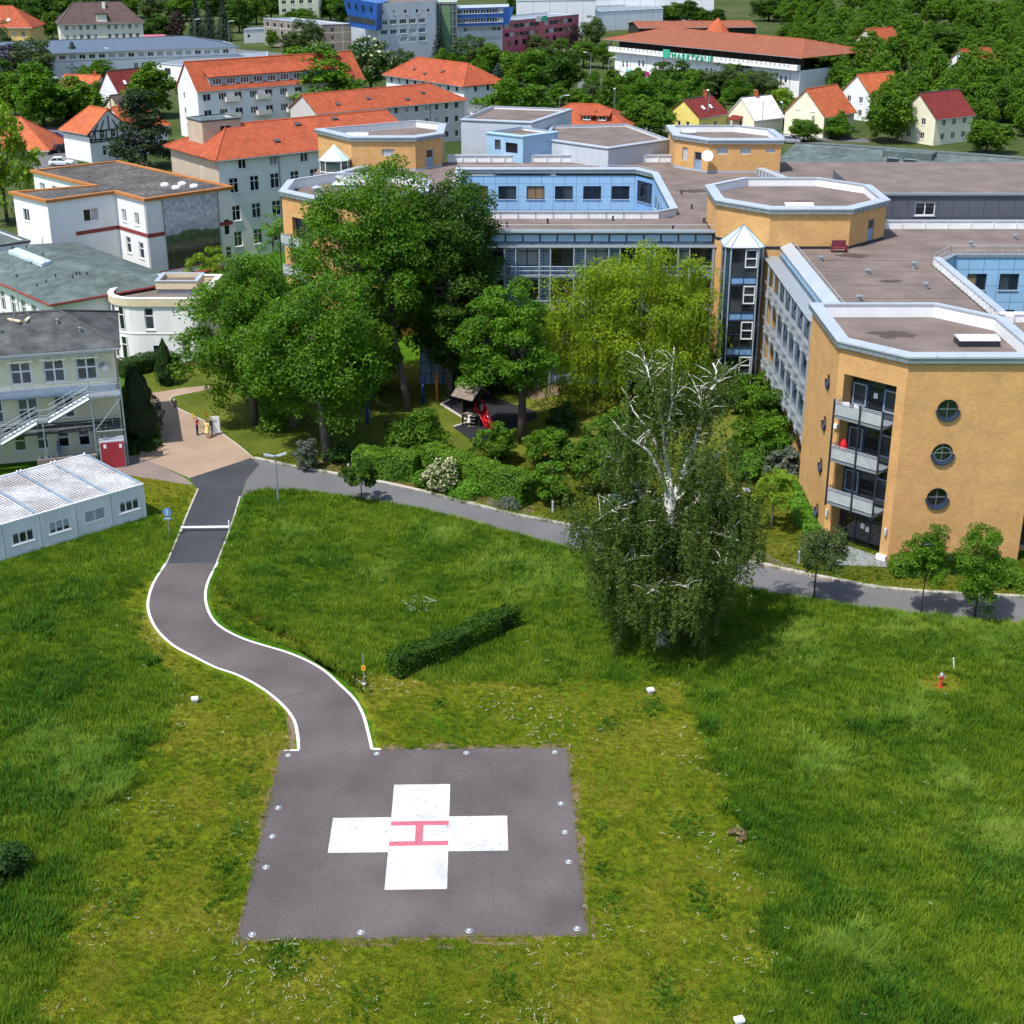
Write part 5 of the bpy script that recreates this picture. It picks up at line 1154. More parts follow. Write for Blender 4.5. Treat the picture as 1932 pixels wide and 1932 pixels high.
# the building's taller rear part with a parapet
q = [tuple((Fc+E1*a_+E2*b_)[:2]) for a_, b_ in ((1.5, 25.2), (9, 25.2), (9, 34), (1.5, 34))]
flat_block('green_roof_annex', 'small flat annex with green felt roof and red edge beside the white mural building', 'building', q, 7.6, 'white_plaster', 'green_felt', cope='green_felt', fm='red_trim').finish()
# ================================================================ white building with the painted mural wall
WM = [(-54.6, 171.3), (-48.1, 177.3), (-43.3, 172.2), (-34.6, 180.2), (-53.4, 199.3), (-62.5, 191.9), (-51.5, 181.0), (-60.3, 176.6)]
wm = Bld('mural_building', 'white flat-roofed building with ochre roof edge and a painted landscape mural', 'building', (-49, 184, 0)); zW = 11.3
wo_ = {0: [(5.4, 8.3, 2.0, 1.5, 'white2'), (1.6, 4.9, 1.1, .8, 'white2')], 1: [(1.6, 8.0, 1.05, 1.5, 'white2'), (4.6, 8.0, 1.05, 1.5, 'white2'), (2.0, 4.2, 1.1, 2.0, 'white1t'), (5.0, 4.0, 1.1, 2.0, 'white1t')], 2: [(10.9, 5.6, .9, 2.0, 'white1t'), (10.9, 2.6, .9, 1.6, 'white1t')], 5: [(2+i*3.2, 8.5, 1.3, 1.6, 'white2') for i in range(5)], 7: [(2.6, 8.3, 1.4, 1.5, 'white2')]}
for i in range(8): wm.wall(WM[i], WM[(i+1) % 8], -.3, zW, 'white_plaster', wo_.get(i, ()), near=True)
sheet('roof', offset_poly(WM, -.1), zW+.05, 'dark_felt', wm.root)
ring(WM, .3, -.25, zW-.1, zW+.24, 'roof_edge', 'ochre_trim', wm.root)
for i_, s0_, s1_ in ((0, 3.2, 8.8), (1, 0, 7.0), (2, 0, 2.15), (2, 9.9, 11.7)):
    a_, b_ = V2(WM[i_]), V2(WM[i_+1]); dd = (b_-a_).normalized(); m = MB(); m.box(s0_, s1_+(.05 if i_ == 1 else 0), -.05, -.003, 6.85, 7.3, Matrix(((dd.x, -dd.y, 0, a_.x), (dd.y, dd.x, 0, a_.y), (0, 0, 1, 0), (0, 0, 0, 1)))); m.build('string_course', 'red_trim', wm.root)
def mural_mat():
    m = bpy.data.materials.new('mural_paint'); m.use_nodes = True; N = m.node_tree.nodes; L = m.node_tree.links; b = N['Principled BSDF']; b.inputs['Roughness'].default_value = .85
    uv = N.new('ShaderNodeUVMap'); sp = N.new('ShaderNodeSeparateXYZ'); L.new(uv.outputs[0], sp.inputs[0])
    n = N.new('ShaderNodeTexNoise'); n.inputs['Scale'].default_value = 2.5; n.inputs['Detail'].default_value = 6; L.new(uv.outputs[0], n.inputs['Vector'])
    ma = N.new('ShaderNodeMath'); ma.operation = 'MULTIPLY_ADD'; ma.inputs[1].default_value = .30; L.new(n.outputs['Fac'], ma.inputs[0]); L.new(sp.outputs['Y'], ma.inputs[2])
    r = N.new('ShaderNodeValToRGB'); e = r.color_ramp.elements; e[0].position = .0; e[0].color = (.2, .18, .15, 1); e[1].position = 1.; e[1].color = (.5, .5, .58, 1)
    for p_, c_ in ((.16, (.10, .10, .055)), (.36, (.05, .06, .025)), (.46, (.20, .16, .12)), (.56, (.07, .11, .04)), (.64, (.10, .15, .08)), (.665, (.42, .42, .49)), (.87, (.60, .58, .64))): k = e.new(p_); k.color = (*c_, 1)
    L.new(ma.outputs[0], r.inputs[0])
    n2 = N.new('ShaderNodeTexNoise'); n2.inputs['Scale'].default_value = 14; n2.inputs['Detail'].default_value = 5; L.new(uv.outputs[0], n2.inputs['Vector'])
    mr = N.new('ShaderNodeMapRange'); mr.inputs[1].default_value = .3; mr.inputs[2].default_value = .7; mr.inputs[3].default_value = .65; mr.inputs[4].default_value = 1.35; L.new(n2.outputs['Fac'], mr.inputs[0])
    sc = N.new('ShaderNodeVectorMath'); sc.operation = 'SCALE'; L.new(r.outputs[0], sc.inputs[0]); L.new(mr.outputs[0], sc.inputs['Scale']); L.new(sc.outputs[0], b.inputs['Base Color']); MATS['mural_paint'] = m
mural_mat()
A_, B_ = V2(WM[2]), V2(WM[3]); dd = (B_-A_).normalized(); nn = Vector((dd.y, -dd.x, 0))
P_ = lambda s, z, k: tuple(A_+dd*s+nn*k+Vector((0, 0, z)))
m = MB(); m.face([P_(2.3, 2.6, .05), P_(9.7, 2.6, .05), P_(9.7, 11.0, .05), P_(2.3, 11.0, .05)], 0, [(0, 0), (1, 0), (1, 1), (0, 1)]); m.build('mural', 'mural_paint', wm.root)
for s_ in (2.2, 9.8): m = MB(); m.tube([P_(s_, 0, .1), P_(s_, 11.1, .1)], .06, 6); m.build('downpipe', 'grey_metal', wm.root)
m = MB(); m.tube([tuple(V2(WM[2])+Vector((-.1, -.1, 0))), tuple(V2(WM[2])+Vector((-.1, -.1, 11)))], .05, 6); m.build('downpipe', 'grey_metal', wm.root)
for x, y in ((-43.0, 181.5), (-41.0, 182.2), (-41.2, 179.6), (-39.2, 180.6)):
    m = MB(); m.lathe((x, y, zW+.05), [(.55, 0), (.55, .15), (.45, .3), (.22, .38), (.001, .4)], 8); m.build('dome_light', 'skylight_dome', wm.root)
wm.finish()
# low grey roof with the red edge in front of the mural
q = [(-42.8, 163.5), (-34.4, 171.5), (-36.8, 174.2), (-45.1, 166.3)]
flat_block('low_link_building', 'low link building with a pale flat roof below the mural', 'building', q, 3.4, 'white_plaster', 'galvanised', cope='red_trim', fm='red_trim').finish()

# ================================================================ long white building with orange tiled roof, beige end wall and lift tower
def bg_house(name, label, cat, A, B, depth, z1, m, roofm, rise, **kw):
    bl, ro, P = house(name, label, cat, A, B, depth, z1, m, roofm, rise, **kw); return bl, ro, P
A_ = Vector((-37.9, 190.2, 0)); d_ = Vector((.80, .60, 0)).normalized(); B_ = A_+d_*30
rows = (1.6, 5.0, 8.6)
fr = [(2.0+i*3.0, z, 1.35, 2.0 if z < 11 else 1.4, 'white2t') for i in range(6) for z in rows]+[(3.4+i*4.6, 11.6, 1.2, 1.45, 'white2') for i in range(4)]
ob, ro, P = bg_house('white_ward_building', 'long white building with orange tiled roof, beige end and lift tower, behind the mural building', 'building', A_, B_, 14.4, 13.4, 'white_plaster', 'red_tile', 2.9, hl=5, hr=0, over=.7, front=fr)
dn = Vector((-d_.y, d_.x, 0)); m = MB(); Aw = A_-d_*.03; m.face([Aw+dn*14.4+Vector((0, 0, -.3)), Aw+Vector((0, 0, -.3)), Aw+Vector((0, 0, 13.1)), Aw+dn*14.4+Vector((0, 0, 13.1))]); m.build('end_render', 'beige_plaster', ob.root)
m = MB(); m.tube([A_+d_*8.7-dn*.1+Vector((0, 0, 0)), A_+d_*8.7-dn*.1+Vector((0, 0, 13))], .09, 6); m.build('downpipe', 'galvanised', ob.root)
wo = window(ob.root, A_+dn*4.8-d_*.06+Vector((0, 0, 9.8)), math.atan2(-dn.y, -dn.x), 1.0, 1.9, 'white1', .12)
ob.finish()
T0 = A_+dn*6.5+d_*1.2; q = [T0, T0+d_*5.6, T0+d_*5.6+dn*4.4, T0+dn*4.4]
lt = flat_block('lift_tower', 'beige lift tower with flat felt top rising through the orange roof', 'tower', [tuple(p[:2]) for p in q], 17.2, 'beige_plaster', 'green_felt', ops={0: [(3.4, 14.9, 1.7, 1.5, 'white2')]}, z0=11, cope='green_felt', fm='green_felt'); lt.finish()

# ================================================================ TOWN BEHIND
def bgh(name, label, cat, A, B, depth, z1, vr, wall, roof, hl=0, hr=0, over=.5, rise=None, side=0.5, **kw):
    A = V2(A); B = V2(B); d = (B-A).normalized(); n = Vector((-d.y, d.x, 0)); M_ = A.lerp(B, side)+n*depth/2
    if rise is None: rise = max(.8, zat(vr, M_.y)-z1)
    return house(name, label, cat, A, B, depth, z1, wall, roof, rise, hl=hl, hr=hr, over=over, **kw)
def LEN(A, B): return (V2(B)-V2(A)).length
# long apartment house with a strip of dormers
A, B = (-61.8, 294.7), (-31.4, 317.1); L_ = LEN(A, B)
bl, ro, P = bgh('apartment_house', 'long white apartment house with orange roof and a strip of dormer windows', 'building', A, B, 9.1, 10.0, 0, 'white_plaster', 'red_tile', rise=4.7,
    front=[(2.0+i*3.4, z, 1.7, 1.4, 'white3' if i % 2 else 'white2') for i in range(10) for z in (1.4, 4.4, 7.5)], left=[(2.9, 4.6, .8, 1.2, 'white1'), (2.9, 7.6, .8, 1.2, 'white1'), (3.4, 1.6, .8, 1.2, 'white1')], right=[(2.5, 4.5, 1.2, 1.3, 'white2')])
m = MB(); s_ = 4.7/4.55
pts = [P(3, .5, 10.05), P(L_-6, .5, 10.05), P(L_-6, .5, 12.0), P(3, .5, 12.0), P(L_-6, 3.6, 13.4), P(3, 3.6, 13.4)]
m.face(pts[:4], 0); m.face([pts[0], pts[3], pts[5]], 0); m.face([pts[1], pts[4], pts[2]], 0); dm = m.build('dormer', 'grey_panel', ro)
m = MB(); roof_plane(m, [P(2.6, .1, 12.0), P(L_-5.6, .1, 12.0), P(L_-5.6, 3.7, 13.62), P(2.6, 3.7, 13.62)]); m.build('dormer_roof', 'red_tile', dm)
for i in range(9):
    window(bl.root, P(4.6+i*3.0, .5, 10.4)+Vector((.62, -.78, 0))*.14, math.atan2(B[1]-A[1], B[0]-A[0]), 1.9, 1.25, 'white3', .12)
for i in (1, 3, 5, 7):  # balconies
    for z in (4.1, 7.2):
        m = MB(); x = 3.7+i*3.4
        m.idx([P(x-1.5, -1.2, z), P(x+1.5, -1.2, z), P(x+1.5, 0, z), P(x-1.5, 0, z), P(x-1.5, -1.2, z+.95), P(x+1.5, -1.2, z+.95), P(x+1.5, 0, z+.95), P(x-1.5, 0, z+.95)], [(0, 1, 5, 4), (1, 2, 6, 5), (3, 0, 4, 7), (0, 3, 2, 1)]); m.build('balcony', 'warm_plaster', bl.root)
window(bl.root, P(-.02, 3.9, 11.6), math.atan2(B[1]-A[1], B[0]-A[0])-math.pi/2, .7, 1.1, 'white1', .1); window(bl.root, P(-.02, 5.4, 11.6), math.atan2(B[1]-A[1], B[0]-A[0])-math.pi/2, .7, 1.1, 'white1', .1)
bl.finish()
A, B = (-36.0, 275.5), (-9.4, 295.7); L_ = LEN(A, B)
bl, ro, P = bgh('apartment_house', 'long pale pink-grey apartment house with red roof behind the left rooftop block', 'building', A, B, 10, 8.05, 0, 'lilac_plaster', 'red_tile', hl=0, hr=5, rise=2.7,
    front=[(L_-1.9-i*2.35, z, .95, 1.3, 'white1') for i in range(13) for z in (.9, 3.7, 6.3)], right=[(3, 3.7, .95, 1.3, 'white1'), (3, 6.3, .95, 1.3, 'white1')])
for x in (L_-8.2, L_-17.5, .6): m = MB(); m.tube([P(x, -.1, 0), P(x, -.1, 7.9)], .07, 5); m.build('downpipe', 'grey_metal', bl.root)
bl.finish()
A, B = (-28.5, 341.4), (-10.2, 319.4); L_ = LEN(A, B)
bl, ro, P = bgh('apartment_house', 'white apartment house with orange hipped roof seen end-on, right of the spruces', 'building', A, B, 10.5, 8.2, 0, 'white_plaster', 'red_tile', hl=5, hr=5.2, over=.7, rise=3.4,
    front=[(2+i*3, z, 1.0, 1.3, 'white1') for i in range(9) for z in (.9, 3.6, 6.3)], right=[(x, z, .9, 1.35, 'white1') for x in (3.2, 6.6) for z in (.9, 3.7, 6.3)])
bl.finish()
# far left: yellow house, brown-roofed institution, blue-roofed hall
A, B = at(-70, 97), at(62, 97)
bl, ro, P = bgh('yellow_house', 'ochre yellow house with red hipped roof in the top left corner', 'building', A, B, 14, zat(48, A.y), 11, 'yellow_plaster', 'red_tile', hl=7, hr=7, over=.8, front=[(LEN(A, B)-2.4-i*2.8, z, 1.1, 1.7, 'white2') for i in range(6) for z in (1.2, 4.4)])
for i in range(3):
    q = P(LEN(A, B)-7-i*3.2, 1.6, zat(48, A.y)+1.55); m = MB(); m.box(-.5, .5, -.6, .6, 0, .12, Matrix.Translation(q) @ Matrix.Rotation(R(38), 4, 'X')); m.build('roof_window', 'skylight_dome', ro)
bl.finish()
A, B = (-137.7, 465.1), (-114.5, 473.7); L_ = LEN(A, B); z1 = 10.0
bl, ro, P = bgh('institution_building', 'cream institutional building with a large brown hipped roof at the top left', 'building', A, B, 11, z1, 4, 'warm_plaster', 'brown_tile', hl=5, hr=5.5, over=.6, side=.4,
    front=[(1.9+i*2.1, z, 1.05, 1.5, 'white2') for i in range(11) for z in (1.9, 4.9, 7.6) if i != 5], left=[(2+i*2.7, z, .9, 1.4, 'white1') for i in range(3) for z in (4.9, 7.6)])
m = MB(); x = 12.6
m.idx([P(x-1.5, -.15, 9.2), P(x+1.5, -.15, 9.2), P(x+1.5, -.15, 12.1), P(x-1.5, -.15, 12.1), P(x+1.5, 3, 12.1), P(x-1.5, 3, 12.1), P(x+1.5, 1, 9.2), P(x-1.5, 1, 9.2)], [(0, 1, 2, 3), (1, 6, 4, 2), (0, 3, 5, 7)]); dm = m.build('dormer', 'warm_plaster', ro)
m = MB(); m.prism([tuple(P(x-1.8, -.5, 0)[:2]), tuple(P(x+1.8, -.5, 0)[:2]), tuple(P(x+1.8, 3.4, 0)[:2]), tuple(P(x-1.8, 3.4, 0)[:2])], 12.1, 12.35); m.build('dormer_roof', 'brown_tile', dm)
window(bl.root, P(x, -.16, 10.1), math.atan2(B[1]-A[1], B[0]-A[0]), 1.1, 1.5, 'white2', .1); chimney(bl, ro, P, x+1.4, 4, z1+4.0, 1.3, .9, 'warm_plaster')
bl.finish()
A, B = Vector((-150, 392)), Vector((-77, 424.1)); L_ = LEN(A, B)
bl, ro, P = bgh('long_hall', 'long white two-storey hall with a slate-blue roof at the upper left', 'building', A, B, 15, 7.0, 0, 'white_plaster', 'slate_blue_roof', hl=0, hr=12, over=.9, rise=2.3,
    front=[(L_-3-i*2.6, 4.9, 1.7, 1.15, 'blind2' if i in (1, 4, 5, 7, 9, 12) else 'white2') for i in range(26)]+[(L_-24-i*2, 1.4, 1.2, 2.0, 'white2t') for i in range(3)])
m = MB(); m.idx([P(0, -.06, 4.3), P(L_, -.06, 4.3), P(L_, -.06, 4.5), P(0, -.06, 4.5)], [(0, 1, 2, 3)]); m.build('string_course', 'galvanised', bl.root)
bl.finish()
q = [at(283, 118, 4.2), at(345, 124, 4.2), at(505, 113, 4.2), at(505, 97, 4.2), at(395, 100, 4.2)]
flat_block('shop_extension', 'low white shop extension with flat pale roof in front of the blue-roofed hall', 'building', [tuple(p[:2]) for p in q], 4.2, 'white_plaster', 'galvanised', ops={0: [(1.6, .5, 1.4, 2.2, 'white2t'), (4.0, .5, 1.4, 2.2, 'white2t'), (7, 1.6, 2.4, 1.6, 'dark2')]}).finish()
m = MB(); m.idx([at(225, 76, 6), at(315, 73, 6), at(300, 68, 7), at(225, 66, 7)], [(0, 1, 2, 3)]); A, B = at(222, 86), at(312, 84)
bl, ro, P = bgh('red_roof_shed', 'shed with a flat pinkish red roof behind the blue-roofed hall', 'shed', A, B, 9, zat(73, A.y), 0, 'warm_plaster', 'pink_panel', rise=.7, over=.3); bl.finish()
A, B = at(461, 82), at(502, 80); n_ = Vector((0, 9, 0)); flat_block('small_white_building', 'small white flat-roofed building left of the grey prefab block', 'building', [tuple(p[:2]) for p in (A, B, B+n_, A+n_)], 4.4, 'white_plaster', 'galvanised', ops={0: [(1.8, 1.8, .9, 1.0, 'dark1')]}).finish()
# grey-brown prefab block
A, B, C = at(500, 84), at(609, 98), at(664, 96); D_ = A+(C-B); z1 = zat(46, B.y)
bl = flat_block('prefab_block', 'grey-brown concrete prefab block, three storeys, beside the blue office building', 'building', [tuple(p[:2]) for p in (B, C, C+(A-B), A)], z1, 'concrete_panel', 'galvanised',
    ops={0: [(LEN(B, C)*.36, z1*f, 1.0, 1.35, 'dark1') for f in (.12, .43, .72)], 3: [(2.5+i*4.2, z1*f, 1.3, 1.3, 'dark1') for i in range(int(LEN(A, B)/4.2)) for f in (.12, .43, .72)]}); bl.finish()
A, B = at(528, 47), at(602, 44); n_ = Vector((0, 14, 0)); z1 = zat(-12, A.y); bl = flat_block('tower_block', 'pale yellow apartment tower at the top edge among trees', 'building', [tuple(p[:2]) for p in (A, B, B+n_, A+n_)], z1, 'pale_yellow_plaster', ops={0: [(2.2+i*3.6, 1.5+3*f, 1.8, 1.4, 'white2') for i in range(5) for f in range(5)]}); bl.finish()
# blue and grey office building
oc = Bld('office_building', 'grey office building with cobalt blue tilted corner, green glass hall and blue upper floors', 'building', at(800, 116))
A, B = at(716, 122), at(823, 115); zt = zat(6, A.y); L_ = LEN(A, B); n_ = Vector((0, 16, 0)); k_ = L_/103.
rowz = [zat(v, A.y) for v in (28, 47.5, 66, 82)]
ops = [(L_*(.08+.20*i), rowz[0], 1.0, 1.15, 'white1') for i in range(5)]+[(L_*(.10+.165*i), rowz[r], 2.3, 1.35, 'blind2' if (r, i) in ((2, 3), (3, 1), (3, 2), (3, 3)) else 'white3') for r in (1, 2) for i in range(5)]+[(L_*(.10+.165*i), rowz[3], 2.3, 1.35, 'white3' if i == 4 else 'blind2') for i in range(2, 5)]
oc.wall(A, B, -.3, zt, 'grey_panel', ops); oc.wall(B, B+n_, -.3, zt, 'grey_panel'); oc.wall(A+n_, A, -.3, zt, 'grey_panel')
m = MB(); m.face([(*A[:2], zt-.2), (*B[:2], zt-.2), (*(B+n_)[:2], zt-.2), (*(A+n_)[:2], zt-.2)]); m.build('roof', 'gravel_roof', oc.root)
A3, B3_ = at(664, 97), at(716, 122); zl = zat(50, B3_.y); oc.wall(A3, B3_, -.3, zl+3, 'grey_panel', [(LEN(A3, B3_)*f, 4.2, 1.2, 1.3, 'dark1') for f in (.3, .6, .85)])
# tilted cobalt box
def at_line(u, v, Y):  # point on the sight line at distance Y
    z = zat(v, Y); x = (u-HALF)/FPX; y = -(v-HALF)/FPX; return Vector((x*Y/(math.cos(PITCH)+y*math.sin(PITCH)), Y, z))
Yb = B3_.y-2.5
f = [at_line(661, 50, Yb+9), at_line(710, 58, Yb), at_line(711, 6, Yb-1.5), at_line(646, -6, Yb+9)]; bk = [p+Vector((2.5, 14, 0)) for p in f]
rt = [at_line(721, 55, Yb+3), at_line(721, 6, Yb+2.5)]
m = MB(); m.face(f); m.face([f[1], rt[0], rt[1], f[2]]); m.face([f[3], f[2], rt[1], bk[2], bk[3]]); m.face([f[0], bk[0], rt[0], f[1]]); m.face([bk[0], f[0], f[3], bk[3]]); m.build('tilted_bay', 'cobalt_panel', oc.root)
def on_face(a, b): p = f[0].lerp(f[1], a); q = f[3].lerp(f[2], a); return p.lerp(q, b)
nf = (f[1]-f[0]).cross(f[3]-f[0]).normalized()*.12
for i in range(9):
    m = MB(); a0 = .03+i*.104; m.face([on_face(a0, .20)+nf, on_face(a0+.085, .20)+nf, on_face(a0+.085, .40)+nf, on_face(a0, .40)+nf]); m.build('window', 'glass_mid', oc.root)
for a0 in (.12, .33, .55, .8):
    m = MB(); m.face([on_face(a0, .66)+nf, on_face(a0+.06, .66)+nf, on_face(a0+.06, .84)+nf, on_face(a0, .84)+nf]); m.build('window', 'glass_dark', oc.root)
# glass stair hall
A4, B4 = at(823, 109), at(863, 109); n4 = Vector((0, 10, 0)); zg = zat(4, A4.y)
m = MB(); m.prism([tuple(p[:2]) for p in (A4, B4, B4+n4, A4+n4)], -.3, zg); m.build('glass_hall', 'glass_green', oc.root)
m = MB()
for i in range(6): p = A4.lerp(B4, i/5); m.box(-.1, .1, -.15, 0, 0, zg, Matrix.Translation(p))
for i in range(8): z = zg*i/7.2; m.box(A4.x, B4.x, A4.y-.2, A4.y-.05, z, z+.18)
m.build('mullion', 'grey_metal', oc.root)
m = MB(); c_ = (A4+B4)/2; m.box(c_.x-1.3, c_.x+1.3, A4.y-.25, A4.y-.16, 1, zg-1); mat('pale_green_panel', (.13, .22, .12), .4, .1, 1); m.build('green_panel', 'pale_green_panel', oc.root)
A5, B5 = at(863, 108), at(948, 104); L5 = LEN(A5, B5); zm = zat(48, A5.y); zu = zat(10, A5.y); n5 = Vector((0, 14, 0))
rz = [zat(v, A5.y) for v in (61, 79)]
oc.wall(A5, B5, -.3, zm, 'grey_panel', [(L5*(.08+.105*i), rz[r], 1.5, 1.3, 'white2' if (r == 0 and i < 4) or (i > 6 and r == 0) else 'blind2') for i in range(9) for r in (0, 1)]); oc.wall(B5, B5+n5, -.3, zm, 'grey_panel')
Au, Bu = A5+Vector((0, -.8, 0)), B5+Vector((2.0, -.8, 0)); rz = [zat(v, Au.y) for v in (27, 44)]; Lu = LEN(Au, Bu)
oc.wall(Au, Bu, zm-.2, zu-.8, 'cobalt_panel', [(Lu*(.07+.11*i), rz[r], 1.7, 1.35, 'white2') for i in range(8) for r in (0, 1)]); oc.wall(Bu, Bu+n5, zm-.2, zu-.8, 'cobalt_panel')
m = MB(); m.face([(*Au[:2], zu-.8), (*Bu[:2], zu-.8), (*(Bu+n5)[:2], zu-.8), (*(Au+n5)[:2], zu-.8)]); m.build('roof', 'pale_metal', oc.root)
m = MB(); q = Bu+Vector((.3, 0, 0)); m.face([(Bu.x, Bu.y, zm-.2), (Bu.x+1.6, Bu.y, zu-.8), (Bu.x, Bu.y, zu-.8)]); m.build('end_fin', 'cobalt_panel', oc.root)
oc.finish()
# pink office
A, B = at(948, 101), at(1091, 84); L_ = LEN(A, B); z1 = zat(40, A.y); d_ = (B-A).normalized(); n_ = Vector((-d_.y, d_.x, 0))*13
rz = [zat(v, A.y) for v in (55, 71, 88)]
ops = [(2.2+i*2.55, rz[r], 2.2, 1.25, 'dark2' if (i*3+r) % 4 else 'blind2') for i in range(int(L_/2.55)-1) for r in (0, 1) if i != 7]+[(3+i*4, max(.3, rz[2]), 1.8, 1.6, 'dark2') for i in range(8)]
bl = flat_block('pink_office', 'pinkish red three-storey office with grey window bands', 'building', [tuple(p[:2]) for p in (A, B, B+n_, A+n_)], z1, 'pink_panel', 'galvanised', ops={0: ops})
for f_, mm in ((.42, 'white_paint'), (.5, 'mall_green')):
    m = MB(); p = A+d_*L_*f_-n_.normalized()*.15; m.box(0, 2.6, -.05, .05, z1-1.1, z1+.5, Matrix.Translation(p) @ Matrix.Rotation(math.atan2(d_.y, d_.x), 4, 'Z')); m.build('sign_board', mm, bl.root)
bl.finish()
# pale industrial halls along the top edge
for (u0, v0, u1, v1, vt, dep, lab) in ((975, 66, 1122, 64, 1.5, 70, 'large pale grey industrial hall at the top behind the pink office'), (1120, 44, 1345, 44, -2, 80, 'large white industrial hall at the top behind the trees'), (1112, 60, 1250, 52, 23, 30, 'lower white hall in front of the big pale halls')):
    A, B = at(u0, v0), at(u1, v1); n_ = Vector((0, dep, 0)); flat_block('industrial_hall', lab, 'building', [tuple(p[:2]) for p in (A, B, B+n_, A+n_)], zat(vt, A.y), 'hall_panel', 'galvanised').finish()
# shopping centre: white walls, open gallery under a wide red roof
d_ = Vector((.645, -.764, 0)); A = Vector((27.9, 411.2, 0)); B = A+d_*64; n_ = Vector((-d_.y, d_.x, 0)); z1 = 6.5; L_ = 64
sc = Bld('shopping_centre', 'white shopping centre with rust red roof over an open dark gallery', 'building', (A+B)/2+n_*12)
ops = []
for i in range(10):
    for q in (-.75, .75): ops.append((4.0+i*6.1+q, 3.2 if i % 2 else 2.6, .8, 1.7, 'white1t'))
sc.wall(A, B, -.3, z1, 'white_plaster', ops); sc.wall(B, B+n_*24, -.3, z1, 'white_plaster'); sc.wall(A+n_*24, A, -.3, z1, 'white_plaster')
Ms = Matrix(((d_.x, n_.x, 0, A.x), (d_.y, n_.y, 0, A.y), (0, 0, 1, 0), (0, 0, 0, 1)))
m = MB(); m.box(-1.2, L_, -1.3, 0, z1, z1+1.25, Ms); m.build('gallery_parapet', 'white_plaster', sc.root)
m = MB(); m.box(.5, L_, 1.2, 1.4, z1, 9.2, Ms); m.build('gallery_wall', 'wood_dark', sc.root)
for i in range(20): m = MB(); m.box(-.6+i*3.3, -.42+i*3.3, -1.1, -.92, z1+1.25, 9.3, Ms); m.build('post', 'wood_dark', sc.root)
for i in range(44): m = MB(); m.box(-.9+i*1.45, -.8+i*1.45, -1.42, -1.3, z1+.75, z1+1.25, Ms); m.build('baluster', 'timber_black', sc.root)
ro, P = hip_roof(sc, A-d_*1.5, B, 24, 9.9, zat(49, (A+n_*12).y)-9.9, 9, 9, 1.5, 'rust_tile')
# facade seams and small signs
for i in range(11): m = MB(); m.box(i*6.1, i*6.1+.08, -.05, -.003, 0, z1, Ms); m.build('downpipe', 'grey_metal', sc.root)
for x, w_, z, h_, mm in ((1.3, 2.2, 1.5, .5, 'white_frame'), (4.6, 2.0, 1.0, 1.3, 'cyan_sign'), (9.4, 4.0, .95, 1.2, 'magenta_sign'), (16.6, 4.4, .9, .8, 'mall_green'), (23.6, 2.6, 1.2, .7, 'red_trim')): m = MB(); m.box(x, x+w_, -.12, -.004, z, z+h_, Ms); m.build('sign_board', mm, sc.root)
m = MB(); m.box(19.6, 22.0, -1.6, -1.4, z1-.1, z1+2.0, Ms); m.build('sign_emblem', 'mall_green', sc.root)
def text_mesh(s, size, M, m, root, name='lettering', ext=.06, track=1.0):
    cu = bpy.data.curves.new('t', 'FONT'); cu.body = s; cu.size = size; cu.extrude = ext; cu.space_character = track; cu.resolution_u = 3
    to = bpy.data.objects.new('t', cu); COL.objects.link(to); bpy.context.view_layer.update(); me = bpy.data.meshes.new_from_object(to.evaluated_get(bpy.context.evaluated_depsgraph_get())); bpy.data.objects.remove(to)
    me.name = name; me.materials.clear(); me.materials.append(MATS[m]); me.transform(Matrix.Translation(-wloc(root)) @ M); return put(name, me, root)
text_mesh('MARKTKAUF', 2.3, Ms @ Matrix.Translation((22.6, -1.5, z1-.15)) @ Matrix.Rotation(R(90), 4, 'X'), 'mall_green', sc.root, ext=.1, track=1.12)
sc.finish()
# dark open roof and turret behind it
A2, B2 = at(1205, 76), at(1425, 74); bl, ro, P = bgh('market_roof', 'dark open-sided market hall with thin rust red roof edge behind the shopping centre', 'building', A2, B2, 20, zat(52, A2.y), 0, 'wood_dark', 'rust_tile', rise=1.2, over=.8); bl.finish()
tp = at(1352, 84); tt = thing('turret', 'small turret with a conical rust red roof beside the market hall', 'turret', tp); zt = zat(59, tp.y)
m = MB(); m.lathe(tp, [(3.0, 0), (3.0, zt)], 10); m.build('wall', 'white_plaster', tt); m = MB(); m.lathe(tp, [(3.9, zt-.1), (2.2, zt+2.2), (.05, zat(33, tp.y))], 10); m.build('roof', 'rust_tile_plain' if 'rust_tile_plain' in MATS else 'ridge_tile', tt)
# houses right
A, B = Vector((4.5, 295)), Vector((22.3, 291)); bl, ro, P = bgh('hipped_house', 'low house with a broad orange hipped roof and two dormers behind the grey hall', 'house', A, B, 13, 3.4, 196, 'warm_plaster', 'red_tile', hl=6, hr=6.5, over=.8, front=[(3+i*3, 1, 1.2, 1.3, 'white2') for i in range(5)])
for x in (10.2, 13.3):
    m = MB(); m.idx([P(x-1.1, 1.2, 4.0), P(x+1.1, 1.2, 4.0), P(x+1.1, 1.2, 5.2), P(x-1.1, 1.2, 5.2), P(x+1.1, 4.4, 5.7), P(x-1.1, 4.4, 5.7)], [(0, 1, 2, 3), (1, 4, 2), (0, 3, 5)]); dm = m.build('dormer', 'red_trim', ro); m = MB(); roof_plane(m, [P(x-1.5, .8, 5.15), P(x+1.5, .8, 5.15), P(x+1.5, 4.6, 5.85), P(x-1.5, 4.6, 5.85)]); m.build('dormer_roof', 'red_tile', dm); window(bl.root, P(x, 1.12, 4.2), math.atan2((B-A).y, (B-A).x), 1.5, .85, 'white2', .1)
bl.finish()
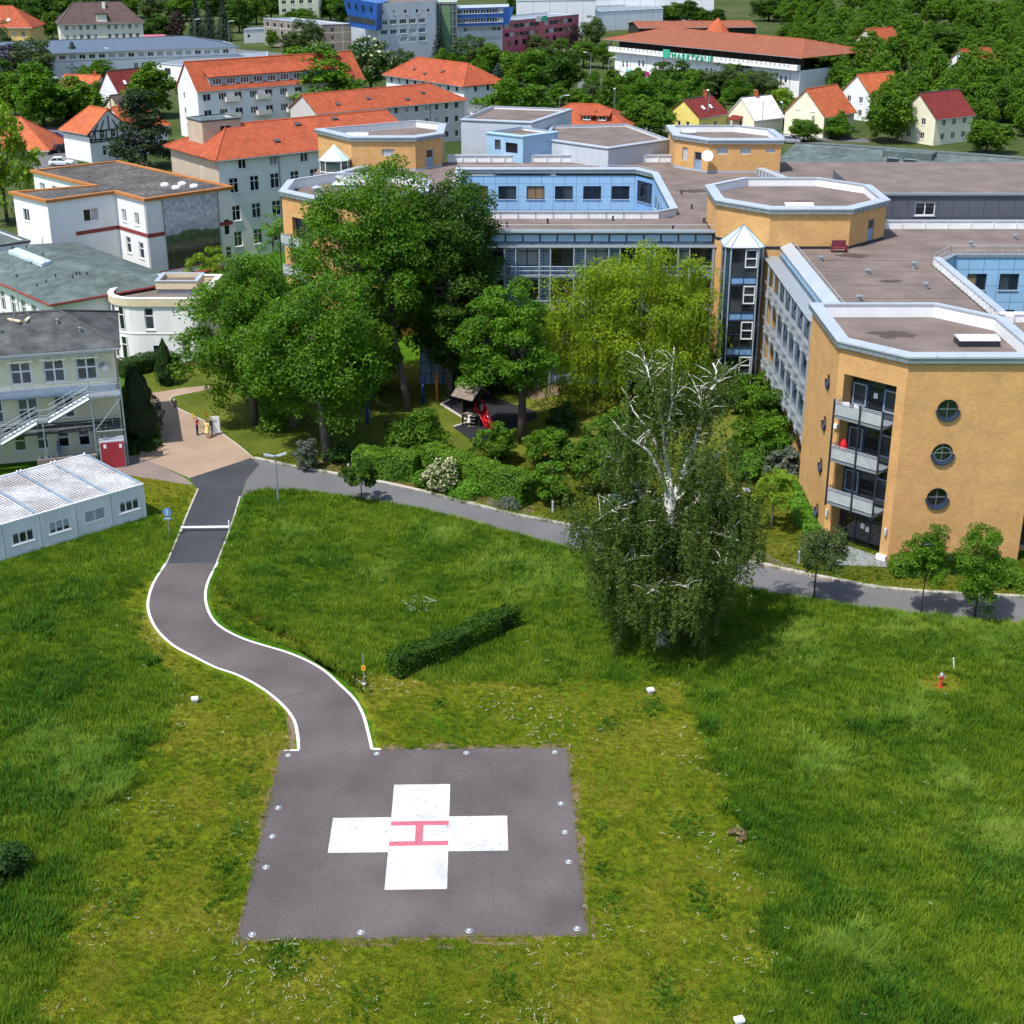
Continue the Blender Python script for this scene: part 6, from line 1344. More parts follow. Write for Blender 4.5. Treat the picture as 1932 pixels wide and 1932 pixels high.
A, B = Vector((38.0, 302.7)), Vector((44.6, 310.1)); bl, ro, P = bgh('yellow_gable_house', 'lemon yellow house with a dark red gabled roof', 'house', A, B, 8, 3.6, 184, 'lemon_plaster', 'maroon_tile', over=.4, left=[(3.0, 1.2, .8, 1.2, 'white1'), (5.2, 1.2, .8, 1.2, 'white1')], front=[(2, 1, 1, 1.2, 'white1'), (6, 1, 1, 1.2, 'white1')])
chimney(bl, ro, P, 7.5, 4, zat(184, A.y+6)-.1, 1.2, .8)
for x in (3.5, 6.2): q = P(x, 1.6, 4.9); m = MB(); m.box(-.35, .35, -.5, .5, 0, .14, Matrix.Translation(q) @ Matrix.Rotation(math.atan2((B-A).y, (B-A).x), 4, 'Z') @ Matrix.Rotation(R(38), 4, 'X')); m.build('roof_window', 'skylight_dome', ro)
bl.finish()
A, B = Vector((49.5, 304.5)), Vector((56.2, 309.3)); bl, ro, P = bgh('pale_gable_house', 'pale yellow house with a bright white roof', 'house', A, B, 8, 3.0, 181, 'pale_yellow_plaster', 'white_tile', over=.4, left=[(4, 1.0, .9, 1.2, 'white1')]); 
dd = (B-A).normalized(); m = MB(); roof_plane(m, [P(-1.6, 6.3, 2.4), P(-1.6, 3.3, 2.4), P(-.02, 3.3, 3.1), P(-.02, 6.3, 3.1)]); m.build('porch_roof', 'maroon_tile', bl.root); chimney(bl, ro, P, 4, 4, zat(181, A.y+6), 1.1, .7); bl.finish()
A = Vector((62.4, 298)); B = A+Vector((7.7, 7.9)); bl, ro, P = bgh('cream_gable_house', 'cream three-storey gabled house with orange roof and small balcony', 'house', A, B, 9.4, 4.6, 0, 'pale_yellow_plaster', 'orange_tile', rise=4.6, over=.5, left=[(2.6, 1.2, 1.4, 1.4, 'white2'), (6.6, 1.2, 1.4, 1.4, 'white2')])
ga = math.atan2(-(B-A).normalized().x, (B-A).normalized().y)
for yy, z in ((2.9, 5.0), (6.3, 5.0)): window(bl.root, P(-.03, yy, z), math.atan2((B-A).y, (B-A).x)-math.pi/2, 1.2, 1.3, 'white2', .1)
m = MB(); m.idx([P(-1.2, 2.2, 3.4), P(-1.2, 7.2, 3.4), P(0, 7.2, 3.4), P(0, 2.2, 3.4), P(-1.2, 2.2, 4.3), P(-1.2, 7.2, 4.3), P(0, 7.2, 4.3), P(0, 2.2, 4.3)], [(1, 0, 4, 5), (0, 3, 7, 4), (2, 1, 5, 6), (3, 0, 1, 2)]); m.build('balcony', 'pale_yellow_plaster', bl.root); bl.finish()
# left houses
d_ = Vector((.73, -.68, 0)).normalized(); n_ = Vector((-d_.y, d_.x, 0)); A = Vector((-82.8, 274.1, 0)); B = A+d_*8.8
bl, ro, P = bgh('timbered_house', 'white half-timbered house with bright orange tiled roof', 'house', A, B, 8.4, 5.6, 0, 'white_plaster', 'orange_tile', rise=3.6, over=.6, hl=3.0, hr=0, right=[(2.9, 1.0, .9, 1.8, 'white1t'), (5.2, 1.0, .9, 1.8, 'white1t'), (2.9, 4.1, .9, 1.35, 'white1t'), (5.2, 4.1, .9, 1.35, 'white1t')])
tb = MB(); Mx = Matrix(((n_.x, d_.x, 0, B.x), (n_.y, d_.y, 0, B.y), (0, 0, 1, 0), (0, 0, 0, 1)))   # gable plane: x along n_, y outward
def beam(x0, z0, x1, z1_, w_=.2):
    a_ = Mx @ Vector((x0, .06, z0)); b_ = Mx @ Vector((x1, .06, z1_)); tb.tube([a_, b_], w_*.6, 4)
for x in (.1, 1.2, 2.3, 3.5, 4.6, 5.8, 7.0, 8.3): beam(x, 3.6, x, 5.55)
for z in (3.6, 4.0, 5.5): beam(0, z, 8.4, z)
beam(.2, 3.7, 1.1, 5.4); beam(8.2, 3.7, 7.1, 5.4); beam(2.4, 5.55, 3.3, 7.2); beam(6, 5.55, 5.1, 7.2); beam(1.2, 5.55, 2.0, 6.6); beam(7.2, 5.55, 6.4, 6.6); beam(4.2, 5.55, 4.2, 8)
Mx = Matrix(((d_.x, -n_.x, 0, A.x), (d_.y, -n_.y, 0, A.y), (0, 0, 1, 0), (0, 0, 0, 1)))
for z in (4.7, 5.3): beam(0, z, 8.8, z)
for i in range(14): beam(.1+i*.66, 4.7, .1+i*.66, 5.4, .14)
tb.build('timber_frame', 'timber_black', bl.root); bl.finish()
A2 = B+n_*8.4+d_*(-1.0); B2 = A2+n_*9; 
bl, ro, P = bgh('timbered_house_wing', 'orange-roofed wing behind the half-timbered house, partly hidden by the dark pine', 'house', A2, B2, 7.6, 5.4, 0, 'white_plaster', 'orange_tile', rise=3.3, over=.6, hr=3, front=[(2.5+i*3, 1.2, .9, 1.7, 'white1t') for i in range(2)]); bl.finish()
A, B = at(-40, 292), at(90, 292); bl, ro, P = bgh('orange_roof_house', 'house with an orange hipped roof, mostly hidden by the tree at the left edge', 'house', A, B, 11, zat(281, A.y)+.3, 221, 'warm_plaster', 'orange_tile', hl=5.5, hr=6, over=.6); bl.finish()
A = at(229, 203); B = A+Vector((7.5, 9.5, 0)); bl, ro, P = bgh('white_gable_house', 'white gabled house with a dark red roof beside the car park', 'house', A, B, 8.2, zat(181, A.y), 0, 'white_plaster', 'maroon_tile', rise=5.2, over=.4)
dm_ = math.atan2((B-A).y, (B-A).x)-math.pi/2
for yy in (2.4, 4.0, 6.0): window(bl.root, P(-.03, yy, zat(178, A.y)-.4), dm_, .95, .9, 'white1', .1)
for x in (3, 6): q = P(x, 1.8, zat(181, A.y)+2.6); m = MB(); m.box(-.35, .35, -.5, .5, 0, .14, Matrix.Translation(q) @ Matrix.Rotation(math.atan2((B-A).y, (B-A).x), 4, 'Z') @ Matrix.Rotation(R(50), 4, 'X')); m.build('roof_window', 'skylight_dome', ro)
bl.finish()
A, B = at(110, 184), at(177, 186); bl, ro, P = bgh('orange_roof_annex', 'low building with an orange and dark red tiled roof left of the white gabled house', 'house', A, B, 9, zat(167, A.y), 141, 'warm_plaster', 'orange_tile', over=.5)
m = MB(); roof_plane(m, [P(LEN(A, B)-5.5, -.55, zat(167, A.y)-.3), P(LEN(A, B)+.3, -.55, zat(167, A.y)-.3), P(LEN(A, B)+.3, 4.5, zat(141, A.y+4.5)+.06), P(LEN(A, B)-5.5, 4.5, zat(141, A.y+4.5)+.06)], .1); m.build('dark_tiles', 'maroon_tile', ro); chimney(bl, ro, P, 8, 4.5, zat(141, A.y+4.5), .9, .7); bl.finish()
A = at(234, 223); B = A+Vector((4.6, 5.8, 0)); bl, ro, P = bgh('timbered_shed', 'small half-timbered shed with a brown roof', 'shed', A, B, 7.6, zat(209, A.y), 0, 'cream_plaster', 'brown_tile', rise=3.0, over=.5); tb = MB()
for yy in (1, 2.6, 4.2, 5.8): tb.tube([P(-.05, yy, zat(209, A.y)-1), P(-.05, yy, zat(209, A.y)+2.4*(1-abs(yy-3.8)/3.8))], .1, 4)
tb.tube([P(-.05, 0, zat(209, A.y)), P(-.05, 7.6, zat(209, A.y))], .1, 4); tb.build('timber_frame', 'timber_black', bl.root); bl.finish()
# long green-grey roof at the right behind the hospital
A, B = Vector((36.5, 208)), Vector((66, 193)); bl, ro, P = bgh('green_grey_roof_building', 'large low building with a wide grey-green felt roof behind the hospital at the right', 'building', A, B, 26, 9.2, 0, 'grey_panel', 'green_felt', rise=1.6, over=.6)
for x in (16, 18.3): m = MB(); m.box(-.8, .8, 0, .8, -.1, 1.2, Matrix.Translation(P(x, 4.5, 9.75)) @ Matrix.Rotation(math.atan2(-15, 29.5), 4, 'Z')); m.build('roof_window', 'glass_mid', ro)
m = MB(); q = P(17, 9, 10.3); m.box(-3.5, 3.5, 0, 3, -.2, .9, Matrix.Translation(q) @ Matrix.Rotation(math.atan2(-15, 29.5), 4, 'Z')); m.build('roof_plant', 'green_felt', ro); bl.finish()
# houses behind the printed corner of the picture: the town simply goes on
for i, (u, v, mm, rm, lab) in enumerate(((1640, 230, 'white_plaster', 'orange_tile', 'white gabled house right of the cream gabled house'), (1760, 275, 'pale_yellow_plaster', 'maroon_tile', 'pale yellow house beyond the grey-green roof'), (1650, 120, 'warm_plaster', 'red_tile', 'cream house with red roof near the top right'), (1830, 170, 'white_plaster', 'red_tile', 'white house with red roof at the far right'))):
    A = at(u, v); B = A+Vector((9, 6, 0)); bl, ro, P = bgh('gable_house', lab, 'house', A, B, 9, 5.5, 0, mm, rm, rise=4, over=.5, front=[(2.5+k*3, z, 1.1, 1.3, 'white2') for k in range(3) for z in (.9, 3.6)], left=[(2.5+k*3.5, z, 1.1, 1.3, 'white2') for k in range(2) for z in (.9, 3.6)]); bl.finish()
# town streets and car parks
def tsheet(nm, pts, m='asphalt_old', z=.02): return struct(sheet(nm, [at(*p) for p in pts], z, m))
tsheet('car_park', [(205, 150), (345, 147), (345, 160), (290, 175), (280, 205), (240, 205), (232, 175)]); tsheet('yard', [(60, 325), (150, 325), (135, 240), (80, 240)], z=.024); tsheet('street', [(870, 235), (960, 228), (1010, 240), (1010, 250), (870, 250)], z=.021)
tsheet('street', [(1090, 155), (1150, 147), (1150, 140), (1500, 175), (1520, 190), (1200, 168), (1090, 166)], z=.022); tsheet('forecourt', [(945, 108), (1095, 96), (1100, 90), (950, 96)], 'plaza_paver', .023); tsheet('street', [(1200, 235), (1640, 262), (1640, 270), (1200, 245)], z=.025)
tsheet('street', [(440, 92), (660, 112), (660, 118), (440, 98)], z=.026)
# hatches and vents on the big tiled roofs
for (nm, lst) in (('apartment_house', ((8, 2.0), (17, 3.2), (26, 1.6))), ('apartment_house.001', ((6, 2.2), (14, 3.0), (22, 1.8), (28, 3.3))), ('apartment_house.002', ((8, 2.6), (14, 1.8), (20, 3.0))), ('white_ward_building', ((9, 2.2), (13, 4.8), (17, 3.0), (20, 5.2)))):
    o = bpy.data.objects[nm]; ro = [c for c in o.children if c.name.startswith('roof')][0]; co = [v.co for v in ro.data.vertices][:4]; e0, e1, r1, r0 = co[0], co[1], co[2], co[3]
    for x, y in lst:
        t = x/(e1-e0).length; a_ = e0.lerp(e1, t); s_ = r0.lerp(r1, t)-a_; q = a_+s_*(y/6); ang = math.atan2((e1-e0).y, (e1-e0).x); tl = math.atan2(s_.z, Vector((s_.x, s_.y)).length)
        m = MB(); m.box(-.4, .4, -.35, .35, .0, .22, Matrix.Translation(q) @ Matrix.Rotation(ang, 4, 'Z') @ Matrix.Rotation(tl, 4, 'X')); put('roof_hatch', m.mesh('roof_hatch', 'ridge_dark'), ro)
# ================================================================ vehicles
def make_car(loc, rz, cm, label, van=False, grp=None):
    t = thing('parked_van' if van else 'parked_car', label, 'van' if van else 'car', loc, grp, rz); L2 = 2.15 if not van else 2.4; W = .88 if not van else .95
    sec = ([(-L2, .32, .72, .80*W), (-L2+.12, .26, .88, .93*W), (-1.2, .22, .95, W), (0, .2, .95, W), (1.1, .22, .9, W), (L2-.25, .26, .78, .95*W), (L2, .34, .6, .78*W)] if not van else
           [(-L2, .3, 1.0, .92*W), (-L2+.1, .26, 1.1, W), (0, .22, 1.1, W), (1.3, .22, 1.08, W), (L2-.2, .26, .95, .97*W), (L2, .34, .7, .85*W)])
    b = MB(); vs = []
    for x, z0, z1, w in sec: vs += [(x, -w*.94, z0), (x, -w, (z0+z1)/2), (x, -w*.93, z1), (x, w*.93, z1), (x, w, (z0+z1)/2), (x, w*.94, z0)]
    k = len(sec); fs = [(i*6+j, i*6+(j+1) % 6, (i+1)*6+(j+1) % 6, (i+1)*6+j) for i in range(k-1) for j in range(6)]+[tuple(range(5, -1, -1)), tuple((k-1)*6+j for j in range(6))]; b.idx(vs, fs); b.build('body', cm, t, origin=(0, 0, 0))
    c = [(-1.75, .9), (-1.3, 1.43), (.15, 1.45), (.95, .92)] if not van else [(-2.3, 1.08), (-2.2, 1.92), (1.0, 1.92), (1.75, 1.05)]
    b = MB(); vs = []
    for x, z in c: ww = W*.9 if z < 1.1 else W*.74 if not van else W*.84; vs += [(x, -ww, z), (x, ww, z)]
    b.idx(vs, [(2, 4, 5, 3)]); b.idx([(p[0], p[1], p[2]+.015) for p in vs], [(2, 4, 5, 3)]); b.build('roof', cm, t, origin=(0, 0, 0))
    g2 = MB(); g2.idx(vs, [(0, 2, 3, 1), (4, 6, 7, 5), (0, 6, 4, 2), (1, 3, 5, 7)]); g2.build('window', 'glass_dark', t, origin=(0, 0, 0))
    pl = MB(); 
    for s_ in (0, 1):
        for a_, b_ in ((0, 2), (2, 4), (4, 6)): pl.tube([vs[a_+s_], vs[b_+s_]], .045, 4)
        pl.tube([Vector(vs[2+s_]).lerp(Vector(vs[4+s_]), .5), Vector(vs[0+s_]).lerp(Vector(vs[6+s_]), .5)], .04, 4)
    pl.build('pillar', cm, t, origin=(0, 0, 0))
    for x in (-1.3, 1.32):
        for y in (-W+.08, W-.08):
            w_ = MB(); w_.tube([(x, y-.1, .31), (x, y+.1, .31)], .31, 14); wo = w_.build('wheel', 'tyre', t, origin=(0, 0, 0)); r_ = MB(); r_.tube([(x, y-.105, .31), (x, y+.105, .31)], .19, 10); r_.build('rim', 'rim', wo, origin=(0, 0, 0))
    for y in (-.6, .6):
        for x, mm, nm, z in ((L2-.06, 'lamp_glass', 'headlight', .62), (-L2+.04, 'tail_red', 'taillight', .74)): q = MB(); q.box(x-.08, x+.08, y-.16, y+.16, z-.07, z+.07); q.build(nm, mm, t, origin=(0, 0, 0))
    return t
for u, v, rz, cm, van, lab in ((257, 150, 2.6, 'car_white', True, 'white van parked at the top of the car park'), (242, 156, 1.9, 'car_red', False, 'red car left of the white van'), (255, 167, 2.7, 'car_white', False, 'white car parked below the red car'), (261, 178, 2.8, 'car_white', False, 'white car half hidden behind the tree in the car park'), (268, 160, 2.6, 'car_silver', False, 'silver car behind the trees in the car park'),
    (320, 147, .3, 'car_white', False, 'white car in front of the low shop extension'), (106, 264, .2, 'car_blue', False, 'dark blue car left of the half-timbered house'), (99, 284, .4, 'car_dark', False, 'dark grey car beside the orange-roofed house'), (120, 287, .7, 'car_black', False, 'black car next to the wall of the half-timbered house'), (116, 312, .1, 'car_white', False, 'white car in front of the half-timbered house'),
    (1051, 102, .5, 'car_white', False, 'white car in front of the pink office, right'), (1016, 104, .5, 'car_white', False, 'white car in front of the pink office, left'), (992, 107, .5, 'car_red', False, 'red car in front of the pink office'), (905, 231, .2, 'car_white', True, 'white van beside the end of the pink-grey apartment house'), (937, 233, .1, 'car_white', False, 'white car behind the grey rooftop hall'), (1490, 270, -.4, 'car_silver', False, 'silver car on the street behind the dish block')):
    make_car(at(u, v, .026), rz, cm, lab, van)
make_car(at(1192, 962, .006), 2.75, 'car_teal', 'dark teal car parked behind the birch')
# ================================================================ street lamps of the town
def town_lamp(u, v, h, label, ang=0.):
    p = at(u, v); t = thing('street_lamp', label, 'lamp', p, 'street lamps in the town'); m = MB(); m.tube([p, p+Vector((0, 0, h))], [.09, .06], 6); m.tube([p+Vector((0, 0, h)), p+Vector((1.5*math.cos(ang), 1.5*math.sin(ang), h+.25))], .05, 5); m.build('pole', 'galvanised', t)
    m = MB(); q = p+Vector((1.6*math.cos(ang), 1.6*math.sin(ang), h+.25)); m.box(-.5, .5, -.18, .18, -.06, .1, Matrix.Translation(q) @ Matrix.Rotation(ang, 4, 'Z')); m.build('head', 'white_paint', t)
for a_ in ((1114, 148, 6.5, 'street lamp at the corner of the shopping centre', 3.14), (1148, 146, 5, 'lower street lamp beside the shopping centre wall', 0), (1056, 222, 4.5, 'street lamp behind the orange hipped roof', .1), (1159, 225, 6, 'tall pole lamp left of the round trees behind the hospital', 1.6), (1334, 250, 8, 'street lamp in front of the dark red roof', 1.6), (1436, 262, 7, 'street lamp in front of the white-roofed house', 1.6), (1473, 260, 6.5, 'street lamp right of the white-roofed house', 1.6), (370, 78, 7, 'street lamp behind the blue-roofed hall, left', 0), (433, 82, 7, 'street lamp behind the blue-roofed hall, right', 0), (218, 152, 8, 'lamp post in front of the blue-roofed hall', 3.1), (128, 230, 9, 'street lamp arm above the bright green tree', 3.3)): town_lamp(*a_)

# ================================================================ VEGETATION
def leaf_cards(P, N, size, asp, rng, bend=.25, droop=0.):
    """P points, N preferred normals -> verts/faces of folded leaf diamonds (numpy)"""
    n = len(P); t = rng.normal(size=(n, 3)); t -= (t*N).sum(1, keepdims=True)*N; t /= np.linalg.norm(t, axis=1, keepdims=True)+1e-9
    if droop: t = t*(1-droop)+np.array([0, 0, -1.])*droop; t /= np.linalg.norm(t, axis=1, keepdims=True)+1e-9
    b = np.cross(N, t); b /= np.linalg.norm(b, axis=1, keepdims=True)+1e-9
    s = size*rng.uniform(.6, 1.25, (n, 1)); w = s*asp
    V = np.empty((n, 4, 3)); V[:, 0] = P-t*s*.5; V[:, 1] = P+b*w*.5+N*s*bend*.3; V[:, 2] = P+t*s*.5; V[:, 3] = P-b*w*.5+N*s*bend*.3
    return V.reshape(-1, 3)
def mesh_np(name, V, m, quads=True):
    n = len(V)//4; me = bpy.data.meshes.new(name); me.vertices.add(len(V)); me.vertices.foreach_set('co', V.astype(np.float32).ravel())
    me.loops.add(len(V)); me.loops.foreach_set('vertex_index', np.arange(len(V), dtype=np.int32)); me.polygons.add(n); me.polygons.foreach_set('loop_start', np.arange(0, len(V), 4, dtype=np.int32))
    me.update(calc_edges=True)
    for k in (m if isinstance(m, (list, tuple)) else [m]): me.materials.append(MATS[k])
    return me
def unit(v): return v/(np.linalg.norm(v, axis=-1, keepdims=True)+1e-9)
def puff_leaves(C, Rd, per, rng, size, asp=.7, flat=.75, up=.45, rough=.5, inner=.35):
    """clumps at C with radius Rd: leaf cards over the upper shell of every clump"""
    out = []
    for c, r, k in zip(C, Rd, per):
        d = unit(rng.normal(size=(k, 3))); d[:, 2] = np.where((d[:, 2] < -.25) & (rng.random(k) < .7), -d[:, 2], d[:, 2])
        rad = r*np.where(rng.random(k) < inner, rng.uniform(.3, .9, k), rng.uniform(.85, 1.12, k))
        P = c+d*rad[:, None]*np.array([1, 1, flat]); N = unit(d*(1-up)+np.array([0, 0, 1.])*up+rng.normal(size=(k, 3))*rough)
        out.append(leaf_cards(P, N, size, asp, rng))
    return np.concatenate(out)
def crown_puffs(rng, n, cx, cz, rx, ry, rz, pr, shell=.75, bottom=-.6):
    """clump centres in an ellipsoid, crowded towards its skin, with lumps"""
    d = unit(rng.normal(size=(n*3, 3))); d = d[d[:, 2] > bottom][:n]; k = len(d)
    lump = 1+.16*np.sin(d[:, 0]*5+cx)+.14*np.sin(d[:, 1]*6+1.3*cz)+.1*np.sin(d[:, 2]*7+2)
    rad = np.where(rng.random(k) < shell, rng.uniform(.78, 1.0, k), rng.uniform(.2, .75, k))*lump
    C = d*rad[:, None]*np.array([rx, ry, rz])+np.array([cx, 0, cz]); return C, pr*rng.uniform(.65, 1.3, k)
def limbs(rng, H, r0, C, bark, n=9, base_h=.35, lean=(0, 0)):
    m = MB(); top = Vector((lean[0], lean[1], H*.72)); pts = [Vector((0, 0, -.3)), Vector((lean[0]*.2, lean[1]*.2, H*.18)), Vector((lean[0]*.5, lean[1]*.5, H*.4)), top]
    m.tube(pts, [r0*1.25, r0, r0*.8, r0*.25], 8)
    idx = rng.permutation(len(C))[:n]
    for i in idx:
        c = Vector(C[i]); t = rng.uniform(base_h, .85); s = pts[1].lerp(pts[3], min(.95, t*.9)); s.x, s.y = s.x, s.y
        z0 = min(s.z, c.z-.3) if c.z > H*.3 else s.z*.6; s = Vector((lean[0]*z0/H, lean[1]*z0/H, max(H*.2, z0)))
        mid = s.lerp(c, .5)+Vector((rng.uniform(-.3, .3), rng.uniform(-.3, .3), -.1)); m.tube([s, mid, c], [r0*.45, r0*.28, r0*.08], 5)
    return m
def broad_tree_mesh(seed, H, W, leafm, bark, size, nleaf, npuff=75, pr=None, trunk_h=.06, r0=None, cz=None, flat=.75, extra=None):
    rng = np.random.default_rng(seed); rz = H*(1-trunk_h)/2; cz = H*trunk_h+rz*.98
    C, Rd = crown_puffs(rng, npuff, 0, cz, W/2*.86, W/2*.86, rz*.9, pr or W*.13, .78, -.9)
    per = np.maximum(6, (nleaf*Rd**2/np.sum(Rd**2)).astype(int)); V = puff_leaves(C, Rd, per, rng, size, flat=flat)
    me = mesh_np('crown', V, leafm); tr = limbs(rng, H, r0 or H*.018+.05, C, bark).mesh('trunk', bark, smooth=True)
    ex = None
    if extra:
        k = rng.permutation(len(C))[:int(len(C)*.8)]; P = []; 
        for i in k:
            q = unit(rng.normal(size=(6, 3))); q[:, 2] = abs(q[:, 2]); P.append(C[i]+q*Rd[i]*1.1)
        P = np.concatenate(P); ex = mesh_np('blossom', leaf_cards(P, unit(rng.normal(size=P.shape)+np.array([0, -.5, .8])), size*1.3, .8, rng), extra)
    return me, tr, ex
def conifer_mesh(seed, H, W, leafm, bark, size, nleaf, layers=16, tip=.04, base=.06, droop=.35):
    rng = np.random.default_rng(seed); out = []
    for L_ in range(layers):
        t = L_/(layers-1); z = H*(base+(1-base)*t); r = W/2*((1-t)**.8+tip)*rng.uniform(.8, 1.12); nb = max(4, int(15*(1-t))+4)
        for b in range(nb):
            w = 2*math.pi*(b+rng.random())/nb; k = max(3, int(nleaf/(layers*nb)*(1.5-t))); s = rng.random(k)**.6; rr = r*rng.uniform(.75, 1.12)
            P = np.stack([np.cos(w)*s*rr, np.sin(w)*s*rr, z-droop*s*rr*.6+.0*s], 1)+rng.normal(size=(k, 3))*np.array([.06, .06, .04])*W*.35
            N = unit(np.stack([np.cos(w)*np.ones(k)*.5, np.sin(w)*np.ones(k)*.5, np.ones(k)], 1)+rng.normal(size=(k, 3))*.5); out.append(leaf_cards(P, N, size, .45, rng, droop=.25))
    me = mesh_np('crown', np.concatenate(out), leafm); m = MB(); m.tube([(0, 0, -.3), (0, 0, H*.5), (0, 0, H*.97)], [H*.016+.04, H*.01+.02, .015], 7); return me, m.mesh('trunk', bark, smooth=True), None
def pine_mesh(seed, H, W, leafm, bark, size, nleaf):
    rng = np.random.default_rng(seed); n = 80; C = []; Rd = []
    for i in range(n):
        t = rng.uniform(.04, 1); w = rng.uniform(0, 6.28); r = W/2*(1.05-t*.75)*rng.uniform(.4, 1); C.append((r*math.cos(w), r*math.sin(w), H*(.02+.95*t))); Rd.append(W*rng.uniform(.09, .16))
    C = np.array(C); Rd = np.array(Rd); per = np.maximum(6, (nleaf*Rd**2/np.sum(Rd**2)).astype(int)); V = puff_leaves(C, Rd, per, rng, size, asp=.4, flat=.45, up=.6, rough=.7)
    return mesh_np('crown', V, leafm), limbs(rng, H, H*.018+.05, C, bark, 12, .2).mesh('trunk', bark, smooth=True), None
def plant_tree(name, label, p, meshes, sx=1., sz=1., rz=0., group=None, cat='tree'):
    t = thing(name, label, cat, p, group, rz); t.scale = (sx, sx, sz)
    put('crown', meshes[0], t); put('trunk', meshes[1], t)
    if meshes[2]: put('blossom', meshes[2], t)
    return t
# prototypes for the town trees (12 m tall, 10 m wide), shared mesh data
PRO = {}
def proto(k):
    if k in PRO: return PRO[k]
    kind, v = k; s = 100+v*17+sum(map(ord, kind))
    if kind == 'mid': r = broad_tree_mesh(s, 12, 10, 'leaf_mid', 'bark', .62, 7500, 100)
    elif kind == 'bright': r = broad_tree_mesh(s, 12, 10, 'leaf_maple', 'bark', .62, 7500, 100)
    elif kind == 'deep': r = broad_tree_mesh(s, 12, 10, 'leaf_deep', 'bark', .62, 7500, 100)
    elif kind == 'round': r = broad_tree_mesh(s, 12, 10, 'leaf_mid', 'bark', .5, 5600, 90, pr=1.0, trunk_h=.16)
    elif kind == 'loose': r = broad_tree_mesh(s, 12, 9, 'leaf_olive', 'bark_grey', .5, 6500, 80, pr=1.2, trunk_h=.05)
    elif kind == 'cone': r = conifer_mesh(s, 12, 10, 'leaf_mid', 'bark', .7, 5000, 16, .1, .1, .1)
    elif kind == 'copper': r = broad_tree_mesh(s, 12, 10, 'leaf_copper', 'bark', .6, 4800, 55)
    elif kind == 'chestnut': r = broad_tree_mesh(s, 12, 10, 'leaf_chestnut', 'bark', .65, 5000, 70, extra='blossom_cream')
    elif kind == 'spruce': r = conifer_mesh(s, 12, 7, 'leaf_spruce', 'bark', .6, 5200, 20)
    elif kind == 'bluespruce': r = conifer_mesh(s, 12, 8, 'leaf_bluespruce', 'bark', .6, 5200, 18)
    elif kind == 'pine': r = pine_mesh(s, 12, 10, 'leaf_pine', 'bark', .55, 10000)
    elif kind == 'lime': r = broad_tree_mesh(s, 12, 10, 'leaf_lime', 'bark', .6, 4500, 50)
    elif kind == 'oak': r = broad_tree_mesh(s, 12, 10, 'leaf_maple', 'bark', .5, 13000, 150, pr=1.15, trunk_h=.02)
    PRO[k] = r; return r
NAT = {'spruce': ('spruce_tree', 7.), 'bluespruce': ('spruce_tree', 8.), 'pine': ('pine_tree', 10.), 'loose': ('birch_like_tree', 9.), 'copper': ('copper_beech', 10.), 'chestnut': ('chestnut_tree', 10.), 'cone': ('linden_tree', 10.)}
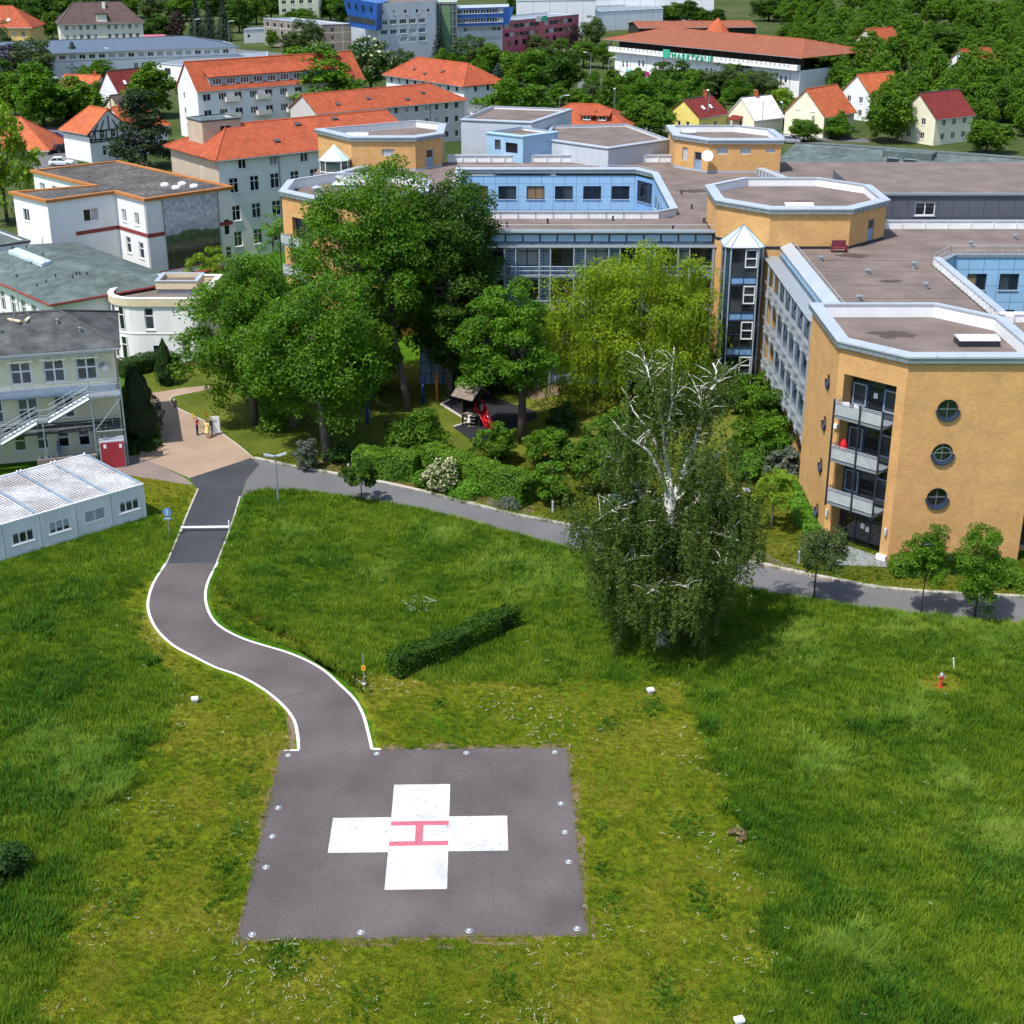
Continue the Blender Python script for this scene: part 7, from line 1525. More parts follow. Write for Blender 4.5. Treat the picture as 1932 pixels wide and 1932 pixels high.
# kind, photo column, ground row, crown width and height in photo pixels, label
TT = [
 ('lime', 14, 420, 100, 212, 'large yellowish green tree at the left picture edge'), ('bright', 84, 240, 92, 104, 'bright green round tree left of the half-timbered house'), ('mid', 146, 228, 86, 70, 'green tree between the bright round tree and the white gabled house'),
 ('mid', 30, 222, 62, 82, 'green tree left of the bright round tree'), ('copper', 24, 152, 50, 66, 'dark purple tree near the left edge below the yellow house'), ('loose', 74, 156, 62, 80, 'loose airy tree in front of the left end of the blue-roofed hall'),
 ('loose', 8, 138, 44, 84, 'pale loose tree in front of the yellow house'), ('bluespruce', 142, 146, 46, 60, 'blue-green spruce in front of the blue-roofed hall'), ('bright', 190, 154, 52, 34, 'low bright tree right of the blue-green spruce'),
 ('mid', 60, 186, 50, 52, 'dark green tree below the purple tree'), ('lime', 226, 158, 20, 16, 'small yellow-green bush beside the red car'), ('mid', 236, 196, 26, 38, 'green tree right of the white gabled house'),
 ('mid', 290, 222, 78, 88, 'broad green tree left of the long apartment house'), ('pine', 276, 318, 106, 138, 'large dark pine in front of the half-timbered house'), ('deep', 0, 190, 60, 70, 'dark tree at the left edge above the bright tree'), ('deep', 118, 232, 40, 50, 'dark tree behind the half-timbered house'),
 ('deep', 52, 62, 60, 56, 'dark tree right behind the yellow house'), ('mid', 100, 74, 34, 50, 'green tree between the yellow house and the brown-roofed building'), ('mid', 122, 36, 46, 44, 'far tree left behind the brown roof'), ('deep', 85, 40, 50, 44, 'far dark tree above the gap left of the brown roof'), ('mid', 20, 30, 60, 40, 'far tree behind the red roof at the top left corner'), ('mid', 165, 20, 60, 40, 'far tree behind the brown roof, left'), ('deep', 215, 18, 60, 40, 'far tree behind the brown roof, right'),
 ('mid', 258, 34, 50, 44, 'far tree just right of the brown roof'), ('deep', 300, 74, 56, 40, 'round dark green tree right of the brown-roofed building'), ('copper', 334, 76, 34, 48, 'reddish dark tree right of the round dark tree'), ('loose', 292, 40, 50, 46, 'grey-green far tree above the round dark tree'), ('loose', 330, 34, 48, 44, 'grey-green far tree, second right of the brown roof'),
 ('spruce', 372, 76, 30, 74, 'tall dark spruce behind the blue roof, left'), ('spruce', 396, 72, 28, 66, 'tall dark spruce behind the blue roof, middle'), ('spruce', 424, 78, 30, 70, 'tall dark spruce behind the blue roof, right'), ('deep', 452, 62, 46, 56, 'dark tree right of the tall spruces'), ('mid', 352, 40, 50, 50, 'far tree behind the tall spruces'), ('deep', 402, 30, 54, 46, 'far dark tree behind the tall spruces'), ('mid', 440, 26, 54, 44, 'far tree right behind the tall spruces'),
 ('mid', 484, 46, 48, 50, 'tree left behind the prefab block'), ('deep', 512, 36, 46, 44, 'dark tree behind the left end of the prefab block'), ('bright', 624, 40, 48, 40, 'bright tree between the pale tower and the blue office'), ('mid', 566, 46, 60, 24, 'tree in front of the pale yellow tower'), ('deep', 645, 44, 34, 40, 'dark tree close left of the cobalt blue corner'),
 ('loose', 584, 102, 54, 62, 'grey-green birch-like tree in front of the prefab block'), ('loose', 552, 104, 46, 40, 'olive tree left of the birch-like tree at the prefab block'), ('mid', 514, 90, 22, 28, 'small tree at the left end of the prefab block'),
 ('oak', 604, 238, 148, 130, 'large bright oak in front of the long apartment house'), ('pine', 462, 245, 112, 96, 'dark pine in front of the long apartment house'), ('pine', 520, 232, 60, 74, 'smaller dark pine left of the large oak'), ('deep', 560, 238, 70, 50, 'dark tree under the large oak'),
 ('chestnut', 700, 170, 70, 86, 'chestnut tree covered with cream blossom'), ('deep', 684, 132, 50, 42, 'green tree behind the blossoming chestnut'), ('loose', 762, 164, 46, 68, 'brownish green tree in front of the orange hipped roof'), ('bluespruce', 776, 162, 40, 42, 'blue spruce in front of the orange hipped roof'), ('pine', 805, 162, 40, 30, 'small dark pine right of the blue spruce'), ('spruce', 830, 120, 32, 66, 'dark spruce in front of the green glass hall'),
 ('loose', 892, 132, 56, 62, 'silvery birch-like tree in front of the office building'), ('mid', 926, 138, 50, 48, 'green tree right of the silvery tree'), ('mid', 858, 120, 40, 20, 'low bright bushy tree behind the orange hipped roof'), ('bluespruce', 940, 168, 34, 44, 'grey spruce at the right end of the white apartment house'),
 ('bright', 948, 238, 76, 76, 'bright green tree at the corner of the white apartment house'), ('bright', 996, 232, 74, 62, 'bright green tree left of the orange hipped house'), ('mid', 980, 166, 66, 64, 'broad green tree in the grove, left'), ('bright', 1014, 170, 66, 66, 'lighter green tree in the middle of the grove'), ('deep', 1064, 178, 66, 74, 'dark tree in the middle of the grove'), ('deep', 1030, 122, 50, 30, 'dark tree behind the grove'), ('mid', 1010, 136, 44, 36, 'tree at the back of the grove, left'),
 ('mid', 1052, 200, 40, 34, 'small round tree behind the orange hipped roof'), ('bright', 1090, 200, 44, 28, 'low bright round tree right of the small round tree'), ('loose', 1118, 200, 40, 40, 'greyish bush-like tree in the right part of the grove'), ('cone', 1149, 212, 56, 72, 'cone-shaped linden left of the shopping centre entrance'), ('round', 1061, 106, 30, 32, 'small ball-shaped tree in front of the pink office'), ('round', 1101, 128, 54, 46, 'ball-shaped tree left of the shopping centre, front'), ('round', 1100, 108, 40, 28, 'ball-shaped tree left of the shopping centre, back'), ('round', 1138, 130, 36, 46, 'round tree on a clear trunk beside the shopping centre'), ('loose', 1116, 86, 46, 48, 'grey-green willow-like tree in front of the white hall'), ('copper', 1081, 98, 26, 44, 'dark purple tree at the right end of the pink office'), ('loose', 1012, 96, 34, 28, 'olive tree in front of the pink office, left'), ('loose', 1036, 98, 26, 22, 'olive tree in front of the pink office, middle'), ('deep', 974, 36, 40, 40, 'dark tree between the blue office and the pale hall'),
 ('mid', 1188, 198, 60, 60, 'tree in front of the shopping centre signs'), ('bright', 1216, 226, 64, 66, 'bright tree behind the dish block, left'), ('mid', 1224, 258, 76, 62, 'green tree directly left of the dish block'), ('deep', 1268, 176, 66, 54, 'dark tree in front of the shopping centre wall'), ('mid', 1298, 190, 60, 56, 'tree left behind the dark red roof'), ('bright', 1272, 224, 50, 60, 'bright slim tree left of the yellow house'), ('loose', 1322, 184, 56, 46, 'grey-green tree behind the dark red roof'), ('loose', 1362, 182, 62, 54, 'grey-green tree behind the white roof'), ('mid', 1400, 172, 60, 56, 'tree in front of the right part of the shopping centre'), ('deep', 1384, 190, 40, 34, 'dark tree between the dark red and the white roof'), ('loose', 1440, 186, 56, 50, 'airy tree right behind the white roof'), ('lime', 1470, 212, 50, 44, 'yellow-green tree right of the white roof'), ('mid', 1478, 240, 40, 40, 'dark bush left of the cream gabled house'),
 ('mid', 1216, 46, 36, 24, 'tree behind the shopping centre roof, first from the left'), ('deep', 1242, 46, 38, 30, 'tree behind the shopping centre roof, second from the left'), ('mid', 1268, 46, 38, 34, 'tree behind the shopping centre roof, third from the left'), ('deep', 1296, 48, 40, 42, 'tallest tree behind the shopping centre roof'), ('mid', 1322, 48, 36, 28, 'tree left of the turret'), ('deep', 1347, 50, 40, 30, 'tree behind the turret'), ('mid', 1162, 22, 18, 14, 'small tree in front of the top hall'),
 ('mid', 1516, 268, 48, 40, 'bush in front of the cream gabled house'), ('bright', 1580, 262, 46, 34, 'bush right of the cream gabled house'),
 ('mid', 1530, 170, 60, 60, 'tree beyond the cream gabled house'), ('deep', 1580, 150, 60, 60, 'dark tree far right of the shopping centre'), ('bright', 1620, 200, 60, 60, 'bright tree beyond the white house at the right'), ('mid', 1700, 240, 60, 60, 'tree right of the white gabled house'), ('deep', 1740, 190, 60, 60, 'dark tree among the houses at the far right'), ('mid', 1800, 240, 60, 60, 'tree behind the pale yellow house at the right'), ('mid', 1860, 290, 70, 60, 'tree at the right edge beyond the hospital roof'), ('deep', 1900, 230, 60, 60, 'dark tree near the right edge'), ('mid', 1500, 90, 50, 46, 'tree right of the shopping centre roof'), ('deep', 1560, 70, 50, 46, 'dark tree near the top right'), ('mid', 1610, 60, 50, 40, 'tree near the top right, second'), ('mid', 1700, 90, 60, 50, 'tree near the top right, third'), ('deep', 1780, 110, 60, 50, 'dark tree near the top right, fourth'), ('mid', 1860, 130, 60, 50, 'tree near the top right corner'), ('deep', 1450, 40, 60, 40, 'dark tree behind the market hall, right'), ('mid', 1530, 30, 60, 40, 'far tree at the top right, left one'), ('mid', 1650, 25, 70, 40, 'far tree at the top right, middle one'), ('deep', 1760, 35, 70, 40, 'far dark tree at the top right'), ('mid', 1880, 45, 70, 40, 'far tree in the top right corner'),
 ('deep', 60, 12, 60, 36, 'farthest dark tree, first from the left'), ('mid', 120, 8, 60, 36, 'farthest tree, second from the left'), ('deep', 270, 8, 60, 36, 'farthest dark tree, right of the brown roof'), ('mid', 330, 4, 60, 36, 'farthest tree above the tall spruces'), ('deep', 380, 4, 60, 36, 'farthest dark tree above the tall spruces'), ('mid', 470, 8, 60, 36, 'farthest tree above the prefab block'), ('deep', 500, 16, 50, 36, 'farthest dark tree left of the pale tower'), ('mid', 630, 10, 60, 30, 'farthest tree right of the pale tower'), ('mid', 430, 2, 60, 36, 'farthest tree left of the pale tower')]
rr = random.Random(3)
for i, (k, u, v, w, h, lab) in enumerate(TT):
    s = ppm(v); nm, w0 = NAT.get(k, ('broadleaf_tree', 10.)); M_ = proto((k, i % 2)); plant_tree(nm, lab, at(u, v), M_, w/s/w0*1.22, h/(s*.98)/12*1.02, rr.uniform(0, 6.28), 'trees in the town')
# ---------------------------------------------------------------- near trees
def near_tree(name, label, u, v, H, W, leafm, seed, size=.3, nleaf=26000, npuff=120, pr=None, trunk_h=.3, bark='bark_grey', r0=None, lean=(0, 0), sx=1, off=(0, 0), sub=None, flat=.72, nl=14, cat='tree', shell=.78, bottom=-.6):
    p = at(u, v); rng = np.random.default_rng(seed); rz = H*(1-trunk_h)/2; cz = H*trunk_h+rz
    C, Rd = crown_puffs(rng, npuff, 0, cz, W/2*.88*sx, W/2*.88, rz*.92, pr or W*.10, shell, bottom)
    if sub:
        for (dx, dy, z, w, h, n) in sub:
            C2, R2 = crown_puffs(rng, n, 0, 0, w/2, w/2, h/2, pr or W*.10); C = np.concatenate([C, C2+np.array([dx, dy, z])]); Rd = np.concatenate([Rd, R2])
    C = C+np.array([off[0], off[1], 0]); per = np.maximum(10, (nleaf*Rd**2/np.sum(Rd**2)).astype(int)); V = puff_leaves(C, Rd, per, rng, size, flat=flat)
    t = thing(name, label, cat, p); put('crown', mesh_np('crown', V, leafm), t)
    m = limbs(rng, H, r0 or .12+H*.014, C, bark, nl, lean=lean); put('trunk', m.mesh('trunk', bark, smooth=True), t); return t
near_tree('hornbeam_tree', 'broad dense green tree at the left of the park, beside the round annex', 480, 800, 15.2, 11.0, 'leaf_maple', 11, size=.26, nleaf=46000, npuff=220, trunk_h=.02, bottom=-.95)
near_tree('maple_tree', 'large bright maple with a stout trunk in the flower bed by the lamp post', 618, 869, 14.6, 12.4, 'leaf_maple', 12, size=.26, nleaf=56000, npuff=230, trunk_h=.12, bottom=-.8, r0=.38, off=(-.6, 2.5), lean=(-1.0, 1.5))
near_tree('tall_maple_tree', 'tall maple with a leaning bare trunk behind the playground', 772, 776, 21.5, 13.0, 'leaf_maple', 13, size=.26, nleaf=58000, npuff=230, trunk_h=.27, r0=.33, off=(-2.9, 4.0), lean=(-3.4, 2.5), sx=1.05)
near_tree('tall_linden_tree', 'tallest dark green tree in the middle of the park', 850, 752, 20.5, 11.5, 'leaf_deep', 14, size=.26, nleaf=58000, npuff=240, trunk_h=.02, r0=.36, off=(.3, 1.5), bottom=-.95)
near_tree('park_tree', 'dark tree at the back between the tall maple and the tallest tree', 800, 720, 17.0, 12.0, 'leaf_deep', 15, size=.32, nleaf=22000, npuff=110, trunk_h=.08, off=(1.0, 2))
near_tree('park_maple_tree', 'light green maple left of the willow above the playground house', 985, 836, 13.8, 8.4, 'leaf_maple', 16, size=.26, nleaf=28000, npuff=120, trunk_h=.16, r0=.36, off=(-1.2, 1.6), bark='bark')
near_tree('young_maple_tree', 'young slim tree in the park left of the leaning trunk', 700, 770, 11.0, 8.0, 'leaf_mid', 17, size=.28, nleaf=17000, npuff=80, trunk_h=.08, off=(0, 1))
near_tree('park_tree', 'green tree between the broad dense tree and the large maple', 556, 806, 12.5, 8.5, 'leaf_maple', 18, size=.27, nleaf=22000, npuff=110, trunk_h=.06, bottom=-.9)
# weeping willow
def curtain(rng, tops, lens, per, size, asp, spread, leafd=.55):
    out = []
    for p, L_ in zip(tops, lens):
        k = max(3, int(per*L_)); s = rng.random(k); a = rng.uniform(0, 6.28)
        P = np.stack([p[0]+np.cos(a)*spread*np.sin(s*2.5)+rng.normal(size=k)*.09, p[1]+np.sin(a)*spread*np.sin(s*2.5)+rng.normal(size=k)*.09, p[2]-s*L_], 1)
        N = unit(np.stack([np.cos(a)*np.ones(k), np.sin(a)*np.ones(k)-.4, .45*np.ones(k)], 1)+rng.normal(size=(k, 3))*.5); out.append(leaf_cards(P, N, size, asp, rng, droop=leafd))
    return np.concatenate(out)
rng = np.random.default_rng(21); wp = at(1192, 772); wt = thing('weeping_willow', 'yellow-green weeping willow in front of the blue wing', 'tree', wp)
C, Rd = crown_puffs(rng, 300, 0, 7.4, 8.4, 6.6, 6.8, 1.05, .85, -.85); C[:, 2] = np.maximum(C[:, 2], 1.6)
V1 = puff_leaves(C, Rd, np.full(len(C), 120), rng, .28, .45, up=.5); k = rng.integers(0, len(C), 1500); tops = C[k]+rng.normal(size=(1500, 3))*np.array([.7, .7, .4]); lens = np.minimum(rng.uniform(1.0, 4.0, 1500), tops[:, 2]-.7); ok = lens > .4
V2_ = curtain(rng, tops[ok], lens[ok], 14, .30, .35, .35); put('crown', mesh_np('crown', np.concatenate([V1, V2_]), 'leaf_willow'), wt); put('trunk', limbs(rng, 13, .4, C, 'bark', 16).mesh('trunk', 'bark', smooth=True), wt)
# the big weeping birch with white limbs
rng = np.random.default_rng(33); bp = at(1250, 1222); bt = thing('weeping_birch', 'large weeping birch with bare white upper limbs between meadow and road', 'tree', bp)
def rel(u, v, dy): # point above the trunk, dy metres behind it
    Y = bp.y+dy; z = zat(v, Y); x = (u-HALF)/FPX; y = -(v-HALF)/FPX; return Vector((x*Y/(math.cos(PITCH)+y*math.sin(PITCH))-bp.x, dy, z))
br = MB(); trunk = [Vector((0, 0, -.3)), rel(1254, 1120, .3), rel(1263, 990, .5), rel(1262, 930, .7), rel(1258, 880, .8)]; br.tube(trunk, [.46, .38, .33, .28, .22], 10)
LM = [([(1263, 985), (1272, 945), (1282, 905), (1305, 850), (1330, 780), (1342, 735), (1352, 700), (1345, 685)], 1.2, .2), ([(1258, 885), (1256, 840), (1250, 800), (1245, 770), (1228, 725), (1220, 690)], .2, .17), ([(1256, 840), (1262, 800), (1268, 760), (1268, 700), (1272, 655)], -.6, .12), ([(1260, 930), (1240, 880), (1222, 850), (1200, 835), (1172, 815), (1158, 795)], -1.6, .13), ([(1252, 870), (1235, 830), (1215, 800), (1195, 775), (1186, 755)], .8, .10),
      ([(1342, 735), (1360, 715), (1372, 705)], 1.8, .07), ([(1330, 780), (1322, 760), (1316, 735)], .6, .05), ([(1228, 725), (1222, 700), (1215, 668)], 1.2, .06), ([(1268, 1000), (1285, 965), (1320, 945), (1360, 950), (1395, 935)], -.4, .12), ([(1275, 945), (1300, 920), (1330, 905), (1370, 908)], 1.6, .08), ([(1282, 905), (1310, 880), (1345, 868), (1370, 850)], 2.2, .08), ([(1225, 960), (1200, 915), (1170, 880), (1145, 850)], -1.4, .10), ([(1250, 800), (1262, 765), (1280, 740)], .9, .06), ([(1300, 860), (1320, 800), (1318, 770)], 1.0, .05),
      ([(1262, 1000), (1235, 1000), (1190, 990), (1140, 1000)], -2.4, .12), ([(1262, 1010), (1300, 1005), (1350, 1005), (1395, 1020)], -1.8, .12), ([(1256, 1040), (1220, 1050), (1170, 1060)], -3.6, .10), ([(1256, 1040), (1290, 1050), (1340, 1060), (1370, 1063)], -3.2, .10), ([(1254, 1080), (1240, 1110), (1220, 1120)], -4.6, .09), ([(1254, 1080), (1280, 1100), (1300, 1110)], -4.4, .09), ([(1258, 960), (1230, 945), (1200, 945), (1160, 960), (1120, 985)], -2.0, .10), ([(1262, 980), (1330, 965), (1380, 975), (1405, 990)], .6, .1)]
hang = []
for pts, dy, r in LM:
    n_ = len(pts); P = [rel(u, v, .5+dy*i/max(1, n_-1)) for i, (u, v) in enumerate(pts)]; br.tube(P, [r*1.22*(1-.85*i/(n_-1)) for i in range(n_)], 6)
    low = r >= .09 and pts[-1][1] > 930
    for i in range(1, n_):
        for q in range(7 if not low else 16):
            t = P[i-1].lerp(P[i], (q+rng.random())/(7 if not low else 16)); 
            if i >= max(1, n_-3): hang.append((t, low, pts[i][1]))
    for q in range(13):     # thin side twigs
        i = rng.integers(1, n_); a = P[i-1].lerp(P[i], rng.random()); w = rng.uniform(0, 6.28); e = a+Vector((math.cos(w), math.sin(w), rng.uniform(.2, 1.0)))*rng.uniform(.6, 1.5); br.tube([a, a.lerp(e, .5)+Vector((0, 0, .15)), e], [.028, .018, .007], 4); q < 6 and hang.append((e, low, pts[i][1]))
put('trunk', br.mesh('trunk', 'birch_bark', smooth=True), bt)
tops, lens = [], []
for t, low, v in hang:
    for q in range(4 if low else 3):
        sp = 1.2 if low else .8; tops.append((t.x+rng.normal()*sp*.5, t.y+rng.normal()*sp*.5, t.z+rng.normal()*.4)); lens.append(rng.uniform(1.0, 3.2) if low else rng.uniform(.5, 2.0))
for q in range(135):     # drooping sprays hung in separate bunches, with gaps between them
    zc = rng.uniform(2.4, 14.5); w = rng.uniform(0, 6.28); Rz = np.interp(zc, [2.4, 5, 8, 10.5, 13, 15], [2.6, 4.3, 6.0, 6.3, 5.2, 3.4])*(1+.16*math.sin(w*3+zc)+.1*math.sin(w*5-zc*1.7)); r = Rz*math.sqrt(rng.uniform(.12, 1)); c = (r*math.cos(w)+.1, r*math.sin(w)*.85+.4, zc)
    for j in range(int(17*(1.12-.058*zc))):
        tops.append((c[0]+rng.normal()*.3, c[1]+rng.normal()*.3, c[2]+rng.normal()*.4-.25*abs(rng.normal()))); lens.append(rng.uniform(.8, 3.2))
tops = np.array(tops); lens = np.minimum(np.array(lens), tops[:, 2]-.25); ok = lens > .3
put('crown', mesh_np('crown', curtain(rng, tops[ok], lens[ok], 17, .19, .55, .3, .4), 'leaf_birch'), bt)
# ---------------------------------------------------------------- shrubs, hedges, young trees
def shrub(name, label, u, v, W, H, leafm, seed, size=.24, nleaf=5200, npuff=46, extra=None, group=None, cat='shrub', D=None):
    p = at(u, v); rng = np.random.default_rng(seed); C, Rd = crown_puffs(rng, npuff, 0, H*.5, W/2*.85, (D or W)/2*.85, H*.46, W*.13, .8, -.9); C[:, 2] = np.maximum(C[:, 2], .25)
    per = np.maximum(8, (nleaf*Rd**2/np.sum(Rd**2)).astype(int)); t = thing(name, label, cat, p, group); put('foliage', mesh_np('foliage', puff_leaves(C, Rd, per, rng, size), leafm), t)
    if extra:
        P = np.concatenate([C[i]+unit(rng.normal(size=(34, 3))+np.array([0, -.3, .5]))*Rd[i]*1.05 for i in range(len(C))]); put('blossom', mesh_np('blossom', leaf_cards(P, unit(rng.normal(size=P.shape)+np.array([0, -.5, .8])), .2, .9, rng), extra), t)
    m = MB()
    for i in range(7): c = Vector(C[rng.integers(0, len(C))]); m.tube([(0, 0, -.1), c*.5, c], [.06, .04, .015], 5)
    put('stem', m.mesh('stem', 'bark'), t); return t
def hedge(name, label, pts, W, H, leafm, seed, size=.17, dens=150, flatish=True, patch=None):
    """clipped hedge along plan points: leaf cards on a lumpy box, dark twiggy core inside"""
    rng = np.random.default_rng(seed); P = [V2(p) for p in pts]; o = P[0].lerp(P[-1], .5); t = thing(name, label, 'hedge', o); out = []; core = MB()
    for i in range(len(P)-1):
        a, b = P[i], P[i+1]; L_ = (b-a).length; d = (b-a).normalized(); n = Vector((d.y, -d.x, 0)); M_ = Matrix(((d.x, n.x, 0, a.x-o.x), (d.y, n.y, 0, a.y-o.y), (0, 0, 1, 0), (0, 0, 0, 1))); core.box(0.1, L_-.1, -W/2+.2, W/2-.2, 0, H-.22, M_)
        for face, area in (('top', L_*W), ('f', L_*H), ('k', L_*H), ('e0', W*H), ('e1', W*H)):
            k = int(area*dens); s, q = rng.random(k), rng.random(k); j = rng.normal(size=k)*.045
            if face == 'top': X_ = np.stack([s*L_, (q-.5)*W, H+j], 1); N = np.tile([0, 0, 1.], (k, 1))
            elif face == 'f': X_ = np.stack([s*L_, W/2+j, q*H], 1); N = np.tile([0, 1., 0], (k, 1))
            elif face == 'k': X_ = np.stack([s*L_, -W/2+j, q*H], 1); N = np.tile([0, -1., 0], (k, 1))
            elif face == 'e0': X_ = np.stack([0+j, (s-.5)*W, q*H], 1); N = np.tile([-1., 0, 0], (k, 1))
            else: X_ = np.stack([L_+j, (s-.5)*W, q*H], 1); N = np.tile([1., 0, 0], (k, 1))
            lump = .09*np.sin(X_[:, 0]*2.1)+.06*np.sin(X_[:, 0]*4.7+X_[:, 2]*3); X_ += N*lump[:, None]; N = unit(N+np.array([0, 0, .35])+rng.normal(size=(k, 3))*.55)
            A_ = np.array([[d.x, n.x, 0], [d.y, n.y, 0], [0, 0, 1]]); out.append(leaf_cards(X_ @ A_.T+np.array([a.x-o.x, a.y-o.y, 0]), N @ A_.T, size, .7, rng))
    put('foliage', mesh_np('foliage', np.concatenate(out), leafm), t); put('twigs', core.mesh('twigs', 'leaf_hedgedark'), t); return t
shrub('round_shrub', 'rounded green shrub left of the playground house', 795, 868, 5.2, 4.2, 'leaf_mid', 51, nleaf=9000, npuff=70); shrub('round_shrub', 'rounded shrub in front of the red slide', 934, 873, 3.9, 3.3, 'leaf_mid', 52, nleaf=6500); shrub('round_shrub', 'rounded shrub right of the thick park trunk', 1033, 880, 4.1, 3.4, 'leaf_mid', 53, nleaf=6500)
shrub('upright_shrub', 'bright upright shrub behind the bollard light', 1040, 952, 3.2, 3.4, 'leaf_maple', 54, nleaf=5500); shrub('blossom_shrub', 'white blossoming shrub beside the road hedge', 832, 928, 3.0, 2.5, 'leaf_mid', 55, nleaf=4200, extra='blossom_cream', size=.18); shrub('silver_shrub', 'silvery variegated shrub at the foot of the large maple', 578, 886, 2.4, 2.5, 'leaf_silver', 56, size=.16, nleaf=4000)
shrub('low_shrub', 'low bright shrub below the road hedge', 878, 938, 3.0, 1.0, 'leaf_bright', 57, nleaf=2600, size=.16); shrub('low_shrub', 'low silvery ground shrub at the right end of the flower bed', 960, 958, 2.6, .6, 'leaf_silver', 58, nleaf=1800, size=.14); shrub('low_shrub', 'small green shrub between the hedge and the white blossoms', 795, 916, 1.8, 1.2, 'leaf_bright', 59, nleaf=1800, size=.16)
shrub('dark_shrub', 'dark shaded shrub left of the road hedge', 640, 872, 2.6, 1.5, 'leaf_hedgedark', 60, nleaf=2500); shrub('dark_shrub', 'dark green shrub behind the birch on the left', 1120, 930, 4.2, 4.8, 'leaf_mid', 61, nleaf=7000); shrub('dark_shrub', 'dark clipped bush below the willow', 1062, 815, 3.0, 2.2, 'leaf_hedgedark', 62, nleaf=4000); shrub('dark_shrub', 'brownish bush behind the birch limbs', 1175, 840, 2.6, 2.6, 'leaf_olive', 63, nleaf=3000); shrub('leafy_shrub', 'broad green bush behind the left birch limbs', 1150, 880, 4.6, 4.6, 'leaf_mid', 64, nleaf=8000)
for i, (u, v, W, H, lm, lab) in enumerate(((1385, 735, 4.2, 5.2, 'leaf_mid', 'tall green bush at the foot of the glass stair tower'), (1418, 780, 4.6, 4.0, 'leaf_maple', 'bright green bush below the glazed wing, farthest'), (1440, 830, 4.8, 4.2, 'leaf_mid', 'green bush below the glazed wing, second'), (1455, 878, 4.6, 3.8, 'leaf_maple', 'bright green bush below the glazed wing, third'), (1478, 905, 3.0, 2.6, 'leaf_silver', 'pale bush at the corner of the brick pavilion'), (1400, 870, 3.0, 2.6, 'leaf_mid', 'green bush left of the wing bushes'), (1345, 720, 4.0, 3.6, 'leaf_deep', 'dark bush right under the willow'), (1410, 905, 2.6, 2.0, 'leaf_bright', 'low bright bush behind the small lime tree'))):
    shrub('wing_shrub', lab, u, v, W, H, lm, 70+i, nleaf=6500, npuff=55)
near_tree('small_lime_tree', 'small yellow-green tree on the lawn left of the brick pavilion', 1455, 1000, 4.6, 3.5, 'leaf_lime', 81, size=.17, nleaf=7000, npuff=60, trunk_h=.28, r0=.07)
near_tree('street_tree', 'young dark green street tree right of the birch by the kerb', 1535, 1132, 5.4, 3.4, 'leaf_olive', 82, size=.15, nleaf=9000, npuff=70, pr=.42, trunk_h=.3, r0=.06, off=(.5, 0), bark='bark'); near_tree('street_tree', 'thin young street tree in front of the round ground-floor window', 1737, 1160, 6.3, 2.9, 'leaf_maple', 83, size=.15, nleaf=8000, npuff=60, pr=.42, trunk_h=.25, r0=.05, bark='bark')
near_tree('street_tree', 'bright young street tree at the right near the hedge', 1838, 1168, 6.6, 3.3, 'leaf_maple', 84, size=.15, nleaf=14000, npuff=90, pr=.48, trunk_h=.1, bottom=-.9, r0=.08, bark='bark'); near_tree('young_roadside_tree', 'young dark tree at the meadow edge right of the lamp post', 683, 948, 3.7, 2.9, 'leaf_deep', 85, size=.17, nleaf=5000, npuff=46, trunk_h=.22, r0=.05, bark='bark')
near_tree('courtyard_sapling', 'thin pale green sapling in front of the mural building windows', 228, 515, 7.0, 5.0, 'leaf_bright', 86, size=.24, nleaf=1500, npuff=26, trunk_h=.35, r0=.07, pr=.55); near_tree('courtyard_sapling', 'yellow-green sapling in front of the mural', 372, 520, 5.2, 4.6, 'leaf_lime', 87, size=.24, nleaf=2200, npuff=26, trunk_h=.3, r0=.06, pr=.6); near_tree('courtyard_sapling', 'airy sapling in front of the long white building', 518, 520, 8.0, 5.0, 'leaf_bright', 88, size=.24, nleaf=1900, npuff=30, trunk_h=.2, r0=.07, pr=.55); near_tree('courtyard_sapling', 'yellow-green young tree behind the broad dense tree', 400, 560, 5.5, 5.5, 'leaf_lime', 89, size=.25, nleaf=3500, npuff=36, trunk_h=.25, r0=.07)
def cypress(label, u, v, H, W, leafm, seed, n):
    p = at(u, v); rng = np.random.default_rng(seed); k = n; t_ = rng.random(k)**.8; w = rng.uniform(0, 6.28, k); prof = np.where(t_ < .25, .62+.38*(t_/.25), (1-((t_-.25)/.75)**1.5))+.03
    lump = 1+.12*np.sin(w*5+t_*14)+.1*np.sin(w*3-t_*23); r = W/2*prof*lump*rng.uniform(.86, 1.05, k); P = np.stack([np.cos(w)*r, np.sin(w)*r, t_*H+.05], 1); N = unit(np.stack([np.cos(w), np.sin(w), .4*np.ones(k)], 1)+rng.normal(size=(k, 3))*.4)
    t = thing('cypress_tree', label, 'tree', p); put('crown', mesh_np('crown', leaf_cards(P, N, .22, .5, rng, droop=-.4), leafm), t); m = MB(); m.lathe((0, 0, 0), [(W*.28, .1), (W*.40, H*.25), (W*.26, H*.6), (.02, H*.92)], 10); put('inner_twigs', m.mesh('inner_twigs', 'leaf_hedgedark'), t); m = MB(); m.tube([(0, 0, -.2), (0, 0, H*.5)], .12, 6); put('trunk', m.mesh('trunk', 'bark'), t)
cypress('large dark cone-shaped cypress beside the outside stair', 266, 828, 6.6, 3.9, 'leaf_pine', 91, 9000); cypress('small slim cypress in front of the round annex', 314, 726, 4.6, 1.9, 'leaf_hedgedark', 92, 4000)
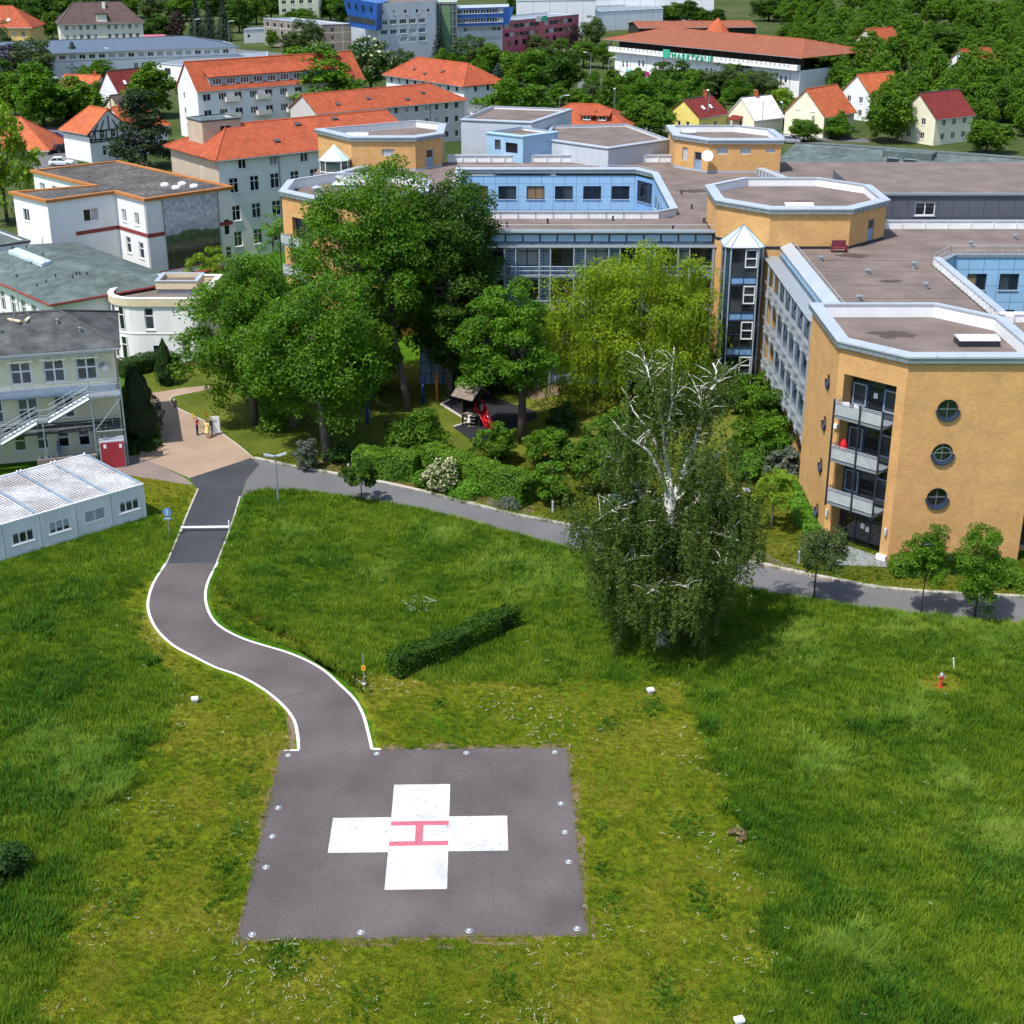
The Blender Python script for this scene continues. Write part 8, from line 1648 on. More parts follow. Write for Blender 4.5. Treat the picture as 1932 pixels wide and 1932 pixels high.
hedge('dark_hedge', 'dark hedge along the foot of the round annex', [at(226, 712), at(262, 702), at(300, 692), at(330, 700)], 2.0, 1.5, 'leaf_hedgedark', 93); hedge('low_hedge', 'low dark planting under the large cypress', [at(236, 852), at(262, 850), at(290, 838)], 2.2, .55, 'leaf_hedgedark', 94, dens=90)
hedge('road_hedge', 'clipped hedge left of the white blossoming shrub', [at(672, 893), at(735, 898), at(787, 903)], 2.2, 2.1, 'leaf_hedge', 95, dens=190); hedge('road_hedge', 'long clipped hedge right of the white blossoming shrub', [at(806, 888), at(900, 920), at(998, 953)], 2.0, 2.3, 'leaf_hedge', 96, dens=190)
hedge('meadow_hedge', 'low dark hedge standing alone in the meadow', [at(741, 1275), at(820, 1247), at(900, 1210), at(968, 1180)], 1.3, 1.4, 'leaf_deep', 97, dens=230)
hedge('wall_hedge', 'bright green clipped hedge strip beside the brick pavilion wall', [at(1545, 1022), at(1520, 985), at(1500, 945), at(1492, 915)], 1.4, .7, 'leaf_bright', 98, dens=180)
hedge('box_hedge', 'square clipped hedge left of the ground-floor round window', [at(1682, 1083), at(1750, 1083)], 1.5, 1.2, 'leaf_hedge', 99, dens=190); hedge('box_hedge', 'clipped hedge behind the two right street trees', [at(1752, 1078), at(1822, 1078), at(1885, 1080)], 1.3, 1.1, 'leaf_hedgedark', 100, dens=190); hedge('box_hedge', 'bright clipped hedge at the right picture edge', [at(1880, 1082), at(1918, 1112), at(1990, 1120)], 1.7, 1.2, 'leaf_hedge', 101, dens=190)
shrub('meadow_bush', 'dark bush at the left picture edge in the meadow', 14, 1650, 2.6, 1.4, 'leaf_hedgedark', 102, nleaf=5500, size=.16); shrub('dry_bush', 'small brownish dry bush at the edge of the mown lawn', 1392, 1580, 1.2, .35, 'leaf_dry', 103, nleaf=420, size=.12, npuff=14)
# dark background greenery behind the playground
for i, (u, v, W, H, lab) in enumerate(((905, 742, 6, 3.5, 'dark bush behind the playground, middle'), (700, 735, 6, 3.5, 'dark bush behind the young slim tree'), (600, 742, 5, 3.5, 'dark bush behind the large maple'), (960, 735, 5, 3.0, 'dark bush behind the light green maple'))): shrub('back_shrub', lab, u, v, W, H, 'leaf_hedgedark', 110+i, nleaf=4500)
# ---------------------------------------------------------------- grass: tufts on the meadow, short tufts on the lawn
def in_poly(x, y, poly):
    ins = np.zeros(len(x), bool); n = len(poly); j = n-1
    for i in range(n):
        xi, yi, xj, yj = poly[i][0], poly[i][1], poly[j][0], poly[j][1]; c = ((yi > y) != (yj > y)) & (x < (xj-xi)*(y-yi)/(yj-yi+1e-12)+xi); ins ^= c; j = i
    return ins
def grass_mat(name, c0, c1, c2, tr=.3):
    m = bpy.data.materials.new(name); m.use_nodes = True; N = m.node_tree.nodes; L = m.node_tree.links; b = N['Principled BSDF']; b.inputs['Roughness'].default_value = .7; b.inputs['Specular IOR Level'].default_value = .15
    g = N.new('ShaderNodeNewGeometry'); n1 = N.new('ShaderNodeTexNoise'); n1.inputs['Scale'].default_value = .12; n1.inputs['Detail'].default_value = 7; n1.inputs['Roughness'].default_value = .65; L.new(g.outputs['Position'], n1.inputs['Vector'])
    oi = N.new('ShaderNodeObjectInfo'); ad = N.new('ShaderNodeMath'); ad.operation = 'MULTIPLY_ADD'; ad.inputs[1].default_value = .34; L.new(oi.outputs['Random'], ad.inputs[0]); ad2 = N.new('ShaderNodeMath'); ad2.operation = 'ADD'; ad2.inputs[1].default_value = -.17; n9 = N.new('ShaderNodeTexNoise'); n9.inputs['Scale'].default_value = .55; n9.inputs['Detail'].default_value = 5; L.new(g.outputs['Position'], n9.inputs['Vector']); a9 = N.new('ShaderNodeMath'); a9.operation = 'MULTIPLY_ADD'; a9.inputs[1].default_value = .75; L.new(n9.outputs['Fac'], a9.inputs[0]); s9 = N.new('ShaderNodeMath'); s9.operation = 'MULTIPLY_ADD'; s9.inputs[1].default_value = 1.15; s9.inputs[2].default_value = -.45; L.new(n1.outputs['Fac'], s9.inputs[0]); L.new(s9.outputs[0], a9.inputs[2]); L.new(a9.outputs[0], ad2.inputs[0]); L.new(ad2.outputs[0], ad.inputs[2])
    r = N.new('ShaderNodeValToRGB'); e = r.color_ramp.elements; e[0].position = .3; e[1].position = .72; e[0].color = (*c0, 1); e[1].color = (*c2, 1); k = e.new(.5); k.color = (*c1, 1); L.new(ad.outputs[0], r.inputs[0]); L.new(r.outputs[0], b.inputs['Base Color'])
    t = N.new('ShaderNodeBsdfTranslucent'); L.new(r.outputs[0], t.inputs['Color']); mx = N.new('ShaderNodeMixShader'); mx.inputs[0].default_value = tr; L.new(b.outputs[0], mx.inputs[1]); L.new(t.outputs[0], mx.inputs[2]); L.new(mx.outputs[0], N['Material Output'].inputs['Surface']); MATS[name] = m
grass_mat('tall_grass', (.058, .142, .008), (.128, .228, .011), (.215, .30, .022)); grass_mat('short_grass', (.058, .145, .005), (.16, .20, .008), (.29, .255, .035)); grass_mat('park_grass', (.06, .115, .005), (.13, .17, .008), (.21, .205, .02)); mat('clover_flower', (.62, .62, .46), .8, .1, 5)
def tuft(n, h, spread, w, seed, lean=.5):
    rn = random.Random(seed); b = MB()
    for i in range(n):
        a = rn.uniform(0, 6.28); r = spread*math.sqrt(rn.random()); x, y = r*math.cos(a), r*math.sin(a); hh = h*rn.uniform(.55, 1.2); l = lean*hh*rn.uniform(.2, 1); a2 = a+rn.uniform(-.8, .8); dx, dy = math.cos(a2)*l+hh*.12, math.sin(a2)*l; px, py = -math.sin(a2)*w, math.cos(a2)*w
        b.idx([(x-px, y-py, 0), (x+px, y+py, 0), (x+dx*.45+px*.7, y+dy*.45+py*.7, hh*.6), (x+dx*.45-px*.7, y+dy*.45-py*.7, hh*.6), (x+dx, y+dy, hh)], [(0, 1, 2, 3), (3, 2, 4)])
    return b
def scatter(name, label, cat, pts, proto_me, smin, smax, parent=None):
    me = bpy.data.meshes.new(name); me.vertices.add(len(pts)); me.vertices.foreach_set('co', pts.astype(np.float32).ravel()); me.update(); o = bpy.data.objects.new(name, me); COL.objects.link(o); tag(o, label, cat, None, 'stuff')
    po = bpy.data.objects.new(name+'_tuft', proto_me)
    ng = bpy.data.node_groups.new(name, 'GeometryNodeTree'); ng.interface.new_socket('Geometry', in_out='INPUT', socket_type='NodeSocketGeometry'); ng.interface.new_socket('Geometry', in_out='OUTPUT', socket_type='NodeSocketGeometry'); N = ng.nodes; L = ng.links
    gi = N.new('NodeGroupInput'); go = N.new('NodeGroupOutput'); ip = N.new('GeometryNodeInstanceOnPoints'); oi = N.new('GeometryNodeObjectInfo'); oi.inputs['Object'].default_value = po
    rv = N.new('FunctionNodeRandomValue'); rv.data_type = 'FLOAT_VECTOR'; rv.inputs[0].default_value = (-.12, -.12, 0); rv.inputs[1].default_value = (.12, .12, 6.283); rs = N.new('FunctionNodeRandomValue'); rs.data_type = 'FLOAT'; rs.inputs[2].default_value = smin; rs.inputs[3].default_value = smax
    L.new(gi.outputs[0], ip.inputs['Points']); L.new(oi.outputs['Geometry'], ip.inputs['Instance']); L.new(rv.outputs[0], ip.inputs['Rotation']); L.new(rs.outputs[1], ip.inputs['Scale']); L.new(ip.outputs[0], go.inputs[0])
    md = o.modifiers.new('scatter', 'NODES'); md.node_group = ng; return o
rng = np.random.default_rng(77)
plist = lambda pp: [tuple(at(*p)[:2]) for p in pp]
padP = [tuple((PADC+(p-PADC)*.992)[:2]) for p in ed]; lawnP = plist(LAWN['pad']); innerP = plist(LAWN['inner']); roadP = [tuple(p[:2]) for p in RL]+[tuple(p[:2]) for p in reversed(RR)]; darkP = [tuple(p[:2]) for p in DL]+[tuple(p[:2]) for p in reversed(DR)]; servP = [tuple(p[:2]) for p in KL]+[tuple(p[:2]) for p in reversed(KU)]
hard = 0; gapP = plist([(560, 1405), (708, 1402), (710, 1425), (560, 1428)])
contP = [tuple((CT0+CTd*.5-CTn*0)[:2]), tuple((CT0-CTd*16)[:2]), tuple((CT0-CTd*16-CTn*10)[:2]), tuple((CT0+CTd*.5-CTn*10)[:2])]; lawn2P = plist([(245, 898), (300, 906), (368, 918), (372, 924), (345, 985), (318, 1000), (285, 965), (270, 940), (245, 920)]); parkP = [tuple(p[:2]) for p in park]; hydP = plist([(1775+26*math.cos(w)*1.6, 1290+20*math.sin(w)) for w in [i*math.pi/8 for i in range(16)]]); dkP = [tuple(p[:2]) for p in DK]; bedP = plist([(192, 870), (250, 857), (366, 916), (290, 905), (215, 890)])
n_ = 280000; y = 45+rng.random(n_)**1.0*72; x = (rng.random(n_)-.5)*2*(y*.37+6.0)
hard = in_poly(x, y, padP)|in_poly(x, y, roadP)|in_poly(x, y, darkP)|in_poly(x, y, servP)|in_poly(x, y, contP)|in_poly(x, y, dkP)|in_poly(x, y, bedP)|in_poly(x, y, gapP)
wx, wy = x+.5*np.sin(y*1.3)+.35*np.sin(y*3.1+x)+rng.normal(size=n_)*.35, y+.5*np.sin(x*1.1)+.3*np.sin(x*2.7+y)+rng.normal(size=n_)*.35
mown = in_poly(wx, wy, lawnP)|in_poly(wx, wy, innerP)|in_poly(x, y, lawn2P)|in_poly(x, y, hydP); prk = in_poly(x, y, parkP) | (y > 104) & (x < -21.2)
for ln_, dd_ in ((RL, .34), (RR, .34), (DL, .22), (DR, .22)):
    for q in ln_[::2]: hard |= (x-q.x)**2+(y-q.y)**2 < (dd_+.12)**2
tall = ~hard & ~mown & ~prk; edge_keep = rng.random(n_)
T = np.stack([x, y, np.zeros(n_)], 1)
a = T[tall]; pz_ = np.array([tuple(p[:2]) for p in pz]); a = a[~in_poly(a[:, 0], a[:, 1], [tuple(q) for q in pz_])]; h1 = rng.random(len(a)) < .5
scatter('meadow_grass', 'tall green meadow grass around the mown area', 'grass', a[h1], tuft(10, .27, .17, .016, 1).mesh('tuft', 'tall_grass'), .55, 1.35); scatter('meadow_grass', 'longer arching meadow grass mixed through the meadow', 'grass', a[~h1], tuft(9, .33, .2, .014, 2, .9).mesh('tuft', 'tall_grass'), .5, 1.3)
scatter('lawn_grass', 'short yellowish mown grass around the helipad', 'grass', T[mown & ~hard], tuft(8, .07, .15, .02, 3, .9).mesh('tuft', 'short_grass'), .6, 1.4)
k = in_poly(T[:, 0], T[:, 1], parkP) & ~in_poly(T[:, 0], T[:, 1], servP); scatter('park_grass', 'short park grass beyond the service road', 'grass', T[k], tuft(8, .08, .16, .022, 4, .9).mesh('tuft', 'park_grass'), .6, 1.4)
def blobs(uvr): 
    k = np.zeros(len(a), bool)
    for u, v, r in uvr: q = at(u, v); k |= rng.random(len(a)) < .75*np.exp(-((a[:, 0]-q.x)**2*.7+((a[:, 1]-q.y)*.75)**2)/(r*(1+.3*np.sin(np.arctan2(a[:, 1]-q.y, a[:, 0]-q.x)*3+u)))**2)
    return a[k]
grass_mat('pale_grass', (.09, .20, .015), (.16, .27, .025), (.24, .33, .045)); grass_mat('dark_weed', (.026, .095, .007), (.055, .16, .010), (.10, .21, .016))
scatter('flattened_grass', 'paler wind-flattened patches of grass in the meadow', 'grass', blobs([(945, 1066, 1.4), (1040, 1100, 2.0), (715, 1085, .8), (150, 1440, 1.5), (205, 1500, 1.1), (90, 1400, .9), (1500, 1225, 1.6), (1860, 1200, 1.9), (1700, 1190, 1.2), (1560, 1440, 1.2), (1720, 1350, 1.1), (1905, 1585, 1.6), (1800, 1480, .9), (1620, 1800, 1.1), (560, 1010, 1.0), (830, 1010, 1.2)]), tuft(10, .4, .2, .017, 6, 1.5).mesh('tuft', 'pale_grass'), .7, 1.2)
scatter('weed_clumps', 'darker weed clumps scattered through the meadow', 'weeds', np.concatenate([blobs([(60, 1360, 1.5), (120, 1300, 1.2), (20, 1500, 1.6), (100, 1530, .9), (300, 1250, .8), (255, 1400, .7), (1340, 1370, .5), (1350, 1320, .5), (1640, 1380, .8), (1390, 1560, .9), (1880, 1640, 1.4), (1560, 1700, .9), (1700, 1900, 1.3), (40, 1750, 1.3), (110, 1650, .8), (150, 1120, 1.2), (60, 1180, 1.4), (620, 1060, 1.1), (500, 1080, .8)])]), tuft(9, .42, .2, .03, 7, .8).mesh('tuft', 'dark_weed'), .6, 1.25)
def lblob(uvr):
    q_ = T[mown & ~hard]; k = np.zeros(len(q_), bool)
    for u, v, r in uvr: q = at(u, v); k |= rng.random(len(q_)) < .6*np.exp(-((q_[:, 0]-q.x)**2+((q_[:, 1]-q.y)*.6)**2)/(r*r))
    return q_[k]
scatter('clover_patch', 'darker green leafy patches in the mown lawn beside the helipad', 'weeds', lblob([(470, 1500, .55), (450, 1570, .5), (425, 1640, .5), (410, 1700, .5), (480, 1450, .4), (1130, 1560, .4), (1135, 1640, .35), (1150, 1700, .5), (1260, 1880, .8), (560, 1820, .5), (520, 1800, .5), (1150, 1370, .5), (1230, 1330, .6), (830, 1330, .4), (230, 1700, .8), (300, 1600, .7), (1290, 1560, .7), (1330, 1700, .6), (700, 1880, .6), (960, 1860, .6)]), tuft(9, .13, .16, .035, 8, .8).mesh('tuft', 'dark_weed'), .6, 1.2)
lw = T[mown & ~hard]; cl = np.sin(lw[:, 0]*.55+1)+np.sin(lw[:, 1]*.7+lw[:, 0]*.3)+rng.normal(size=len(lw))*.8; fl = lw[(cl > 1.05) & (rng.random(len(lw)) < .07)]
fb = MB()
for i in range(3): fb.lathe((random.uniform(-.12, .12), random.uniform(-.12, .12), .07), [(.001, 0), (.02, .01), (.016, .03), (.001, .042)], 6)
scatter('clover_flowers', 'white clover flowers sprinkled over the mown lawn', 'flowers', fl, fb.mesh('clover', 'clover_flower'), .6, 1.3)
mf = a[(np.hypot(a[:, 0]+6.2, a[:, 1]-87.5) < 1.2)]; mf = np.concatenate([mf[rng.random(len(mf)) < .22], a[rng.random(len(a)) < .0008]]); mf[:, 2] = .25
scatter('meadow_flowers', 'scattered white umbel flowers in the meadow', 'flowers', mf, fb.mesh('umbel', 'clover_flower'), .5, 1.2)

# woodland and garden greenery that reads as one mass: behind the town and between the far houses
def veg_field(name, label, boxes, n, smin, smax, kind, seed, avoid=()):
    rg = np.random.default_rng(seed); P = []
    for (u0, u1, v0, v1, k) in boxes:
        for i in range(k):
            q = at(rg.uniform(u0, u1), rg.uniform(v0, v1))
            if all((q.x-b.x)**2+(q.y-b.y)**2 > 110 for b in avoid): P.append(tuple(q))
    me = proto((kind, 0))[0]; return scatter(name, label, 'trees', np.array(P), me, smin, smax)
HS = [at(u, v)+Vector((5, 5, 0)) for u, v in ((1640, 230), (1760, 275), (1650, 120), (1830, 170), (1500, 250), (1420, 235))]
veg_field('woodland', 'far-off woodland closing the view at the top edge', [(-60, 2000, -55, -6, 260)], 0, .9, 1.7, 'deep', 5)
veg_field('garden_greenery', 'mass of garden trees and bushes between the houses at the far right', [(1480, 2000, 20, 110, 110), (1560, 2000, 120, 270, 90)], 0, .35, .9, 'mid', 6, HS); veg_field('garden_bushes', 'low bushes filling the verges and gardens behind the hospital', [(950, 1480, 165, 235, 60), (0, 250, 130, 235, 34), (430, 640, 205, 240, 26), (560, 1000, 120, 160, 30), (1160, 1480, 160, 200, 40)], 0, .22, .42, 'bright', 7, HS)

# ================================================================ SMALL OBJECTS
def pole_thing(name, label, cat, u, v, h, r=.05, m='galvanised', z=0):
    p = at(u, v, z); t = thing(name, label, cat, p); b = MB(); b.tube([p-Vector((0, 0, .1)), p+Vector((0, 0, h))], [r*1.2, r], 8); b.build('post', m, t); return t, p
t, p = pole_thing('lamp_post', 'double-headed lamp post at the meadow corner by the dark asphalt', 'lamp', 525, 947, 3.9, .06)
for sx in (-1, 1):
    b = MB(); M = Matrix.Translation(p+Vector((sx*.5, .1*sx, 3.95))) @ Matrix.Rotation(R(14)*-sx, 4, 'Y') @ Matrix.Rotation(.2, 4, 'Z'); b.box(-.38, .38, -.17, .17, -.05, .06, M); h = b.build('lamp_head', 'pale_metal', t); b = MB(); b.box(-.3, .3, -.13, .13, -.065, -.052, M); b.build('lens', 'lamp_glass', h)
b = MB(); b.tube([p+Vector((-.2, 0, 3.9)), p+Vector((.2, 0, 3.9))], .04, 6); b.build('bracket', 'galvanised', t)
t, p = pole_thing('road_sign', 'round blue sign with a small plate on a post beside the containers', 'sign', 320, 1012, 2.15, .03)
b = MB(); b.tube([p+Vector((0, -.04, 2.0)), p+Vector((.0, -.06, 2.0))], .34, 20); b.build('sign_disc', 'sign_blue', t); b = MB(); b.box(-.27, .27, -.06, -.04, 1.38, 1.58, Matrix.Translation(p)); b.build('sign_plate', 'sign_blue', t)
b = MB(); b.box(-.025, .025, -.075, -.062, 1.75, 2.25, Matrix.Translation(p)); b.box(-.2, .2, -.075, -.065, 1.46, 1.5, Matrix.Translation(p)); b.build('symbol', 'white_paint', t)
t, p = pole_thing('marker_post', 'thin grey post with a small yellow sign beside the access road', 'sign', 687, 1291, 2.05, .03)
b = MB(); b.box(-.13, .13, -.06, -.04, .98, 1.32, Matrix.Translation(p)); so = b.build('sign_plate', 'sign_yellow', t); b = MB()
for q in ((-.07, .07, 1.22, 1.26), (-.07, .07, 1.04, 1.08), (-.07, -.04, 1.08, 1.22), (.04, .07, 1.08, 1.22)): b.box(q[0], q[1], -.067, -.061, q[2], q[3], Matrix.Translation(p))
b.build('symbol', 'hydrant_red', so); b = MB(); b.lathe(p, [(.16, 0), (.14, .08), (.05, .1)], 10); b.build('base', 'kerb_stone', t)
# barrier boom across the dark road
a, c = at(343, 1002), at(433, 1001); t = thing('road_barrier', 'white barrier bar lying across the dark access road', 'barrier', a); b = MB(); b.tube([a+Vector((0, 0, .3)), c+Vector((0, 0, .3))], .1, 8); b.build('boom', 'white_paint', t)
for q, hh in ((a, .4), (c, .8)): b = MB(); b.tube([q, q+Vector((0, 0, hh))], .06, 8); b.build('post', 'white_paint', t)
# corner marker boxes, hydrant, stake, bollard lights
for u, v, lab in ((368, 1326, 'small white marker box on the lawn left of the access road'), (1227, 1309, 'small white marker box on the lawn right of the meadow hedge'), (1394, 1934, 'white marker box at the bottom picture edge')):
    p = at(u, v); t = thing('marker_box', lab, 'marker', p, 'white marker boxes around the helipad', .3); b = MB(); b.box(-.12, .12, -.12, .12, 0, .22); b.build('foot', 'kerb_stone', t, origin=(0, 0, 0)); b = MB(); b.box(-.2, .2, -.16, .16, .22, .36); b.build('cap', 'white_paint', t, origin=(0, 0, 0))
p = at(1774, 1296); t = thing('fire_hydrant', 'red fire hydrant with grey cap in the meadow at the right', 'hydrant', p); b = MB(); b.lathe(p, [(.16, 0), (.16, .05), (.11, .06), (.11, .62), (.15, .66), (.15, .78), (.11, .82)], 14); b.build('body', 'hydrant_red', t, smooth=False); b = MB(); b.lathe(p, [(.13, .8), (.13, .88), (.06, .95), (.05, 1.0), (.001, 1.01)], 12); b.build('cap', 'galvanised', t)
for sx in (-1, 1): b = MB(); b.tube([p+Vector((sx*.1, 0, .68)), p+Vector((sx*.22, 0, .68))], .07, 10); b.build('outlet', 'galvanised', t)
p = at(1800, 1266); b = MB(); b.tube([p, p+Vector((-.12, .05, .85))], .035, 8); b.lathe(p+Vector((-.12, .05, .85)), [(.05, 0), (.05, .04), (.001, .06)], 8); tag(b.build('stake', 'white_paint', origin=p), 'thin white stake leaning behind the hydrant', 'stake')
for u, v, h, lab in ((1043, 966, .95, 'white bollard light by the kerb in front of the upright shrub'), (1507, 1062, .95, 'white bollard light on the lawn left of the brick pavilion'), (658, 894, .9, 'white bollard light at the flower bed'), (330, 770, .9, 'brown bollard light at the bend of the plaza path'), (409, 815, .9, 'grey bollard light behind the notice board')):
    p = at(u, v); t = thing('bollard_light', lab, 'bollard', p, 'bollard lights'); b = MB(); b.lathe(p, [(.1, 0), (.1, h*.75)], 12); b.build('post', 'wood_grey' if 'brown' in lab else 'pale_metal', t); b = MB(); b.lathe(p, [(.085, h*.75), (.085, h*.92)], 12); b.build('lens', 'lamp_glass', t); b = MB(); b.lathe(p, [(.11, h*.92), (.11, h*.97), (.05, h), (.001, h)], 12); b.build('cap', 'pale_metal', t)
t, p = pole_thing('path_lamp', 'thin lamp with a flat square head on the lawn right of the birch', 'lamp', 1405, 985, 2.6, .035)
b = MB(); b.box(-.28, .28, -.28, .28, 2.6, 2.72, Matrix.Translation(p)); b.build('lamp_head', 'pale_metal', t)
for u, v, h, m, lab in ((364, 790, .5, 'sign_yellow', 'short yellow stake on the lawn beside the plaza'), (388, 786, .5, 'hydrant_red', 'short reddish stake on the lawn beside the plaza')):
    p = at(u, v); b = MB(); b.box(-.05, .05, -.05, .05, 0, h); o = b.build('lawn_stake', m, origin=(0, 0, 0)); o.location = p; tag(o, lab, 'stake')
# notice board on the plaza
p = at(407, 821); t = thing('notice_board', 'white information board beside the people on the plaza', 'board', p); b = MB(); b.box(-.42, .42, -.04, .04, .25, 1.75, Matrix.Translation(p) @ Matrix.Rotation(.25, 4, 'Z')); b.build('panel', 'white_paint', t); b = MB()
for x in (-.38, .38): b.box(x-.04, x+.04, -.03, .05, 0, .25, Matrix.Translation(p) @ Matrix.Rotation(.25, 4, 'Z'))
b.build('foot', 'galvanised', t); b = MB(); b.box(-.2, .2, -.048, -.041, 1.2, 1.45, Matrix.Translation(p) @ Matrix.Rotation(.25, 4, 'Z')); b.build('notice', 'grille', t)
# ---------------------------------------------------------------- playground
struct(sheet('rubber_floor', [at(*p) for p in [(832, 763), (868, 745), (915, 742), (960, 760), (1010, 775), (1015, 790), (985, 800), (960, 812), (955, 830), (890, 832), (855, 806), (885, 796)]], .0065, 'rubber_black'))
struct(band('edging', [at(*p) for p in [(868, 745), (832, 763), (885, 796), (855, 806)]], .3, 0, .08, 'kerb_stone'))
p = at(889, 800); ph = thing('playhouse', 'wooden climbing playhouse with shingled gable roof and platform', 'playhouse', p)
for x in (-.75, .75):
    for y in (-.75, .75): b = MB(); b.tube([p+Vector((x, y, 0)), p+Vector((x, y, 2.9))], .08, 7); b.build('post', 'wood_dark', ph)
b = MB(); b.box(-.85, .85, -.85, .85, 1.2, 1.32, Matrix.Translation(p)); b.build('platform', 'wood_grey', ph)
b = MB(); b.box(-.8, -.72, -.7, .7, 1.32, 2.1, Matrix.Translation(p)); b.box(-.7, .7, .72, .8, 1.32, 2.1, Matrix.Translation(p)); b.build('side_board', 'wood_dark', ph)
Mr = Matrix.Translation(p+Vector((0, 0, 2.8))) @ Matrix.Rotation(R(-38), 4, 'Z')
for s in (-1, 1):
    for i in range(6):
        b = MB(); t0, t1 = i/6, (i+1)/6+.03; b.idx([Mr @ Vector(q) for q in ((-1.25, s*1.3*(1-t0), .0+.95*t0), (1.25, s*1.3*(1-t0), .95*t0), (1.25, s*1.3*(1-t1), .95*t1+.03), (-1.25, s*1.3*(1-t1), .95*t1+.03), (-1.25, s*1.3*(1-t0), -.06+.95*t0), (1.25, s*1.3*(1-t0), -.06+.95*t0), (1.25, s*1.3*(1-t1), .95*t1-.05), (-1.25, s*1.3*(1-t1), .95*t1-.05))], [(0, 1, 2, 3), (0, 4, 5, 1), (1, 5, 6, 2), (3, 7, 4, 0), (4, 7, 6, 5)]); b.build('roof_board', 'wood_grey', ph)
b = MB()
for s in (-1.1, 1.1): b.face([Mr @ Vector((s, -1.2, .02)), Mr @ Vector((s, 1.2, .02)), Mr @ Vector((s, 0, .9))])
b.build('gable_board', 'wood_dark', ph)
b = MB()
for i in range(4): b.tube([p+Vector((-.4, -.8-.28*(4-i)/4, .3*i+.15)), p+Vector((.4, -.8-.28*(4-i)/4, .3*i+.15))], .035, 6)
b.build('ladder', 'wood_grey', ph)
sp = p+Vector((.75, -.35, 0)); sl = thing('slide', 'red plastic slide on the playhouse', 'slide', sp); path = [(0, 0, 1.35), (.25, -.3, 1.3), (.5, -.7, .98), (.75, -1.15, .55), (.95, -1.55, .28), (1.1, -1.85, .24)]; b = MB(); pr = [(-.32, .28), (-.28, .05), (0, -.02), (.28, .05), (.32, .28)]; vs = []
for x, y, z in path: vs += [(sp.x+x+a_*1.2, sp.y+y+a_*.7, sp.z+z+c_) for a_, c_ in pr]+[(sp.x+x+a_*1.32, sp.y+y+a_*.78, sp.z+z+c_-.05 if abs(a_) < .3 else sp.z+z+c_) for a_, c_ in reversed(pr)]
b.idx(vs, [(i*10+j, i*10+(j+1) % 10, (i+1)*10+(j+1) % 10, (i+1)*10+j) for i in range(len(path)-1) for j in range(10)]); b.build('chute', 'slide_red', sl, smooth=True)
b = MB(); b.tube([sp+Vector((-.35, -.2, 1.3)), sp+Vector((-.35, -.2, 2.15)), sp+Vector((.05, 0, 2.45)), sp+Vector((.45, .2, 2.15)), sp+Vector((.45, .2, 1.3))], .1, 7); b.tube([sp+Vector((-.35, -.2, 2.1)), sp+Vector((0, -.75, 1.4))], .08, 6); b.tube([sp+Vector((.45, .2, 2.1)), sp+Vector((.8, -.4, 1.4))], .08, 6); b.build('hood', 'slide_red', sl, smooth=True)
def y_post(u, v, h, m, lab):
    p = at(u, v); b = MB(); b.tube([p, p+Vector((.05, 0, h*.4)), p+Vector((-.03, 0, h*.6)), p+Vector((.1, 0, h*.74))], [.14, .13, .12, .1], 8); b.tube([p+Vector((.08, 0, h*.7)), p+Vector((-.1, 0, h*.88)), p+Vector((-.17, 0, h))], [.09, .07, .05], 7); b.tube([p+Vector((.08, 0, h*.7)), p+Vector((.25, 0, h*.86)), p+Vector((.33, 0, h))], [.09, .07, .05], 7); tag(b.build('forked_post', m, origin=p, smooth=True), lab, 'post')
y_post(824, 758, 2.9, 'post_orange', 'orange forked tree-trunk post in the park shade'); y_post(798, 762, 2.7, 'post_blue', 'blue forked tree-trunk post left of the orange one'); y_post(693, 800, 2.9, 'post_blue', 'blue forked post beside the young slim tree')
p = at(745, 805); t = thing('park_bench', 'dark bench in the shade left of the round shrub', 'bench', p)
for nm, q in (('seat', (-1.1, 1.1, -.2, .2, .42, .48)), ('leg', (-.9, -.8, -.18, .18, 0, .42)), ('leg', (.8, .9, -.18, .18, 0, .42))): b = MB(); b.box(*q); b.build(nm, 'wood_dark', t, origin=(0, 0, 0))
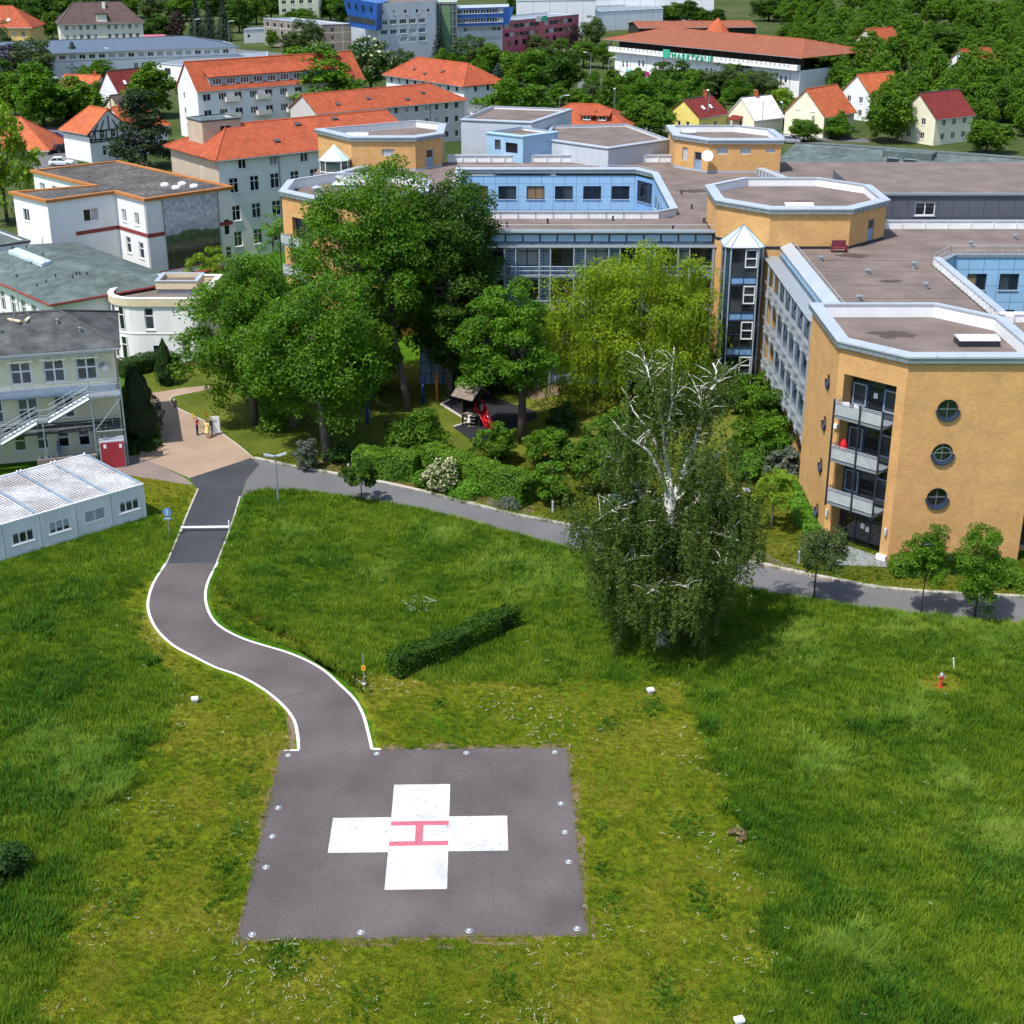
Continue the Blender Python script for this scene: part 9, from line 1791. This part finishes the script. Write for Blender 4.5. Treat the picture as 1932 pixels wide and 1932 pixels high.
# ---------------------------------------------------------------- people: one continuous remeshed body each
def person(label, p, rz, height, top, bottom, hair, pose, long=False, group=None, skirt=None):
    t = thing('person', label, 'person', p, group, rz); s = height/1.75; b = MB()
    def ball(c, r, sc=(1, 1, 1)):
        n, k = 12, 8; vs = [(c[0]+r*sc[0]*math.sin(math.pi*i/k)*math.cos(2*math.pi*j/n), c[1]+r*sc[1]*math.sin(math.pi*i/k)*math.sin(2*math.pi*j/n), c[2]+r*sc[2]*math.cos(math.pi*i/k)) for i in range(k+1) for j in range(n)]; b.idx(vs, [(i*n+j, (i+1)*n+j, (i+1)*n+(j+1) % n, i*n+(j+1) % n) for i in range(k) for j in range(n)])
    def limb(pts, rs):
        b.tube(pts, rs, 10)
        for q, r in zip(pts, rs): ball(q, r)
    # torso (front is -Y)
    for z, rx, ry in ((.95, .155, .11), (1.05, .145, .105), (1.18, .14, .10), (1.30, .165, .11), (1.40, .165, .10)): ball((0, 0, z), 1, (rx, ry, .11))
    limb([(0, .01, 1.42), (0, 0, 1.53)], [.06, .055]); hx = pose.get('head', (0, 0)); ball((hx[0], -.01+hx[1], 1.63), 1, (.078, .095, .115)); ball((hx[0], -.1+hx[1], 1.615), .02, (.8, 1, 1.2))
    for sx in (-1, 1): ball((hx[0]+sx*.078, .0+hx[1], 1.625), .022, (.5, 1, 1.3))
    for sx, k in ((-1, 'legL'), (1, 'legR')):
        kn, ft = pose.get(k, ((sx*.095, 0, .5), (sx*.1, .02, .08))); limb([(sx*.09, 0, .93), kn, ft], [.088, .058, .042]); limb([(ft[0], ft[1], .04), (ft[0], ft[1]-.16, .035)], [.045, .038])
    hands = []
    for sx, k in ((-1, 'armL'), (1, 'armR')):
        el, ha = pose.get(k, ((sx*.25, .02, 1.12), (sx*.25, -.08, .86))); limb([(sx*.185, 0, 1.40), el, ha], [.052, .042, .03]); d = (Vector(ha)-Vector(el)).normalized(); side = d.cross(Vector((0, 1, .2))).normalized(); h0 = Vector(ha)+d*.05; limb([ha, tuple(h0)], [.032, .036])
        for i, L_ in enumerate((.075, .085, .08, .065)): f0 = h0+side*(-.03+.02*i)+d*.02; f1 = f0+d*L_*.55; f2 = f1+d*L_*.4+Vector((0, -.02, -.01)); limb([tuple(f0), tuple(f1), tuple(f2)], [.0105, .0095, .008])
        th = h0-side*.03; limb([tuple(th), tuple(th-side*.025+d*.03), tuple(th-side*.03+d*.06)], [.012, .011, .009])
    if skirt: b.lathe((0, 0, 0), [(.001, 1.1), (.14, 1.1), (.19, .9), (.25, skirt), (.001, skirt)], 14)
    me = b.mesh('body', 'skin'); o = bpy.data.objects.new('body', me); COL.objects.link(o); md = o.modifiers.new('r', 'REMESH'); md.mode = 'VOXEL'; md.voxel_size = .013; md.use_smooth_shade = True; sm = o.modifiers.new('s', 'SMOOTH'); sm.iterations = 2
    bpy.context.view_layer.update(); m2 = bpy.data.meshes.new_from_object(o.evaluated_get(bpy.context.evaluated_depsgraph_get())); bpy.data.objects.remove(o)
    m2.materials.clear()
    for k in ('skin', top, bottom, hair, 'shoe'): m2.materials.append(MATS[k])
    idx = []
    for f in m2.polygons:
        c = f.center; k = 0
        if c.z < .075: k = 4
        elif c.z < .96: k = 2 if abs(c.x) < .21 or skirt and c.z > skirt else 0
        elif c.z < 1.47: k = 1 if (abs(c.x) < .22 or (c.z > (1.0 if long else 1.2))) and c.y > -.34 else 0
        if c.z > 1.50: k = 3 if (c.z > 1.685 or (c.y > hx[1]+.0 and c.z > 1.54)) else 0
        if skirt and c.z < skirt+.03 and c.z > .075: k = 0
        idx.append(k)
    m2.polygons.foreach_set('material_index', idx); m2.transform(Matrix.Scale(s, 4)); m2.polygons.foreach_set('use_smooth', [True]*len(m2.polygons)); m2.update(); put('body', m2, t)
    e = MB()
    for sx in (-1, 1): e.lathe(((hx[0]+sx*.03)*s, (-.098+hx[1])*s, 1.635*s), [(.001, .012), (.012, 0), (.001, -.012)], 6)
    put('eyes', e.mesh('eyes', 'hair_dark'), t); return t
person('person in a red top and dark jeans standing left of the group on the plaza', at(373, 821), 1.3, 1.75, 'cloth_red', 'cloth_navy', 'hair_dark', {'armL': ((-.22, -.1, 1.15), (-.1, -.3, 1.2)), 'armR': ((.22, -.1, 1.15), (.1, -.3, 1.2))}, True)
person('person in a yellow dress walking on the plaza beside the notice board', at(392, 827), 3.0, 1.72, 'cloth_yellow', 'cloth_yellow', 'hair_brown', {'legL': ((-.095, -.08, .5), (-.1, .1, .1)), 'legR': ((.095, .03, .5), (.1, -.1, .08)), 'armL': ((-.24, .05, 1.13), (-.24, -.1, .92))}, False, skirt=.55)
person('person in dark clothes between the yellow dress and the notice board', at(400, 822), -1.2, 1.76, 'cloth_black', 'cloth_black', 'hair_dark', {'armL': ((-.22, -.08, 1.13), (-.12, -.28, 1.1))}, True)
person('person in a blue shirt and pale jeans at the foot of the cream building', at(113, 868), 2.4, 1.76, 'cloth_blue', 'cloth_jeans', 'hair_dark', {'armR': ((.23, -.1, 1.15), (.12, -.3, 1.15)), 'legL': ((-.1, -.1, .5), (-.1, -.02, .08))}, True)
person('child in a white dress holding on to the playhouse ladder', at(885, 806), 2.2, 1.4, 'cloth_white', 'cloth_white', 'hair_brown', {'armL': ((-.2, -.2, 1.45), (-.12, -.38, 1.68)), 'armR': ((.2, -.2, 1.45), (.12, -.38, 1.68)), 'legR': ((.1, -.14, .55), (.1, .02, .12))}, False, skirt=.6)
# boarder inside the container window is left as a dark blue shape behind glass
